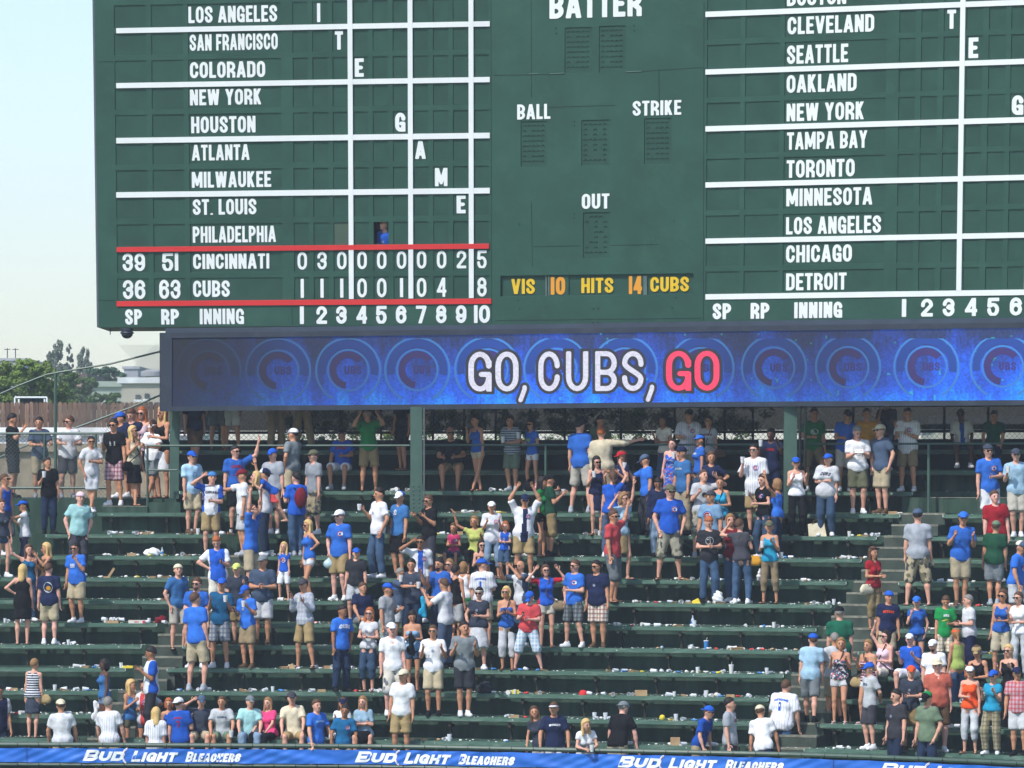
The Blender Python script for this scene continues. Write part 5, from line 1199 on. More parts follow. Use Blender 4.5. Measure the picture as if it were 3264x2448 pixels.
        if hasl:
            frac = {'long': .98, 'jersey': .88, 'open': .88, 'polo': .72, 'raglan': .75, 'blouse': .8}.get(kind, .72 if not fem else .45)
            for sd in 'LR':
                S0, el, wr, fo, up = arm[sd]; e = S0+(el-S0)*frac; r = ((.066 if not fem else .052) if kind != 'jersey' else .078)*(1+(b-1)*.6)
                g.cone(S0, e+up*.05, r, r*1.12, .03, (e, up))
                if kind == 'long': g.cone(el, el+(wr-el)*.9, r*.85, r*.7, .03)
        def cutsph(p, r, sy=1.0):
            d = r-np.sqrt((X-p[0])**2+((Y-p[1])*sy)**2+(Z-p[2])**2); g.F[sl] = np.maximum(g.F[sl], d)
        if kind in ('tee', 'raglan', 'jersey', 'open', 'long', 'blouse'): cutsph(T(0, -.02, 1.525), .078)
        if kind == 'polo': cutsph(T(0, -.03, 1.525), .074); cutsph(T(0, -.125, 1.42), .032)
        if 'vneck' in E: cutsph(T(0, -.135, 1.40), .055)
        if kind == 'tank':
            cutsph(T(0, -.06, 1.50), .115, .8); [cutsph(T(sg*(sw+.005), 0, 1.425), .072) for sg in (-1, 1)]
            if not 'vest' in E: cutsph(T(0, .10, 1.53), .12)
        if kind in ('tube',) or ('tubed' in E): c2 = T(0, 0, 1.33); g.F[sl] = np.maximum(g.F[sl], -((X-c2[0])*nz[0]+(Y-c2[1])*nz[1]+(Z-c2[2])*nz[2]))
        if kind == 'dress' and 'tubed' not in E: cutsph(T(0, -.08, 1.48), .13, .8); [cutsph(T(sg*(sw+.0), 0, 1.44), .095) for sg in (-1, 1)]
        wrinkle(g, .0072 if kind not in ('tank', 'tube') else .005); V, F = g.mesh()
        if len(F):
            mats = [cloth(body_c)]; mi = None
            if sleeve_c != body_c or kind == 'open' or 'vest2' in E:
                C = V[F].mean(1); loc = (C-hip0) @ Mt; xx = np.abs(loc[:, 0]); mats.append(cloth(sleeve_c)); mi = (xx > (.15 if kind == 'raglan' else .15)*bx).astype(int)
                if kind == 'open': mats[1] = cloth(E.get('inner', 'navy')); mi = ((xx < .05+.12*np.clip(.20-(loc[:, 2]), 0, .2)) & (loc[:, 1] < -.03)).astype(int)
                if E.get('sides'): mi = (xx > .1*bx).astype(int)
            shirt_ob = link({'polo': 'polo_shirt', 'tank': 'tank_top', 'tube': 'strapless_top', 'jersey': 'jersey', 'open': 'jersey', 'dress': 'dress'}.get(kind, 'shirt'), np_mesh('shirt', V, F, mats, True, mi), ob)
            if kind == 'polo':
                pass
            dec = []; kx = .0; kz = 1.30
            if 'logo' in E:
                k = E['logo']; big = k in ('CB', 'oval', 'circ', 'bigprint', 'photo', 'heart', 'wreath', 'marks', 'yb', 'swoosh', 'bars', 'spot'); dec.append((emblem(k), (0 if big else .075), (1.27 if big else 1.31), -1))
            if 't' in E: p = E['t'].split('*'); dec.append((txt_emblem(p[0], p[1], float(p[2]) if len(p) > 2 else .24, float(p[3]) if len(p) > 3 else .055, .012, .2 if len(p) > 4 else 0), 0, 1.34, -1))
            if 'back' in E:
                for s_ in E['back'].split('&'):
                    p = s_.split('*')
                    if len(p) == 1: dec.append((emblem(p[0]), 0, 1.25, 1))
                    else: dec.append((txt_emblem(p[0], p[1], float(p[2]), float(p[3]), .02 if len(p[0]) > 2 else 0), 0, 1.37 if len(p[0]) > 2 else 1.24, 1))
            if dec:
                bv = BVHTree.FromPolygons([tuple(v) for v in V], [tuple(f) for f in F])
                for lst, cx, cz, dr in dec:
                    mb = MB(); mts = []
                    for q_, (vv, ff, m_) in enumerate(lst):
                        P = []; o_ = .006+.002*q_
                        for a, c in vv:
                            x = cx+a*(-1 if dr > 0 else 1); s0 = T(x, dr*.6, cz+c); dd = Mt @ vec(0, -dr, 0); h_ = bv.ray_cast(Vector(s0), Vector(dd), 1.2)
                            p_ = h_[0] if h_[0] is not None else Vector(T(x, dr*.13, cz+c)); P.append(p_-Vector(dd)*o_)
                        if dr > 0: pass
                        mb.mi = q_; mb.add(P, ff); mts.append(m_)
                    link('print', mb.mesh('print', mts if len(mts) > 1 else mts[0]), shirt_ob)
    # --- trousers, shorts, skirt -------------------------------------------
    bk, bc = bottom.split(':')[:2]
    if bk != 'none':
        pts = [p for sd in 'LR' for p in J[sd][:3]]+[hip0+vec(0, 0, .12)]
        lo = np.min(pts, 0)-.2; hi = np.max(pts, 0)+.2; hi[2] = hipz+.20; lo[2] = max(lo[2], .02) if legs != 'z' else lo[2]; g = Grid(lo, hi, .028, .029)
        g.ell(T(0, .005, .955), (.166*bx+.008, .114*by_+.005, .13), .04, Mt); g.ell(T(0, 0, 1.02), (.148*bx, .108*by_, .09), .04, Mt)
        lb = 1+(b-1)*.7; wide = {'shorts': 1.12, 'board': 1.16, 'jeans': 1.0, 'pants': 1.06, 'capri': 1.0, 'hot': 1.06}.get(bk, 1.0)*(.93 if fem else 1)
        for sd in 'LR':
            h, kn, an, toe = J[sd]; d1 = nrm(kn-h); d2 = nrm(an-kn)
            if bk == 'skirt': continue
            if bk in ('shorts', 'hot'):
                f = .92 if bk == 'shorts' else .34
                if 'len' in E: f = float(E['len'])
                e = h+(kn-h)*f; g.cone(h, e+d1*.06, .096*lb*wide, .090*lb*wide, .03, (e, d1))
            elif bk == 'board': e = kn+(an-kn)*.12; g.cone(h, kn, .098*lb*wide, .084*lb*wide, .03); g.cone(kn, e+d2*.05, .084*lb*wide, .084*lb*wide, .02, (e, d2))
            else:
                f = .97 if bk != 'capri' else .55; e = kn+(an-kn)*f; rk = .089*lb*wide; re = (.064 if bk != 'capri' else .062)*wide*(1.1 if bk == 'pants' else 1)
                g.cone(h, kn, .094*lb*wide, rk, .04); g.cone(kn, e+d2*.05, rk, re*1.05, .03, (e, d2))
        if bk == 'skirt':
            zl = float(E.get('len', .52))
            if sit: g.cone(T(0, 0, .95), (J['L'][1]+J['R'][1])/2+vec(0, .05, 0), .15, .15, .04)
            else: g.cone(T(0, 0, 1.0), vec(0, 0, zl+.02), .135*bx, (.175 if zl > .5 else .20)*bx, .03, (vec(0, 0, zl), vec(0, 0, -1)), fy=1.2)
        c = T(0, 0, 1.045); nz = Mt @ vec(0, 0, 1); q = g.sub(lo-1, hi+1); sl, (X, Y, Z) = q; g.F[sl] = np.maximum(g.F[sl], (X-c[0])*nz[0]+(Y-c[1])*nz[1]+(Z-c[2])*nz[2])
        wrinkle(g, .0065); V, F = g.mesh()
        if len(F): link({'shorts': 'shorts', 'hot': 'shorts', 'board': 'shorts', 'skirt': 'skirt', 'jeans': 'jeans', 'capri': 'capri_trousers'}.get(bk, 'trousers'), np_mesh('bottom', V, F, [cloth(bc)]), ob)
    # --- shoes ---------------------------------------------------------------
    sk, scol = shoe.split(':')
    if sk != 'bare':
        for sd in 'LR':
            h, kn, an, toe = J[sd]; o = link('shoe' if sk == 'snk' else 'sandal', shoe_mesh(sk, scol), ob, (an[0], an[1], an[2]-.085), (0, 0, toe))
            if legs == 'z': o.location = (an[0], an[1]+.03, an[2]-.08); o.rotation_euler = (R(-60), 0, 0)
    # --- hair and headgear ------------------------------------------------------
    hk, hc = hair[0], hair[1:]
    if hat[:3] in ('cap', 'bca', 'bea', 'str') and hk in 's': hk = 'z'
    if hk != 'x':
        lo = HC_-.36*hs; hi = HC_+.20*hs; lo[0] += .16; lo[1] += .14; lo[2] -= .06; g = Grid(lo, hi, .020, .020); up = .010 if hk == 'z' else .016 if hk == 's' else .020
        c = HC_+Mh @ vec(0, .016, .016+up*.4)*hs; r = ((.080+up*.5)*hs, (.097+up*.55)*hs, (.102+up*.6)*hs)
        # keep the hair above the hairline plane (low at the nape, high over the brow)
        if hk in 'szf': g.ell(c, r, .004, Mh, (0, -.66, -1, .016))
        else: g.ell(c, r, .004, Mh, (0, -.85, -1, .02))
        if hk in 'lp' or hk == 'b':
            if hk == 'l': g.cone(H(0, .055, -.0), H(0, .075, -.20), .075*hs, .062*hs, .03, fy=1.5); [g.cone(H(sg*.074, .015, .03), H(sg*.078, -.015, -.19), .026*hs, .030*hs, .03) for sg in (-1, 1)]
            if hk == 'b': g.cone(H(0, .045, 0), H(0, .050, -.075), .082*hs, .072*hs, .03, fy=1.1); [g.cone(H(sg*.078, .01, .02), H(sg*.076, -.0, -.075), .024*hs, .026*hs, .03) for sg in (-1, 1)]
            if hk == 'p': g.cone(H(0, .10, .02), H(0, .135, -.13), .030*hs, .022*hs, .02)
        V, F = g.mesh()
        if len(F): link('hair', np_mesh('hair', V, F, [hairm(hc)]), ob)
    if hat != '-':
        ht, c1 = hat.split(':')[:2]; c2 = c1
        if '+' in c1: c1, c2 = c1.split('+')
        lo = HC_-.26*hs; hi = HC_+.26*hs; g = Grid(lo, hi, .019, .018); sgn = 1 if ht in ('bcap',) else -1
        if ht in ('cap', 'bcap'):
            g.ell(H(0, .012, .030), (.095*hs, .112*hs, .100*hs), .004, Mh, (0, 0, -1, -.004)); g.ell(H(0, sgn*.125+(.0), .022), (.066*hs, .075*hs, .011*hs), .008, Mh)
        elif ht == 'visor': g.ell(H(0, .012, .045), (.093*hs, .108*hs, .022*hs), .004, Mh); g.ell(H(0, -.125, .035), (.070*hs, .078*hs, .011*hs), .008, Mh)
        elif ht == 'straw': g.ell(H(0, .01, .075), (.085*hs, .100*hs, .075*hs), .01, Mh); g.ell(H(0, 0, .042), (.155*hs, .17*hs, .014*hs), .01, Mh)
        elif ht == 'band': g.ell(H(0, .012, .050), (.090*hs, .108*hs, .024*hs), .004, Mh)
        elif ht == 'beanie': g.ell(H(0, .012, .030), (.095*hs, .112*hs, .100*hs), .004, Mh, (0, 0, -1, -.004))
        V, F = g.mesh(); C = (V[F].mean(1)-HC_) @ Mh/hs; mi = (C[:, 1] < -.02).astype(int) if c2 != c1 else None
        link({'cap': 'cap', 'bcap': 'cap', 'visor': 'visor', 'straw': 'straw_hat', 'band': 'headband', 'beanie': 'cap'}[ht], np_mesh('hat', V, F, [cloth(c1)]+([cloth(c2)] if c2 != c1 else []), True, mi), ob)
    if 'sg' in E or 'gl' in E:
        b_ = MB(); zz = .006 if 'sgh' not in E else .09
        for sg in (-1, 1): box_sm(b_, H(sg*.033, -.094, zz), (.026*hs, .005, .017*hs), Mh); box_sm(b_, H(sg*.080, -.035, zz+.006), (.004, .058*hs, .006), Mh)
        box_sm(b_, H(0, -.095, zz+.006), (.012*hs, .004, .005), Mh); b_.build('sunglasses', M_lens, ob)
    if 'beard' in E:
        g = Grid(HC_-.16, HC_+.06, .015, .015); g.cone(H(0, -.036, -.060), H(0, -.052, -.092), .052*hs, .036*hs, .02); q = g.sub(HC_-1, HC_+1); sl, (X, Y, Z) = q
        p = H(0, 0, -.045); nz = Mh @ vec(0, 0, 1); g.F[sl] = np.maximum(g.F[sl], (X-p[0])*nz[0]+(Y-p[1])*nz[1]+(Z-p[2])*nz[2]); V, F = g.mesh()
        if len(F): link('beard', np_mesh('beard', V, F, [hairm(hc if hk != 'x' else 'gy')]), ob)
    MW = Matrix.Translation(fw) @ Matrix.Rotation(R(yaw), 4, 'Z') @ Matrix.Scale(scale, 4)
    ob['_'] = 0; del ob['_']
    return ob, MW, arm, T, H, J
# ------------------------------------------------------------------ the crowd, one line for each person
# column and head-top row in the photograph | standing place | who, turn, arms, legs, girth, skin, hair, hat, top, bottom, shoes | extras
# place: bN on bench N, fN on the floor before bench N, sN sitting on bench N, hN,cm free height at row N with its lower part hidden, yROW,N standing at photo row
CROWD = '''
40 1320 P m 75 td s 1.05 t sdk - polo:black shorts:dgrey/plaid/black snk:black
127 1331 P m 25 ll s 1.0 t sdk - polo:slate shorts:khaki snk:grey hy=-35
215 1327 P m 10 ll s 1.08 f zbr - tee:white shorts:dgrey snk:grey hy=-55,sg
292 1392 b10 m 25 kx c 1.0 t zdk - polo:white shorts:bwhite snk:white sg
366 1337 Q m -15 cd s 1.0 t sdk - tee:black shorts:lpink/plaid/maroon snk:white sg,logo=bars,cup=L
428 1359 Q w 45 cd c .98 t lbl - tank:cream skirt:black flip:black sg,len=.50,bag=L*black
425 1304 R m -20 dd s 1.05 f sbr - polo:navy shorts:brown flip:black hp=25
390 1312 R m -50 dd s 1.0 t sdk cap:royal shirt shorts:tan snk:white
456 1284 R w -20 fd s 1.0 f lrd - tank:lpink skirt:black flip:black sg
486 1339 R m -30 ll c 1.1 t sdk visor:white polo:white shorts:mgrey flip:black hp=20
521 1279 R w -40 mx s .95 t lbl - tank:black skirt:white flip:black
156 1459 b9 m 15 cd s 1.0 t zdk - polo:black jeans:ddenim snk:black cup=L
249 1566 f8 m 20 kk s 1.12 p sgy bcap:lpink polo:aqua pants:dgrey snk:grey
15 1512 b8 m 60 dk s 1.0 t zbr - tank:royal board:mgrey snk:white sg
9 1592 b7 w 30 dd s 1.0 f sbr - tee:dslate hot:denim snk:white logo=spot
80 1592 f8 w -80 co s 1.0 t pdk cap:royal tee:white jeans:navy snk:white bag=L*black,sg
91 1737 f6 w 15 wd s 1.05 f lbr - tank:teal jeans:denim snk:white phone=L
145 1732 f6 w -60 ct s .95 t lbl - tank:brown hot:denim flip:black
71 1801 b4 w 185 dh s 1.12 f lbl - dress:black none:x flip:black len=.5
157 1797 b4 m 175 dd s 1.1 p zbr - tee:navy shorts:khaki snk:white back=bigprint
246 1731 b5 m -30 dm s 1.18 t zdk - tee:blue shorts:khaki snk:white sg,logo=bars
567 1796 y2071,4.1 m 35 kd k 1.0 f sbr bcap:cream polo:mblue shorts:beige flip:black hp=-12
625 1843 b3 m -5 fd s 1.05 f sbr - tee:blue shorts:khaki snk:white sg,beard
627 1886 b2 m 150 dd s 1.0 f zbr - tee:blue shorts:khaki snk:grey
700 1840 b3 m -10 cc s 1.0 t sbr cap:royal tee:teal shorts:lgrey/plaid/slate snk:white cup=R
761 1794 b4 m 0 dc s 1.05 f sgy cap:lemon polo:dslate shorts:sand snk:brown
790 1864 b3 m -35 pc s 1.0 t sbr cap:royal tee:blue shorts:tan snk:brown hp=22,logo=spot,phone=L,cup=R
836 1768 b4 m -5 ff s 1.18 t zbr cap:mgrey tee:slate shorts:bwhite snk:brown
695 1711 f6 m 5 hp s 1.1 f srd - polo:royal+white pants:offw snk:black hp=28,phone=R
906 1729 b6 g -15 dd s 1.0 f lbl - tee:royal shorts:white flip:white logo=CB
986 1659 b6 w -60 dh k .95 t lbl - tank:blue hot:white flip:black sg
972 1843 b3 m -40 mc w 1.0 t zdk cap:dgrey long:lgrey/plaid/lav shorts:sand flip:black phone=L,cup=R
1087 1930 b2 m 35 dk s 1.0 m sdk - tee:blue jeans:ddenim snk:black t=CUBS*white*.26*.08*s
1152 1858 s5 m 20 jd i 1.1 t sbr - polo:navy shorts:mgrey snk:grey
1135 1763 f6 m -10 dd s 1.2 f zbr cap:royal tee:char shorts:lgrey snk:grey
1082 1623 b6 m -25 kd s 1.08 p zgy cap:white tee:blue shorts:sand snk:white sg,logo=bear,sack=R
1204 1556 b7 m -60 ck s 1.02 t zdk - tee:white jeans:denim snk:white cup=L,logo=spot
1271 1564 b7 m -45 dd s 1.0 t zbr cap:royal+white tee:mblue shorts:black snk:black t=3*white*.08*.11
1368 1579 b7 m -55 cc s 1.05 t zbr - tee:black pants:dgrey snk:black sg
1447 1668 s8 g -15 ff j 1.0 t pbr - tee:pink shorts:denim flip:black logo=C
1519 1646 s8 w -5 wc j 1.1 t blb - tee:lemon capri:black flip:black
1570 1597 b7 w 5 cc s 1.02 t sbr cap:bwhite jersey:white capri:ldenim flip:black logo=C
1608 1663 b7 g -15 ff s 1.0 f brd - tee:royal+white shorts:denim flip:black logo=spot
1669 1574 b7 m 5 yy s 1.2 t zdk cap:navy open:white shorts:sand snk:white sg,logo=C,inner=navy
1727 1521 b8 w 65 dq s 1.0 t ldk - tee:green skirt:black flip:black len=.60,bag=L*black
1754 1510 b8 m 100 cc s 1.05 t zdk bcap:black tee:dgreen board:sand snk:black cup=R
1523 1325 b11 w -40 md c 1.0 t pdk - tank:blue hot:cream flip:black
1447 1362 s12 m -10 ll j 1.15 t xbr - tee:black shorts:sand flip:brown sg,lean=18
1093 1362 s12 m -15 nl j 1.08 t zdk cap:black tee:royal shorts:bwhite snk:grey sg,cup=L,t=CUBS*red*.22*.06
1176 1302 b11 m 5 gg s 1.05 t zdk - tee:green shorts:sand flip:brown camera=1
1284 1240 b12 m -40 dd s 1.0 t zdk - tee:black shorts:black flip:black
621 1240 b12 m 30 dd c 1.0 t zdk - tee:navy shorts:brown snk:black
693 1176 b13 m 10 dd s 1.0 t zdk - tee:navy shorts:mgrey flip:black
740 1172 b13 m -20 dd s 1.0 t zdk - tee:dgrey shorts:white flip:black
880 1176 b13 m 20 dd s 1.0 t zdk - tee:black pants:tan snk:black
968 1176 b13 m -30 dd w 1.0 t zdk - tee:black pants:tan snk:black
931 1364 b10 m -125 ok s 1.15 t zdk cap:bwhite+lgrey tee:mgrey shorts:khaki snk:white
1000 1432 b9 m -50 dd s 1.05 f zbr cap:olive tee:grey board:khaki/camo/olive snk:white sg
611 1436 b9 m 35 dd s 1.05 f zbr cap:royal tee:sky shorts:khaki snk:brown sg,logo=wreath
752 1421 f10 m 20 dw s 1.1 f zdk - tee:blue shorts:black snk:black sg,t=CUBS*red*.24*.06
672 1502 b8 m 5 sf s 1.0 f zdk bcap:mblue raglan:white+royal shorts:sand snk:black t=CHICAGO*navy*.27*.055
775 1494 b8 m -75 od s 1.0 t zbr cap:maroon tee:white shorts:lgrey snk:grey
800 1606 f7 m 70 uu s .98 f zbr - tee:blue shorts:khaki snk:white sg,hp=-35,logo=bear
845 1491 b8 m -100 dw s 1.0 t zdk bcap:navy+white tee:white jeans:ddenim snk:white
873 1428 b9 m -20 dd s 1.1 f zbr cap:royal tee:grey shorts:dgrey snk:white logo=spot
945 1506 b8 m -150 dc s 1.05 f sdk - tee:royal jeans:denim snk:grey pack=maroon
1633 1328 b11 m -25 pl s 1.08 t sbr - polo:lgrey/stripe/slate shorts:sage snk:grey lean=14,cup=L
1697 1343 b11 w -40 cf s .92 t bdk - tee:blue hot:white flip:black logo=heart,sg,cup=L
1852 1334 b10 m 150 dd w 1.05 f sdk - tee:blue shorts:beige snk:grey
1900 1326 b11 m 30 dl s 1.05 t zdk - polo:sage shorts:khaki snk:grey lean=16,hp=15
1924 1362 b10 m 172 qd s 1.25 f srd - long:cream shorts:khaki snk:grey
1902 1456 b9 w 10 cc s 1.0 f ldk - tank:navy skirt:navy flip:black sg,cup=L,len=.55
1947 1504 b8 w 165 yd s 1.05 f pbr - tee:royal jeans:slate snk:white
1986 1435 b9 w -55 cc s 1.0 t lbr cap:red tee:navy skirt:offw flip:black sg,len=.52,t=IN*white*.07*.09
1982 1572 b7 w 35 eu s .95 f blb - tee:sky skirt:sand flip:black sg,logo=CB,len=.52
1953 1627 b6 m 60 dw s 1.1 t zbr - tee:coral board:mgrey flip:black sg
2062 1447 b9 m -65 td s 1.0 t zdk cap:slate tee:blue pants:char snk:black hp=22,cup=L
2139 1401 b10 w -15 dc s 1.0 p pdk - dress:royal/floral/lblue none:x flip:black cup=R,hp=-8
2181 1421 b9 m -55 dd s 1.08 t zdk bcap:navy tee:mblue pants:khaki snk:black t=CHICAGO*white*.22*.035
2120 1327 b11 w -30 cf s 1.0 m bdk - tee:offw jeans:denim snk:white
2193 1303 b11 m 0 ll s 1.1 t zdk cap:black jersey:white/pin shorts:khaki snk:white logo=C,vneck
2260 1328 b11 w -15 ld s 1.05 t pdk - tee:lgrey jeans:denim snk:white sg,t=CUBS*maroon*.20*.05,bag=R*brown
2228 1383 b10 w -70 dd s 1.0 t pdk cap:blue tee:blue jeans:denim snk:white t=CUBS*bwhite*.18*.04
2266 1441 b9 w -10 dh s 1.0 t bbr - polo:navy pants:dgrey snk:black
2236 1498 b8 m 15 cs s 1.0 f zbr - tee:lgrey board:camo/camo/olive snk:grey logo=yb,hp=-10
2263 1562 b7 m -30 dd s 1.08 t zbr bcap:dgrey tee:lblue shorts:khaki snk:grey logo=CB
2300 1522 b8 w -15 cf s 1.0 t pbr - tank:turq jeans:ldenim snk:white cup=L,bag=R*black
2133 1543 b7 m 5 kk w 1.12 f zbr cap:olive tee:royal board:camo/camo/olive flip:brown sg,logo=bear
2096 1525 b8 m -5 dp s .95 m sdk - long:navy jeans:ldenim snk:black hp=25,phone=R
2260 1648 b6 m 5 ff s 1.0 f srd - tee:char jeans:denim snk:black hp=32,logo=circ
2336 1640 f7 w -10 cd s 1.0 t blb - tee:maroon jeans:denim snk:white sg,cup=L
2364 1656 b6 w 165 ce s 1.12 f sbr - tee:dgrey jeans:denim snk:white bag=L*gold
2454 1659 b6 w -20 pc s 1.02 t plb cap:olive tank:turq capri:tan flip:black hy=15,cup=L
2478 1528 b8 w -120 ow s 1.02 t blb - tank:blue jeans:ddenim snk:white cup=L
2433 1513 b8 w -50 cf s 1.0 f pdk - tee:black jeans:denim snk:white logo=C,cup=L
2407 1417 b9 m -25 md s 1.05 f sdk - jersey:white/pin shorts:sand snk:black logo=C,gl,cup=L
2460 1367 b10 m -20 mt s 1.1 d zdk - tee:navy pants:navy snk:black t=CUBS*red*.2*.05,cup=L
2592 1302 b11 m 5 fd v 1.05 t zdk - tee:green shorts:sand snk:white logo=oval
2693 1305 b11 m 5 ll s 1.1 t zdk cap:black polo:blue shorts:beige snk:white lean=8
2763 1303 b11 m -10 dd s 1.05 t zdk - tee:gold pants:navy snk:black
2540 1456 b9 w 10 cc s 1.08 f sdk cap:royal tank:bwhite pants:black snk:black sg
2634 1443 b9 w -20 xd s 1.32 f pdk cap:royal jersey:white jeans:denim snk:white t=CUBS*navy*.22*.07*s
2735 1360 b10 m 0 pp s 1.12 f sgy - tee:white shorts:olive snk:white hp=28,logo=photo,book=1
2812 1350 b10 m -45 kk s 1.05 f zgy cap:cream tee:slate shorts:khaki snk:brown sg
2893 1302 b11 m -20 cp s 1.15 t zdk - jersey:white/pin shorts:tan snk:white logo=C,paper=L
2828 1300 b12 m -10 md s 1.0 t zdk - polo:dgrey pants:ddenim snk:white
3067 1306 s13 m 0 jj j 1.0 d zdk - open:white shorts:ddenim snk:white inner=royal,lean=10
3165 1311 s13 m -10 jj j 1.05 t zdk - tee:fgreen jeans:ddenim snk:grey lean=14
3155 1414 b9 m 5 df s 1.0 f zbr beanie:dslate tee:blue shorts:white snk:black sg,logo=bear
3243 1428 b9 m -5 cd s 1.1 f zgy cap:dslate polo:sky shorts:beige snk:white sg,cup=L
3178 1565 f8 m 5 dd s 1.12 p sbr - polo:red shorts:khaki snk:grey
3168 1658 f7 m 170 dd s 1.18 t zbr cap:sage tee:dgreen shorts:mgrey snk:grey
3236 1722 f6 m 60 nd s 1.12 t sdk cap:offw+slate tee:blue shorts:lgrey snk:grey lean=10,logo=CB
2926 1620 b6 m 172 dd w 1.12 f zdk cap:slate tee:grey board:khaki/camo/olive flip:black
3062 1629 b6 m 5 cc s 1.05 t zdk cap:blue tee:blue shorts:khaki snk:brown sg
2784 1745 y2010,4.6 w 35 fd n .98 t lbr - tee:red capri:sand flip:black sg,sgh,bag=L*cream
2679 1931 h2.0,178 m 175 dd s 1.15 f sgy cap:black polo:fgreen pants:dgreen snk:black
2583 2017 y2305,1.0 m 172 dd t 1.05 f zbr cap:royal polo:sky shorts:mgrey snk:black
2826 1882 f4 m 5 dd s 1.05 t zbr bcap:royal tee:navy shorts:khaki snk:white t=DETROIT*orange*.24*.055
2923 1899 f4 w 0 mk s .98 f sbr cap:blue tee:blue hot:denim flip:black
3010 1900 f4 m 10 df s 1.0 t zbr - tee:green shorts:offw/plaid/sand snk:grey hp=25,t=NIKE*bwhite*.13*.05,logo=swoosh
3090 1898 f4 m -75 ff s 1.15 f sgy - tee:white pants:navy snk:black
3190 1880 f4 w -15 df s 1.05 t pbr - tank:blue shorts:cream snk:white sg
3252 1889 f4 w -30 cf s 1.0 f pbr - tee:bwhite pants:lgrey snk:grey sg
2660 2019 h1.6,172 m -160 dc s 1.05 t zgy - polo:white shorts:khaki snk:black
2677 2035 b1 w -15 cc k 1.12 t blb - tube:slate/floral/white hot:white flip:white bag=R*black
2768 2041 b1 w -35 cc s 1.05 t plb - tube:maroon/stripe/lpink hot:white flip:white bag=L*sand
2816 2011 s3 w -40 yf i 1.05 p bdk - tank:lpink shorts:beige flip:black sg,bag=R*black
2906 2017 s3 m -30 cc j 1.1 p sgy cap:blue+white tee:royal shorts:bwhite snk:white
2980 2037 f2 m -15 dd s 1.15 f zbr cap:bwhite tee:white shorts:khaki snk:white beard
3053 2002 h2.6,160 w -150 dd s .9 t plb cap:orange tank:lime jeans:denim snk:white
3122 2056 h1.7,168 w -25 cf s 1.05 t pbr cap:sand tank:black pants:black snk:black vest,sg,hp=15
3218 2057 h1.7,168 w -35 cc s 1.05 f pbl - tank:black pants:black snk:black vest,sg
2773 2110 b0 m -65 bb s 1.0 f zgy cap:royal tee:lgrey shorts:dgrey snk:white sg,t=CUBS*slate*.2*.05
2903 2120 b0 m -20 df s 1.05 f zbr cap:orange tee:dslate shorts:sand snk:brown hy=15,logo=spot
2993 2099 b0 m 0 dd s 1.25 p sbr straw:cream polo:salmon shorts:brown snk:white
3092 2120 b0 w -20 fd s 1.0 f brd cap:green+white tank:orange capri:lgrey flip:brown sg,vest
3161 2134 b0 w -30 cc s 1.1 f sbr cap:royal tee:turq pants:khaki/plaid/olive snk:white sg
3248 2125 b0 m -15 dd s 1.15 t zdk cap:navy polo:lpink/plaid/red shorts:bwhite snk:black sg
2857 2199 h-.4,178 m -50 dd s 1.08 f sdk - tee:dgrey jeans:ddenim snk:grey logo=spot
2957 2202 h-.4,178 m -40 dk s 1.08 f zdk cap:green+black tee:sage jeans:ddenim snk:grey hp=26
2226 2248 h-.5,165 m 60 nd s 1.0 f zbr bcap:royal tee:royal shorts:khaki snk:white sg,lean=20,logo=spot
2328 2225 h-.5,176 m 70 dd s 1.05 f sdk - tee:grey pants:dgrey snk:white t=CUBS*maroon*.16*.06
2434 2246 h-.6,172 m 160 rd w 1.0 t zbr cap:cream tee:white pants:navy snk:black lean=14,sl=10
2490 2170 h.5,180 m 150 nd s 1.28 f zbr - jersey:white/pin jeans:denim snk:grey lean=12,back=FUKUDOME*royal*.30*.045&1*royal*.045*.16
1724 2251 h-.5,165 w -20 nd s .95 t lbr - tee:dslate hot:white snk:white sl=-10
1768 2236 h-.5,178 m 5 rr s 1.05 t sbr visor:white tee:navy shorts:white snk:white t=WRIGLEY*bwhite*.22*.038
1866 2292 h-.5,160 w 10 ll s 1.08 f lbl - tee:white jeans:denim snk:white lean=26,cup=R,hy=20
1968 2237 h-.5,180 m 150 rr s 1.1 p zgy bcap:mgrey+lgrey tee:black shorts:khaki snk:white lean=22
200 2227 h-.5,175 m 178 rr s 1.08 t zbr bcap:cream polo:bwhite shorts:khaki snk:brown
349 2224 h-.5,178 m 158 rr w 1.08 f sgy - tee:white/pin shorts:khaki snk:brown
497 2257 h-.2,165 w 175 dd s 1.0 f lbl - jersey:white/pin jeans:denim snk:white bag=L*brown
104 2101 b0 w 165 dd s 1.08 f slb - tank:white/stripe/navy skirt:dslate flip:black len=.55,vest,bag=L*sand
332 2102 b0 w -65 dd s 1.05 d bdk - tank:mblue hot:ldenim flip:black jacket=white
482 2063 b0 m -75 dc s 1.1 m sdk - raglan:white+royal pants:char snk:black hp=15
414 2168 h.5,165 w 50 ct s .95 t lbl - tank:mblue hot:olive flip:black
466 2167 h.5,168 w -25 fh s 1.02 t zdk - open:bwhite hot:slate flip:black inner=coral,logo=C,sg,sgh
544 2234 s0 w 5 ff j 1.0 t brd - tank:royal shorts:denim snk:white
577 2221 h-.3,172 m 165 cd s 1.08 f zbr bcap:white tee:royal shorts:black snk:white back=7*red*.07*.14&JERSEY*red*.20*.035
635 2215 s0 m 5 sd j 1.08 f zdk cap:slate tee:dslate shorts:khaki snk:white
709 2220 s0 m 0 jj j 1.05 t zbr - tee:lgrey shorts:sage snk:white lean=8,cup=R,t=CUBS*slate*.2*.04
794 2216 s0 m 5 jj j 1.12 f sgy cap:mgrey polo:aqua jeans:ldenim snk:white lean=6
861 2225 s0 w -35 jj j 1.08 f llb - polo:pink capri:black flip:black
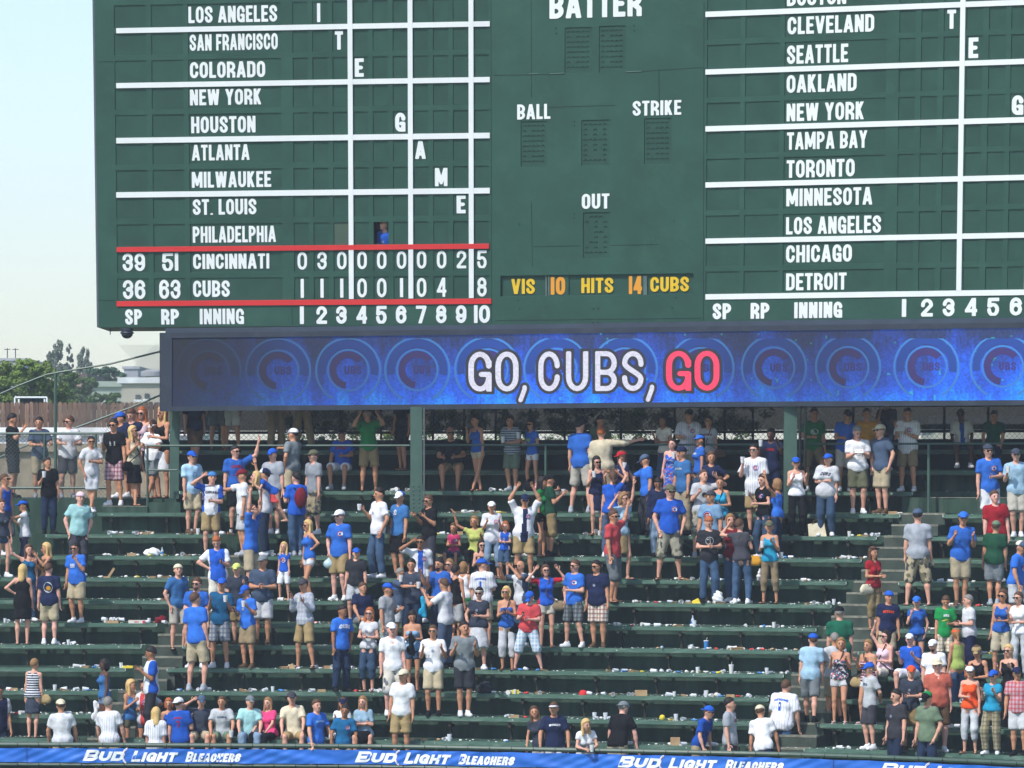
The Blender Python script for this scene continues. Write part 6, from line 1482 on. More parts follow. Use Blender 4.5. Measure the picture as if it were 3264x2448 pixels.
938 2203 s0 m 0 jj j .92 f zbr cap:dgrey polo:cream shorts:sand snk:white
1009 2231 h-.5,172 m 45 rr s 1.05 f sbr - tee:blue shorts:khaki snk:white t=CHICAGO*sky*.22*.035
1089 2223 s0 w -5 cf j .95 t lbr cap:navy tee:white shorts:white snk:white
1092 2249 h-.5,165 m 5 rr w 1.0 m zdk - tee:teal shorts:khaki snk:white logo=C
1162 2221 s0 w -5 xx j 1.05 f llb - blouse:sky skirt:black flip:black
-4 2185 h.5,175 m 20 dd s 1.1 t sdk - raglan:navy+white jeans:ddenim snk:white
1279 2131 h-.2,175 m -10 dd s 1.05 t zgy cap:cream polo:white shorts:sand snk:white hy=-25
1255 1982 b1 m 5 dd s 1.02 p zbr cap:bwhite tee:white board:beige/camo/lgrey snk:white vneck
1317 1948 b2 w 0 pf s 1.0 t ldk - tube:lblue hot:denim flip:black hp=28,phone=L,jacket=black,len=.45
1174 1939 b2 w -20 ff s 1.0 f lrd - tee:bwhite capri:denim flip:black sg,logo=spot
1234 1857 f4 m 55 dp s 1.1 t zbr cap:royal tee:lgrey shorts:white/plaid/sage snk:white
1272 1812 f5 m 60 od s 1.1 t zgy - tee:slate shorts:bwhite/plaid/lgrey snk:white sg,cup=L
1315 1783 f5 m -10 ct s 1.05 t sdk - tee:dslate jeans:ddenim snk:white cup=L,logo=spot
1338 1710 f6 m 5 sd s 1.08 m sdk - open:white jeans:denim snk:white inner=royal,logo=C,sg
1402 1781 f5 m -25 md s 1.02 t sdk - tee:blue jeans:ddenim snk:black beard,cup=L,logo=bear
1420 1845 f4 m -120 ot s 1.02 t zbr - tee:white pants:slate snk:black phone=L,jacket=turq
1430 1784 s6 w -20 dd j .95 f blb - tank:lpink shorts:white flip:white sg
1452 1802 f5 w 150 dd s 1.0 t sdk - tank:black shorts:lgrey flip:black vest
1481 1793 s6 w 150 dd j 1.0 t blb - tank:white shorts:green flip:white
1532 1725 s7 w 15 cd j 1.0 f ldk - tank:char shorts:black flip:black sg
1540 1779 b4 m 160 cd s 1.02 f zbr cap:royal jersey:white/pin shorts:khaki flip:brown hy=-60,back=FUKUDOME*royal*.24*.04&1*royal*.045*.15
1524 1870 b3 w -15 kf s 1.32 f sdk band:offw tee:dslate skirt:bwhite snk:white sg,len=.48,logo=spot
1382 1994 b1 m -5 cc s 1.0 t zbr - tee:white shorts:khaki snk:black sg,logo=spot
1480 1982 b1 m 5 cc s 1.02 t sdk - polo:mgrey shorts:char snk:white hy=15
1617 1871 b3 w -5 pp s 1.0 t bbl - tube:blue capri:white flip:brown sg,phone=L,bag=R*black
1683 1884 b3 m -10 pf m 1.18 p zgy cap:royal tee:coral board:sky/plaid/bwhite flip:black hp=38,phone=L
1663 1788 f5 m -55 gg s 1.05 t xbr - raglan:white+slate jeans:denim snk:white camera=1,logo=spot
1742 1802 b4 w 5 ee s 1.05 f bbr - polo:royal+red shorts:beige flip:brown sg,len=.45,bag=R*tan
1829 1785 b4 m -40 kf w 1.0 f zbr - tee:blue shorts:mgrey/plaid/char snk:white sg,logo=bear
1907 1788 b4 m -25 dd s 1.25 t sdk - polo:navy shorts:offw/plaid/maroon snk:brown sg,logo=spot
'''
NAMEC = dict(bwhite='white', offw='off-white', royal='royal blue', mblue='mid blue', lblue='light blue', sky='pale blue', slate='slate blue', dslate='dark slate', lgrey='light grey', mgrey='grey', dgrey='dark grey',
  char='charcoal', lpink='pale pink', lemon='lemon yellow', dgreen='dark green', fgreen='forest green', ddenim='dark blue', denim='blue', ldenim='light blue', aqua='pale aqua', turq='turquoise', lav='grey blue', camo='camouflage', khaki='khaki', navy='navy')
def cname(c):
    p = c.split('/'); a = p[0].split('+'); s = NAMEC.get(a[0], a[0])
    if len(a) > 1: s = s+' and '+NAMEC.get(a[1], a[1])
    if len(p) > 1: s = {'plaid': 'plaid ', 'camo': 'camouflage ', 'floral': 'patterned ', 'print': 'patterned ', 'pin': 'pinstriped ', 'stripe': 'striped ', 'wide': 'striped '}[p[1]]+('' if p[1] == 'camo' else s)
    return s.strip()
SN = {'tee': 't-shirt', 'polo': 'polo shirt', 'jersey': 'jersey', 'open': 'open jersey', 'tank': 'tank top', 'tube': 'strapless top', 'dress': 'dress', 'raglan': 'baseball shirt', 'long': 'long shirt', 'blouse': 'blouse', 'shirt': 'shirt'}
BN = {'shorts': 'shorts', 'board': 'long shorts', 'hot': 'short shorts', 'jeans': 'jeans', 'pants': 'trousers', 'capri': 'capri trousers', 'skirt': 'skirt'}
HN = {'cap': 'cap', 'bcap': 'backwards cap', 'visor': 'visor', 'straw': 'straw hat', 'band': 'headband', 'beanie': 'cap'}
HRN = {'bl': 'blond', 'br': 'brown haired', 'dk': 'dark haired', 'rd': 'red haired', 'gy': 'grey haired', 'lb': 'fair haired'}
ACT = {'ff': 'clasping hands', 'cc': 'clapping', 'xx': 'with crossed arms', 'gg': 'holding up a camera', 'uu': 'lifting a girl overhead', 'rr': 'gripping the rail', 'll': 'leaning on the rail', 'ee': 'with hands at the ears',
       'kk': 'with hands in pockets', 'bb': 'with hands behind the back', 'yy': 'clapping overhead', 'pp': 'looking down at both hands', 'jj': 'resting forearms on the knees'}
used = {}
ORD2 = ORD
RESULT = []
cupm = {}
def thing(name, me_or_mb, label, cat, loc, rot=(0, 0, 0), sc=1.0, group=None, m=None):
    me = me_or_mb if isinstance(me_or_mb, bpy.types.Mesh) else me_or_mb.mesh(name, m)
    o = link(name, me, None, loc, rot); o.scale = (sc,)*3; return tag(o, label, cat, group)
M_clear = mat('clear_cup_plastic', (.80,.83,.85), .25, .5, .06, 8, alpha=.70); M_paper = mat('white_paper', (.66,.66,.63), .8, .2, .08, 12); M_card = mat('brown_card', (.42,.28,.15), .85, .2, .15, 8)
M_beer = mat('beer', (.62,.34,.06), .3, .4, .05); M_yellow = mat('yellow_card', (.75,.58,.04), .6, .3, .05); M_redc = mat('red_print', (.6,.05,.05), .6, .3, .05); M_blc = mat('blue_wrapper', (.05,.22,.55), .4, .4, .1)
def lathe_me(name, prof, m, n=10):
    return MB().lathe(prof, n).mesh(name, m, True)
ME_CUP = MB().lathe([(.030, 0), (.031, .002), (.044, .125), (.046, .128), (.042, .128), (.030, .006)], 10, cap=False); ME_CUP.lathe([(.0295, .001), (.0295, .004)], 10); ME_CUP = ME_CUP.mesh('plastic_cup', M_clear, False)
ME_PCUP = MB().lathe([(.034, 0), (.048, .13), (.050, .134)], 10).mesh('paper_cup', M_paper, False)
ME_BEER = MB().lathe([(.028, .006), (.039, .085)], 10).mesh('beer', M_beer)
_p = MB(); _p.box(-.024, .024, -.006, .006, -.05, .05); ME_PHONE = _p.mesh('phone', M_lens)
def heldloc(MW, P): return MW @ Vector(P)
def make_bag(c, MW, P, T, label, side):
    o = empty('shoulder_bag', MW @ Vector(P), 0); q = MW.to_scale()[0]; o.rotation_euler = MW.to_euler(); o.scale = (q,)*3; tag(o, label, 'bag')
    g = Grid((-.22,-.12,-.28), (.22,.12,.10), .02); g.cone((-.10,0,-.12), (.10,0,-.12), .085, .085, .05, fy=1.6); g.cone((-.08,0,-.04), (.08,0,-.04), .055, .055, .05, fy=1.6); V, F = g.mesh()
    link('bag_body', np_mesh('bag_body', V, F, [cloth(c)]), o)
    inv = Vector(P); a = Vector(T(-.08 if side == 'R' else .08, -.13, 1.20))-inv; b = Vector(T(.07 if side == 'R' else -.07, -.06, 1.46))-inv; c_ = Vector(T(.02, .12, 1.38))-inv
    d = Vector((0, .02, 0)); m = MB()
    pts = [Vector((0, -.04, .0)), a+Vector((.05 if side == 'R' else -.05, -.03, -.05)), b+Vector((0, -.02, .03)), c_+Vector((0, .03, 0))]
    for p, r_ in zip(pts[:-1], pts[1:]): m.bar(p, r_, .011, 4)
    m.build('strap', cloth('black' if c == 'black' else 'brown'), o)
for ln in CROWD.strip().splitlines():
    f = ln.split(); xp, top, place, sex, yaw, arms, legs, b, skin, hair, hat, shirt, bottom, shoe = f[0], f[1], f[2], f[3], float(f[4]), f[5], f[6], float(f[7]), f[8], f[9], f[10], f[11], f[12], f[13]
    ex = f[14].split(',') if len(f) > 14 else []; xp = float(xp); top = float(top)
    if shirt == 'shirt': shirt = 'tee:navy'
    H0 = 1.75; natural = 1.75; sit = place[0] == 's'; row = None
    if place == 'P': d, zf = 10.35, zP; row = 11
    elif place == 'Q': d, zf = 9.02, z1; row = 10
    elif place == 'R': d, zf = 10.3 if xp > 470 else 11.0, zP; row = 11
    elif place[0] == 'b': row = int(place[1:]); d = dn(row); zf = ZN[row]
    elif place[0] == 'f': row = int(place[1:]); d = dn(row)-.34; zf = floor_z(row)
    elif place[0] == 's': row = int(place[1:]); d = dn(row)-.02; zf = None
    elif place[0] == 'y': yy, row = place[1:].split(','); row = float(row); d = dn(row)-.1; X = px2X(xp, d); zf = HC-(float(yy)-HZ)*rowY(X, d)/FPX
    elif place[0] == 'h': row, cm = place[1:].split(','); row = float(row); d = dn(row) if row >= 0 else .30; cm = float(cm)/100; zf = None
    X = px2X(xp, d); Y = rowY(X, d); zt_ = HC-(top-HZ)*Y/FPX
    hatadd = .03 if hat != '-' else .005
    if 'y' in legs: pass
    # vertical extent of the posed figure from foot level to head top, at scale 1
    lean = next((float(e[5:]) for e in ex if e.startswith('lean=')), 0)
    tall = (.92 if not sit and legs not in 'ji' else .50)+(.83+hatadd)*math.cos(R(lean))*1.0
    if sex == 'g': tall += .05
    if sit:
        seat = ZN[row]; sc = (zt_-seat)/(tall-.42); zf = seat-.42*sc
    elif place[0] == 'h': sc = cm/1.75; zf = zt_-tall*sc
    else: sc = (zt_-zf)/tall
    lo_, hi_ = (.60, .80) if sex == 'g' else (.86, 1.12)
    if not sit and place[0] != 'h' and not lo_ < sc < hi_: DBG[ln[:30]] = round(sc, 2)
    sc = min(max(sc, lo_), hi_)
    if sit: zf = ZN[row]-.42*sc
    ob, MW, arm, T, H, J = person(top, (X, Y, zf), sc, sex, yaw, arms, legs, b, skin, hair, hat, shirt, bottom, shoe, ex)
    # label from what is worn and done -------------------------------------
    who = {'m': 'man', 'w': 'woman', 'g': 'little girl', 'k': 'boy'}[sex]
    sk, scn = shirt.split(':'); bk, bcn = bottom.split(':')
    wear = '%s %s' % (cname(scn), SN[sk]); low = '' if bk == 'none' else ' and %s %s' % (cname(bcn), BN[bk])
    if hat != '-': hd = '%s %s' % (cname(hat.split(':')[1]), HN[hat.split(':')[0]])
    else: hd = ''
    hr = 'bald' if hair[0] == 'x' else HRN[hair[1:]]
    pos = ACT.get(arms, '')
    where = 'sitting on the %s bench up' % ORD[row] if sit else ''
    if not where: 
        r_ = int(round(row)) if row is not None else 0
        where = 'at the front rail' if r_ < 0 or (place[0] == 'h' and row < 0) else ('on the left platform' if place in 'PQR' else 'at the %s bench up' % ORD[max(0, min(13, r_))])
    lab = '%s %s in %s%s%s' % (hr if not hd else '', who, (hd+', ') if hd else '', wear, low); lab = lab.strip()
    cand = [lab+((' '+pos) if pos else ''), lab+' '+where, lab]
    for c in cand:
        if len(c.split()) <= 16 and c not in used: break
    else: c = (lab+' '+where)
    while len(c.split()) > 16: c = ' '.join(c.split()[:-1])
    used[c] = 1; person_label = c; short = '%s in the %s' % (who, wear)
    tag(ob, c, {'m': 'man', 'w': 'woman', 'g': 'girl', 'k': 'boy'}[sex]); 
    E = {e.split('=')[0]: (e.split('=')[1] if '=' in e else True) for e in ex}
    def hand(sd): S0, el, wr, fo, up = arm[sd]; return wr+fo*.085+vec(0, -.02, 0), fo
    tail = '%s %s' % (short, ('with %s' % hd) if hd else 'at the %s bench' % ORD[max(0, min(13, int(round(row))))])
    if len(tail.split()) > 10: tail = '%s at the %s bench' % (short, ORD[max(0, min(13, int(round(row))))])
    if len(tail.split()) > 10: tail = short
    CV[0] = 1.0
    if 'cup' in E:
        p, fo = hand(E['cup']); q = MW @ Vector(p+vec(0, -.025, -.05)); o = thing('plastic_cup', ME_CUP, 'cup held by the '+tail, 'cup', q, (0, 0, 0), 1.05); link('beer', ME_BEER, o)
    if 'phone' in E:
        p, fo = hand(E['phone']); q = MW @ Vector(p+vec(0, -.01, .02)); thing('phone', ME_PHONE, 'phone held by the '+tail, 'phone', q, (R(30), 0, R(yaw)))
    if 'camera' in E:
        q = MW @ Vector(H(0, -.16, .0)); k = MB(); k.box(-.055, .055, -.014, .014, -.032, .032); k.v = k.v; k.lathe([(.022, 0), (.022, .02)], 10, (0, 0, 0)); thing('camera', k, 'small camera held up by the '+tail, 'camera', q, (0, 0, R(yaw)), m=M_lens)
    if 'book' in E or 'paper' in E:
        p = (hand('L')[0]+hand('R')[0])/2; q = MW @ Vector(p+vec(0, -.05, .02)); k = MB(); k.box(-.09, .09, -.006, .006, -.06, .06); thing('score_sheet', k, 'white paper held by the '+tail, 'paper', q, (R(-45), 0, R(yaw)), m=M_paper)
    if 'sack' in E:
        p, fo = hand('R' if E['sack'] == 'R' else 'L'); p, fo = hand('L'); g = Grid((-.16,-.14,-.3), (.16,.14,.04), .02); g.ell((0,0,-.14), (.115,.09,.10)); g.cone((0,0,-.06), (0,0,0), .03, .012, .05); V, F = g.mesh(); q = MW @ Vector(p)
        o = link('plastic_sack', np_mesh('plastic_sack', V, F, [mat('pale_blue_plastic', (.50,.68,.72), .3, .5, .15, 12, alpha=.85)]), None, q); tag(o, 'pale blue plastic sack held by the '+tail, 'plastic bag')
    if 'bag' in E:
        side, bc_ = E['bag'].split('*'); sg = -1 if side == 'L' else 1; make_bag(bc_, MW, T(sg*(.20*b+.02), -.05, .98), T, '%s shoulder bag of the %s' % (cname(bc_), tail), side)
    if 'pack' in E:
        g = Grid((-.2,-.02,-.3), (.2,.24,.3), .022); g.ell((0,.10,0), (.14,.10,.22), .04); V, F = g.mesh(); o = empty('backpack', MW @ Vector(T(0, .10, 1.22)), R(yaw)); o.scale = (sc,)*3; tag(o, '%s backpack on the %s' % (cname(E['pack']), tail), 'backpack')
        link('pack_body', np_mesh('pack_body', V, F, [cloth(E['pack'])]), o); k = MB()
        for sg in (-1, 1): k.bar((sg*.10, .06, .18), (sg*.11, -.08, .24), .014, 4).bar((sg*.11, -.08, .24), (sg*.11, -.22, .05), .014, 4)
        k.build('strap', cloth('black'), o)
    if 'jacket' in E:
        p, fo = hand('L'); g = Grid((-.2,-.2,-.55), (.2,.2,.15), .024); g.cone((0,0,.02), (.03,0,-.40), .06, .075, .03, fy=1.4); g.cone((.05,0,-.1), (-.06,0,-.34), .05, .05, .05); X_, Y_, Z_ = g.x[:, None, None], g.y[None, :, None], g.z[None, None, :]
        g.F += (.014*np.sin(50*X_+12*Z_)+.01*np.sin(40*Y_+25*Z_)).astype(np.float32); V, F = g.mesh(); q = MW @ Vector(p+vec(0, -.05, -.03)); o = link('jacket', np_mesh('jacket', V, F, [cloth(E['jacket'])]), None, q); o.scale = (.85,)*3; tag(o, 'crumpled %s jacket carried by the %s' % (cname(E['jacket']), short), 'jacket')
    RESULT.append((ob, xp, top, sc))
# the girl lifted into the air over the man in blue
X = px2X(878, dn(7)-.50); Y = rowY(X, dn(7)-.50)
ob, MW, arm, T, H, J = person(0, (X, Y, HC-(1572-HZ)*Y/FPX-.92*.74), .74, 'g', -70, 'nt', 'z', 1.0, 'f', 'lbl', '-', 'tee:royal', 'skirt:coral', 'bare:x', ['lean=52', 'len=.66', 'hp=-25'])
tag(ob, 'blond little girl in blue shirt and ruffled red skirt lifted in the air', 'girl')
# the scoreboard keeper looking out of an open slot (he stands inside, only head and chest show)
s_ = .94
ob, MW, arm, T, H, J = person(0, (WIN.x+.08, WIN.y+.10, WIN.z+.475-1.755*s_+.05), s_, 'm', -35, 'dd', 'z', 1.0, 'f', 'sgy', '-', 'polo:royal', 'pants:navy', 'snk:black', ['logo=spot', 'hy=-15', 'lean=16', 'hp=-14'])
tag(ob, 'grey haired man in royal blue polo shirt looking out of an open scoreboard slot', 'man')
print('scales off:', DBG); print('people', len(RESULT))
# ------------------------------------------------------------------ what the crowd left behind on the benches
lr = random.Random(21)
ME_TRAY = MB(); ME_TRAY.box(-.075,.075,-.05,.05,0,.006)
for s_ in (-1, 1):
    ME_TRAY.quad((-.075,s_*.05,.004), (.075,s_*.05,.004), (.088,s_*.066,.042), (-.088,s_*.066,.042)); ME_TRAY.quad((s_*.075,-.05,.004), (s_*.075,.05,.004), (s_*.088,.066,.042), (s_*.088,-.066,.042))
ME_TRAY = ME_TRAY.mesh('card_tray', M_card)
def crumple(name, m, s, seed, fl=1.0):
    r = np.random.default_rng(seed); g = Grid((-.14,-.14,-.12), (.14,.14,.12), .02); g.ell((0,0,0), (.07,.06,.05*fl), .03)
    for _ in range(4): p = r.uniform(-.06, .06, 3); g.ell((p[0], p[1], p[2]*.5*fl), (.04,.03,.028), .02)
    X, Y, Z = g.x[:, None, None], g.y[None, :, None], g.z[None, None, :]; g.F += (.010*np.sin(90*X+40*Y)*np.cos(70*Z+30*Y)).astype(np.float32); V, F = g.mesh(); V[:, 2] -= V[:, 2].min(); return np_mesh(name, V*s, F, [m], False)
ME_CRUMP = [crumple('crumpled_paper', M_paper, .55, i) for i in range(4)]; ME_WRAP = [crumple('food_wrapper', m, .7, 9+i, .5) for i, m in enumerate((M_card, M_paper, M_redc, M_blc, M_yellow))]
ME_CAN = MB().lathe([(.028,0),(.033,.008),(.033,.112),(.027,.122)], 10).mesh('drink_can', mat('can_aluminium', (.55,.57,.60), .35, .5, .1, 20, metal=.6))
ME_BOTTLE = MB().lathe([(.030,0),(.033,.01),(.033,.12),(.012,.165),(.012,.19),(.014,.19),(.014,.205)], 10).mesh('water_bottle', mat('bottle_plastic', (.55,.66,.74), .15, .5, .05, 9, alpha=.75))
ME_LAB = MB().lathe([(.0345,.05),(.0345,.10)], 10, cap=False).mesh('label_band', M_blc)
ME_BOX = MB().box(-.10,.10,-.06,.06,0,.07).mesh('card_box', M_card)
PART = ['at the far left', 'left of the left stairs', 'left of middle', 'around the middle', 'right of middle', 'near the right stairs', 'at the far right']
LIT = {}
def put(kind, xp, n, lay=None, sc=1.0, label=None, me=None, cat=None, on_='bench', dd=0.0):
    d = dn(n)+lr.uniform(-.09, .08)+dd; X = px2X(xp, d); Y = rowY(X, d); z = ZN[n]-.002 if on_ == 'bench' else floor_z(n); rz = lr.uniform(0, 6.28)
    if kind in ('plastic_cup', 'paper_cup', 'drink_can', 'water_bottle'):
        me = {'plastic_cup': ME_CUP, 'paper_cup': ME_PCUP, 'drink_can': ME_CAN, 'water_bottle': ME_BOTTLE}[kind]
        if lay is None: lay = lr.random() < .80
        if lay: loc = (X, Y, z+.036*sc); rot = (R(90)+lr.uniform(-.08, .08), 0, rz)
        else: loc = (X, Y, z); rot = (0, 0, rz)
    elif kind == 'crumpled_paper': me = lr.choice(ME_CRUMP); loc = (X, Y, z); rot = (0, 0, rz)
    elif kind == 'food_wrapper': me = me or lr.choice(ME_WRAP); loc = (X, Y, z); rot = (0, 0, rz)
    elif kind == 'card_tray': me = ME_TRAY; loc = (X, Y, z+.002); rot = (0, lr.choice([0, 0, .25]), lr.uniform(-.4, .4))
    elif kind == 'card_box': me = me or ME_BOX; loc = (X, Y, z+.001); rot = (0, 0, lr.uniform(-.3, .3))
    part = PART[min(6, int(xp/3264*7))]
    nm = {'plastic_cup': 'clear plastic cup %s' % ('lying on its side' if lay else 'standing'), 'paper_cup': 'white paper cup %s' % ('lying' if lay else 'standing'), 'drink_can': 'silver can', 'water_bottle': 'empty water bottle',
          'crumpled_paper': 'crumpled white paper', 'food_wrapper': 'food wrapper', 'card_tray': 'brown card food tray', 'card_box': 'brown card box'}[kind]
    L = label or '%s on the %s bench up, %s' % (nm, ORD[n], part)
    o = thing(kind, me, L, cat or {'plastic_cup': 'cup', 'paper_cup': 'cup', 'drink_can': 'can', 'water_bottle': 'bottle', 'crumpled_paper': 'paper', 'food_wrapper': 'wrapper', 'card_tray': 'tray', 'card_box': 'box'}[kind], loc, rot, sc*lr.uniform(.72, 1.05), None if label else 'litter on the benches: '+{'plastic_cup': 'clear plastic cups', 'paper_cup': 'paper cups', 'drink_can': 'cans', 'water_bottle': 'bottles', 'crumpled_paper': 'crumpled papers', 'food_wrapper': 'wrappers', 'card_tray': 'card trays', 'card_box': 'card boxes'}[kind])
    if kind == 'water_bottle': link('label_band', ME_LAB, o)
    if not label: LIT.setdefault((nm, n), []).append((xp, o))
    return o
# clusters of litter: bench, first and last column, how many
CL = [(0,1240,1700,7),(0,1960,2300,9),(0,2650,2740,3),(1,20,110,5),(1,170,400,3),(1,1560,1720,3),(1,1880,1960,4),(1,2060,2480,6),(1,2860,3060,5),(2,20,90,5),(2,170,300,5),(2,560,1080,9),(2,1120,1240,6),(2,1560,2060,12),(2,2080,2420,12),(2,2800,3100,5),
 (3,250,330,4),(3,380,420,3),(3,840,1120,9),(3,1480,1760,6),(3,1910,2140,9),(3,2150,2340,7),(3,2400,2530,4),(4,200,240,3),(4,1450,1520,3),(4,1990,2360,12),(4,2370,2540,6),(4,2880,3200,5),
 (5,10,60,3),(5,330,530,8),(5,1000,1060,2),(5,1430,1500,2),(5,1940,2240,10),(5,2370,2540,6),(5,2900,3050,5),(6,500,560,2),(6,870,1080,5),(6,1240,1420,4),(6,1760,1820,2),(6,2000,2240,9),(6,2250,2340,4),(6,2570,2700,6),(6,2960,3120,5),
 (7,310,560,6),(7,1150,1240,4),(7,1640,1700,2),(7,2080,2340,5),(7,2520,2600,2),(7,2960,3120,4),(8,330,640,10),(8,860,1000,3),(8,1380,1480,3),(8,1560,1820,6),(8,2200,2330,4),(8,2480,2530,3),(8,2680,2780,6),(9,360,500,9),(9,610,640,2),(9,700,780,4),(9,1380,1480,5),(9,1820,2000,5),(9,2120,2200,2),(9,2700,2840,7),
 (10,1440,1520,4),(10,1560,1640,3),(10,2840,2890,2),(11,1240,1310,6),(11,1560,1600,2),(11,2130,2160,1)]
KW = ['plastic_cup']*10+['paper_cup']*2+['crumpled_paper']*7+['food_wrapper']*6+['card_tray']*3+['drink_can']+['card_box']
for n, a, b, k in CL:
    for _ in range(int(k*1.45+.5)):
        kd = lr.choice(KW); put(kd, lr.uniform(a, b), n, sc=1.0 if kd != 'card_box' else lr.uniform(.7, 1.1))
# particular pieces
def sackmesh(name, rx, ry, rz, m, seed):
    r = np.random.default_rng(seed); g = Grid((-rx-.06,-ry-.06,-.04), (rx+.06,ry+.06,rz*2.2), .022); g.ell((0,0,rz*.8), (rx,ry,rz), .05); g.ell((rx*.3,0,rz*1.5), (rx*.35,ry*.4,rz*.4), .05); X, Y, Z = g.x[:, None, None], g.y[None, :, None], g.z[None, None, :]
    g.F += (.012*np.sin(38*X+22*Z)*np.cos(30*Y+14*X)+.008*np.sin(70*Z+30*X)).astype(np.float32); g.F = np.maximum(g.F, (-Z+.0)+0*X+0*Y).astype(np.float32); V, F = g.mesh(); return np_mesh(name, V, F, [m])
M_sack = mat('white_plastic_bag', (.80,.80,.80), .35, .5, .08, 10)
def special(name, me, label, cat, xp, n, dd=0.0, rz=0.0, up=0.0, rx=0.0, m=None):
    d = dn(n)+dd; X = px2X(xp, d); return thing(name, me, label, cat, (X, rowY(X, d), ZN[n]+up), (rx, 0, rz), m=m)
o = special('plastic_bag', sackmesh('plastic_bag', .17, .10, .09, M_sack, 1), 'full white plastic bag lying beside a water bottle left of the stairs', 'plastic bag', 485, 8)
put('water_bottle', 517, 8, False, 1.15, 'upright water bottle beside the full white plastic bag'); put('water_bottle', 2208, 5, False, 1.1, 'upright water bottle among litter on the sixth bench'); put('water_bottle', 2110, 4, True, 1.0, 'water bottle lying in a tray on the fifth bench')
b = MB(); b.box(-.165,.165,-.13,.13,0,.058); o = special('pizza_box', b, 'white flat pizza box with red lettering on the sixth bench left of the stairs', 'box', 437, 5, m=M_paper)
V, F, w = text_geo('HOT', .5, .2, .1); k = MB(); k.add([((a/w-.5)*.09, -.1315, .012+c*.034) for a, c in V], F); k.build('lettering', M_redc, o)
k = MB(); k.box(.12,.166,-.131,.131,.001,.0595); k.build('red_end', M_redc, o)
k = MB(); k.box(-.13,.13,-.09,.09,0,.05); special('card_tray', k, 'brown tray stacked with clear cups on the sixth bench', 'tray', 358, 5, m=M_card)
for i in range(5): put('plastic_cup', 340+i*10, 5, True, 1.0, dd=-.02).location.z += .05
special('shoulder_bag', sackmesh('leather_bag', .12, .08, .08, cloth('maroon'), 5), 'small reddish brown leather bag on the sixth bench beside the stairs', 'bag', 512, 5)
special('plastic_bag', sackmesh('plastic_bag', .11, .08, .13, M_sack, 2), 'knotted white plastic bag at the feet of the young man in jeans', 'plastic bag', 2288, 6, -.05)
special('plastic_bag', sackmesh('plastic_bag', .07, .06, .12, M_sack, 3), 'small white bag with dark print beside the woman in turquoise top', 'plastic bag', 2423, 7)
tb = empty('tote_bag', (0, 0, 0), label='large beige canvas tote bag standing by the jeans of the woman in white jersey', cat='bag'); d = dn(9)-.03; X = px2X(2606, d); tb.location = (X, rowY(X, d), ZN[9])
k = MB(); k.add([(-.18,-.08,0),(.18,-.08,0),(.18,.08,0),(-.18,.08,0),(-.20,-.03,.25),(.13,-.03,.29),(.13,.03,.29),(-.20,.03,.25)], [(0,3,2,1),(4,5,6,7),(0,1,5,4),(1,2,6,5),(2,3,7,6),(3,0,4,7)]); k.build('bag_body', cloth('cream'), tb)
k = MB()
for q in (-.035, .035): k.path([Vector((-.11, q, .25)), Vector((-.06, q-.02, .33)), Vector((.04, q-.02, .34)), Vector((.09, q, .27))], .009, 5)
k.build('handle', cloth('brown'), tb)
special('handbag', sackmesh('dark_handbag', .17, .10, .12, cloth('char'), 8), 'big black shiny handbag lying on the third bench beside cups', 'bag', 1545, 2)
special('backpack', sackmesh('black_backpack', .13, .10, .13, cloth('black'), 12), 'black backpack on the bench behind the clapping man in white jersey', 'backpack', 1686, 11)
special('rolled_flag', MB().lathe([(.035,0),(.05,.06),(.05,.26),(.03,.33)], 10), 'white and pink rolled cloth standing beside the black backpack', 'cloth', 1712, 11, m=cloth('bwhite/stripe/pink'))
k = MB(); k.bar((0,0,0), (.13,0,.20), .035, 4); k.bar((-.10,0,.012), (.05,0,.012), .03, 4); special('card_board', k, 'torn brown cardboard leaning up on the eighth bench at left', 'cardboard', 344, 7, m=M_card)
k = MB(); k.add([(-.10,-.05,0),(.10,-.05,0),(.10,.05,0),(-.10,.05,0),(-.06,0,.05),(.05,-.03,.11),(.09,.03,.07),(-.05,.05,.03)], [(0,3,2,1),(0,1,5,4),(1,2,6,5),(2,3,7,6),(3,0,4,7),(4,5,6,7)])
special('snack_bag', k, 'torn golden yellow snack bag on the seventh bench', 'snack bag', 2217, 6, m=M_yellow); special('card_box', k, 'torn brown carton beside the sandals of the man in plaid shirt', 'box', 925, 3, m=M_card)
k = MB().lathe([(.036,0),(.048,.15),(.052,.155),(.052,.165)], 12); k2 = special('soda_cup', k, 'tall dark soda cup with white lid and straw on the fourth bench', 'cup', 2251, 4, m=M_blc)
MB().lathe([(.053,.165),(.05,.178)], 12).bar((0,0,.17), (.02,0,.24), .005, 4).build('lid', M_paper, k2)
k = MB().lathe([(.036,0),(.048,.15),(.052,.155),(.05,.175)], 12).bar((0,0,.17), (.015,0,.23), .005, 4); special('soda_cup', k, 'white soda cup with lid and straw on the fourth bench beside trays', 'cup', 2331, 3, m=M_paper)
k = MB().box(-.075,.075,-.045,.045,0,.075); special('card_box', k, 'small bright yellow box on the third bench below the man in coral shirt', 'box', 1642, 2, m=M_yellow)
k = MB().box(-.10,.10,-.07,.07,0,.045); special('card_box', k, 'yellow topped food box at the right end of the fourth bench, left stairs', 'box', 408, 3, m=M_yellow)
hl = MB().lathe([(.085,0),(.085,.03),(.075,.065),(.045,.09),(.0,.098)], 14); special('toy_helmet', hl, 'small shiny red plastic helmet on the third bench', 'helmet', 1859, 2, m=mat('red_plastic', (.65,.03,.03), .25, .5, .03))
hl = MB().lathe([(.02,0),(.045,.02),(.055,.055),(.045,.09),(.02,.108),(0,.11)], 14); special('ball', hl, 'small yellow ball on the second bench right of middle', 'ball', 2111, 1, m=M_yellow)
for xp, n, l in ((1600, 2, 'white paper bag'), ): pass
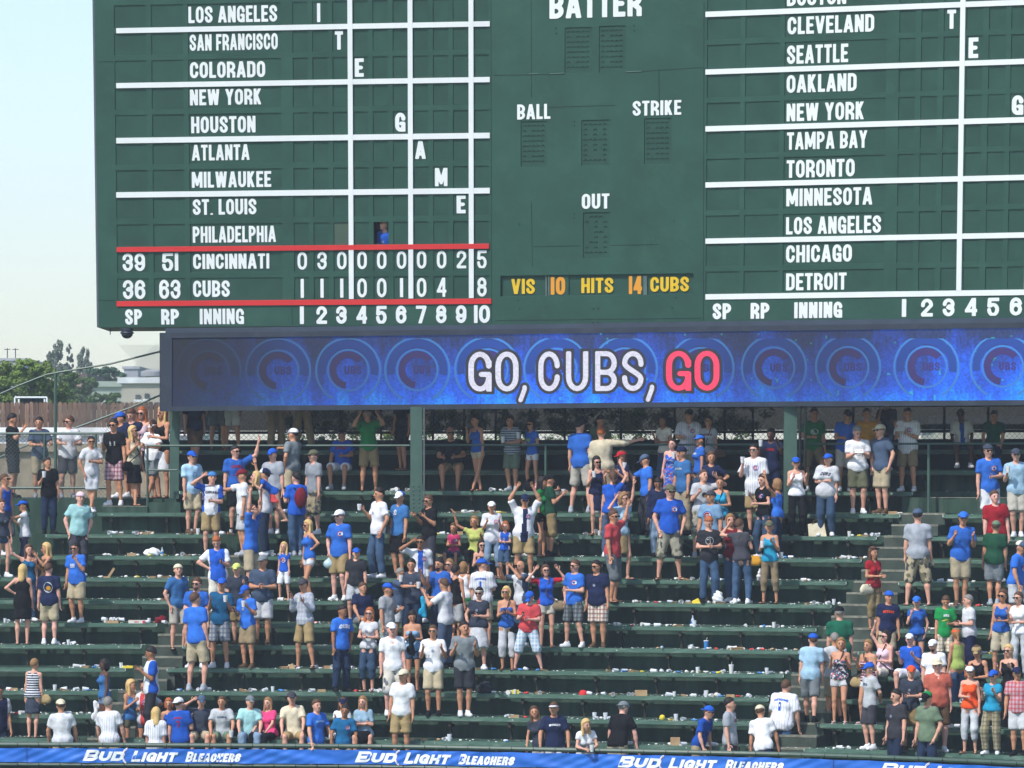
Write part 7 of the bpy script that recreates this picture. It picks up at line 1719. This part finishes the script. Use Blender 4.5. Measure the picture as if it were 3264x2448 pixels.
pb = MB().box(-.09,.09,-.05,.05,0,.15); special('paper_bag', pb, 'open brown paper bag on the lowest bench left of the boy in royal blue', 'paper bag', 2152, 0, m=M_card)
pb = MB().box(-.12,.12,-.06,.06,0,.11); special('card_box', pb, 'brown carton with paper on the third bench right of the red helmet', 'box', 2043, 2, m=M_card)
k = MB().lathe([(.05,0),(.066,.14)], 12); special('tall_cup', k, 'light blue tall plastic cup beside the little girl in blue', 'cup', 951, 7-1, m=mat('light_blue_plastic', (.40,.66,.80), .4, .4, .03))
k = MB().box(-.03,.03,-.02,.02,0,.08); special('cup_red', k, 'small red box at the left end of the ninth bench beside the brown bag', 'box', 75, 8, -.3, up=.1, m=M_redc)
# paper scraps and spilled popcorn too small to pick apart
sc_ = MB()
for _ in range(2600):
    cl = lr.choice(CL); n = lr.randrange(0, 12); xp = lr.uniform(0, 3264)
    if lr.random() < .72: n = cl[0]; xp = lr.uniform(cl[1]-60, cl[2]+60)
    d = dn(n)+lr.uniform(-.5, .14); on = abs(d-dn(n)) < .14
    X = px2X(xp, d); Y = rowY(X, d); z = (ZN[n]+.003) if on else floor_z(n)+.004
    if not on and d-dn(n) > -.16: continue
    if n >= 9 and xp < 560: continue
    s_ = lr.uniform(.008, .026); a = lr.uniform(0, 3.14); h_ = lr.uniform(.003, .02); c, q = math.cos(a)*s_, math.sin(a)*s_
    sc_.add([(X-c, Y-q, z), (X+q, Y-c, z+h_*.3), (X+c, Y+q, z+h_), (X-q, Y+c, z+h_*.4)], [(0, 1, 2, 3)]); 
tag(sc_.build('paper_scraps', M_paper), kind='stuff')

NTH = ['leftmost','second','third','fourth','fifth','sixth','seventh','eighth','ninth','tenth','eleventh','twelfth','thirteenth','fourteenth','fifteenth','sixteenth','seventeenth','eighteenth','nineteenth','twentieth']
for (nm, n), L in LIT.items():
    L.sort(key=lambda t: t[0])
    for i, (xp, o) in enumerate(L):
        if len(L) == 1: t = '%s on the %s bench up, %s' % (nm, ORD[n], PART[min(6, int(xp/3264*7))])
        elif i == 0: t = 'leftmost %s on the %s bench up' % (nm, ORD[n])
        elif i == len(L)-1: t = 'rightmost %s on the %s bench up' % (nm, ORD[n])
        else: t = '%s from the left %s on the %s bench up' % (NTH[i] if i < 20 else '%dth' % (i+1), nm, ORD[n])
        o['label'] = t
# ------------------------------------------------------------------ the hazy summer air
hz = MB().box(-430, 430, -40, 660, -1.0, 46); M_haze = bpy.data.materials.new('summer_haze'); M_haze.use_nodes = True; nt = M_haze.node_tree; nt.nodes.clear()
ho = nt.nodes.new('ShaderNodeOutputMaterial'); hv = nt.nodes.new('ShaderNodeVolumePrincipled'); hv.inputs['Color'].default_value = (.84, .92, 1, 1); hv.inputs['Density'].default_value = .0006; hv.inputs['Anisotropy'].default_value = .2
nt.links.new(hv.outputs[0], ho.inputs['Volume']); tag(hz.build('haze', M_haze), kind='stuff')
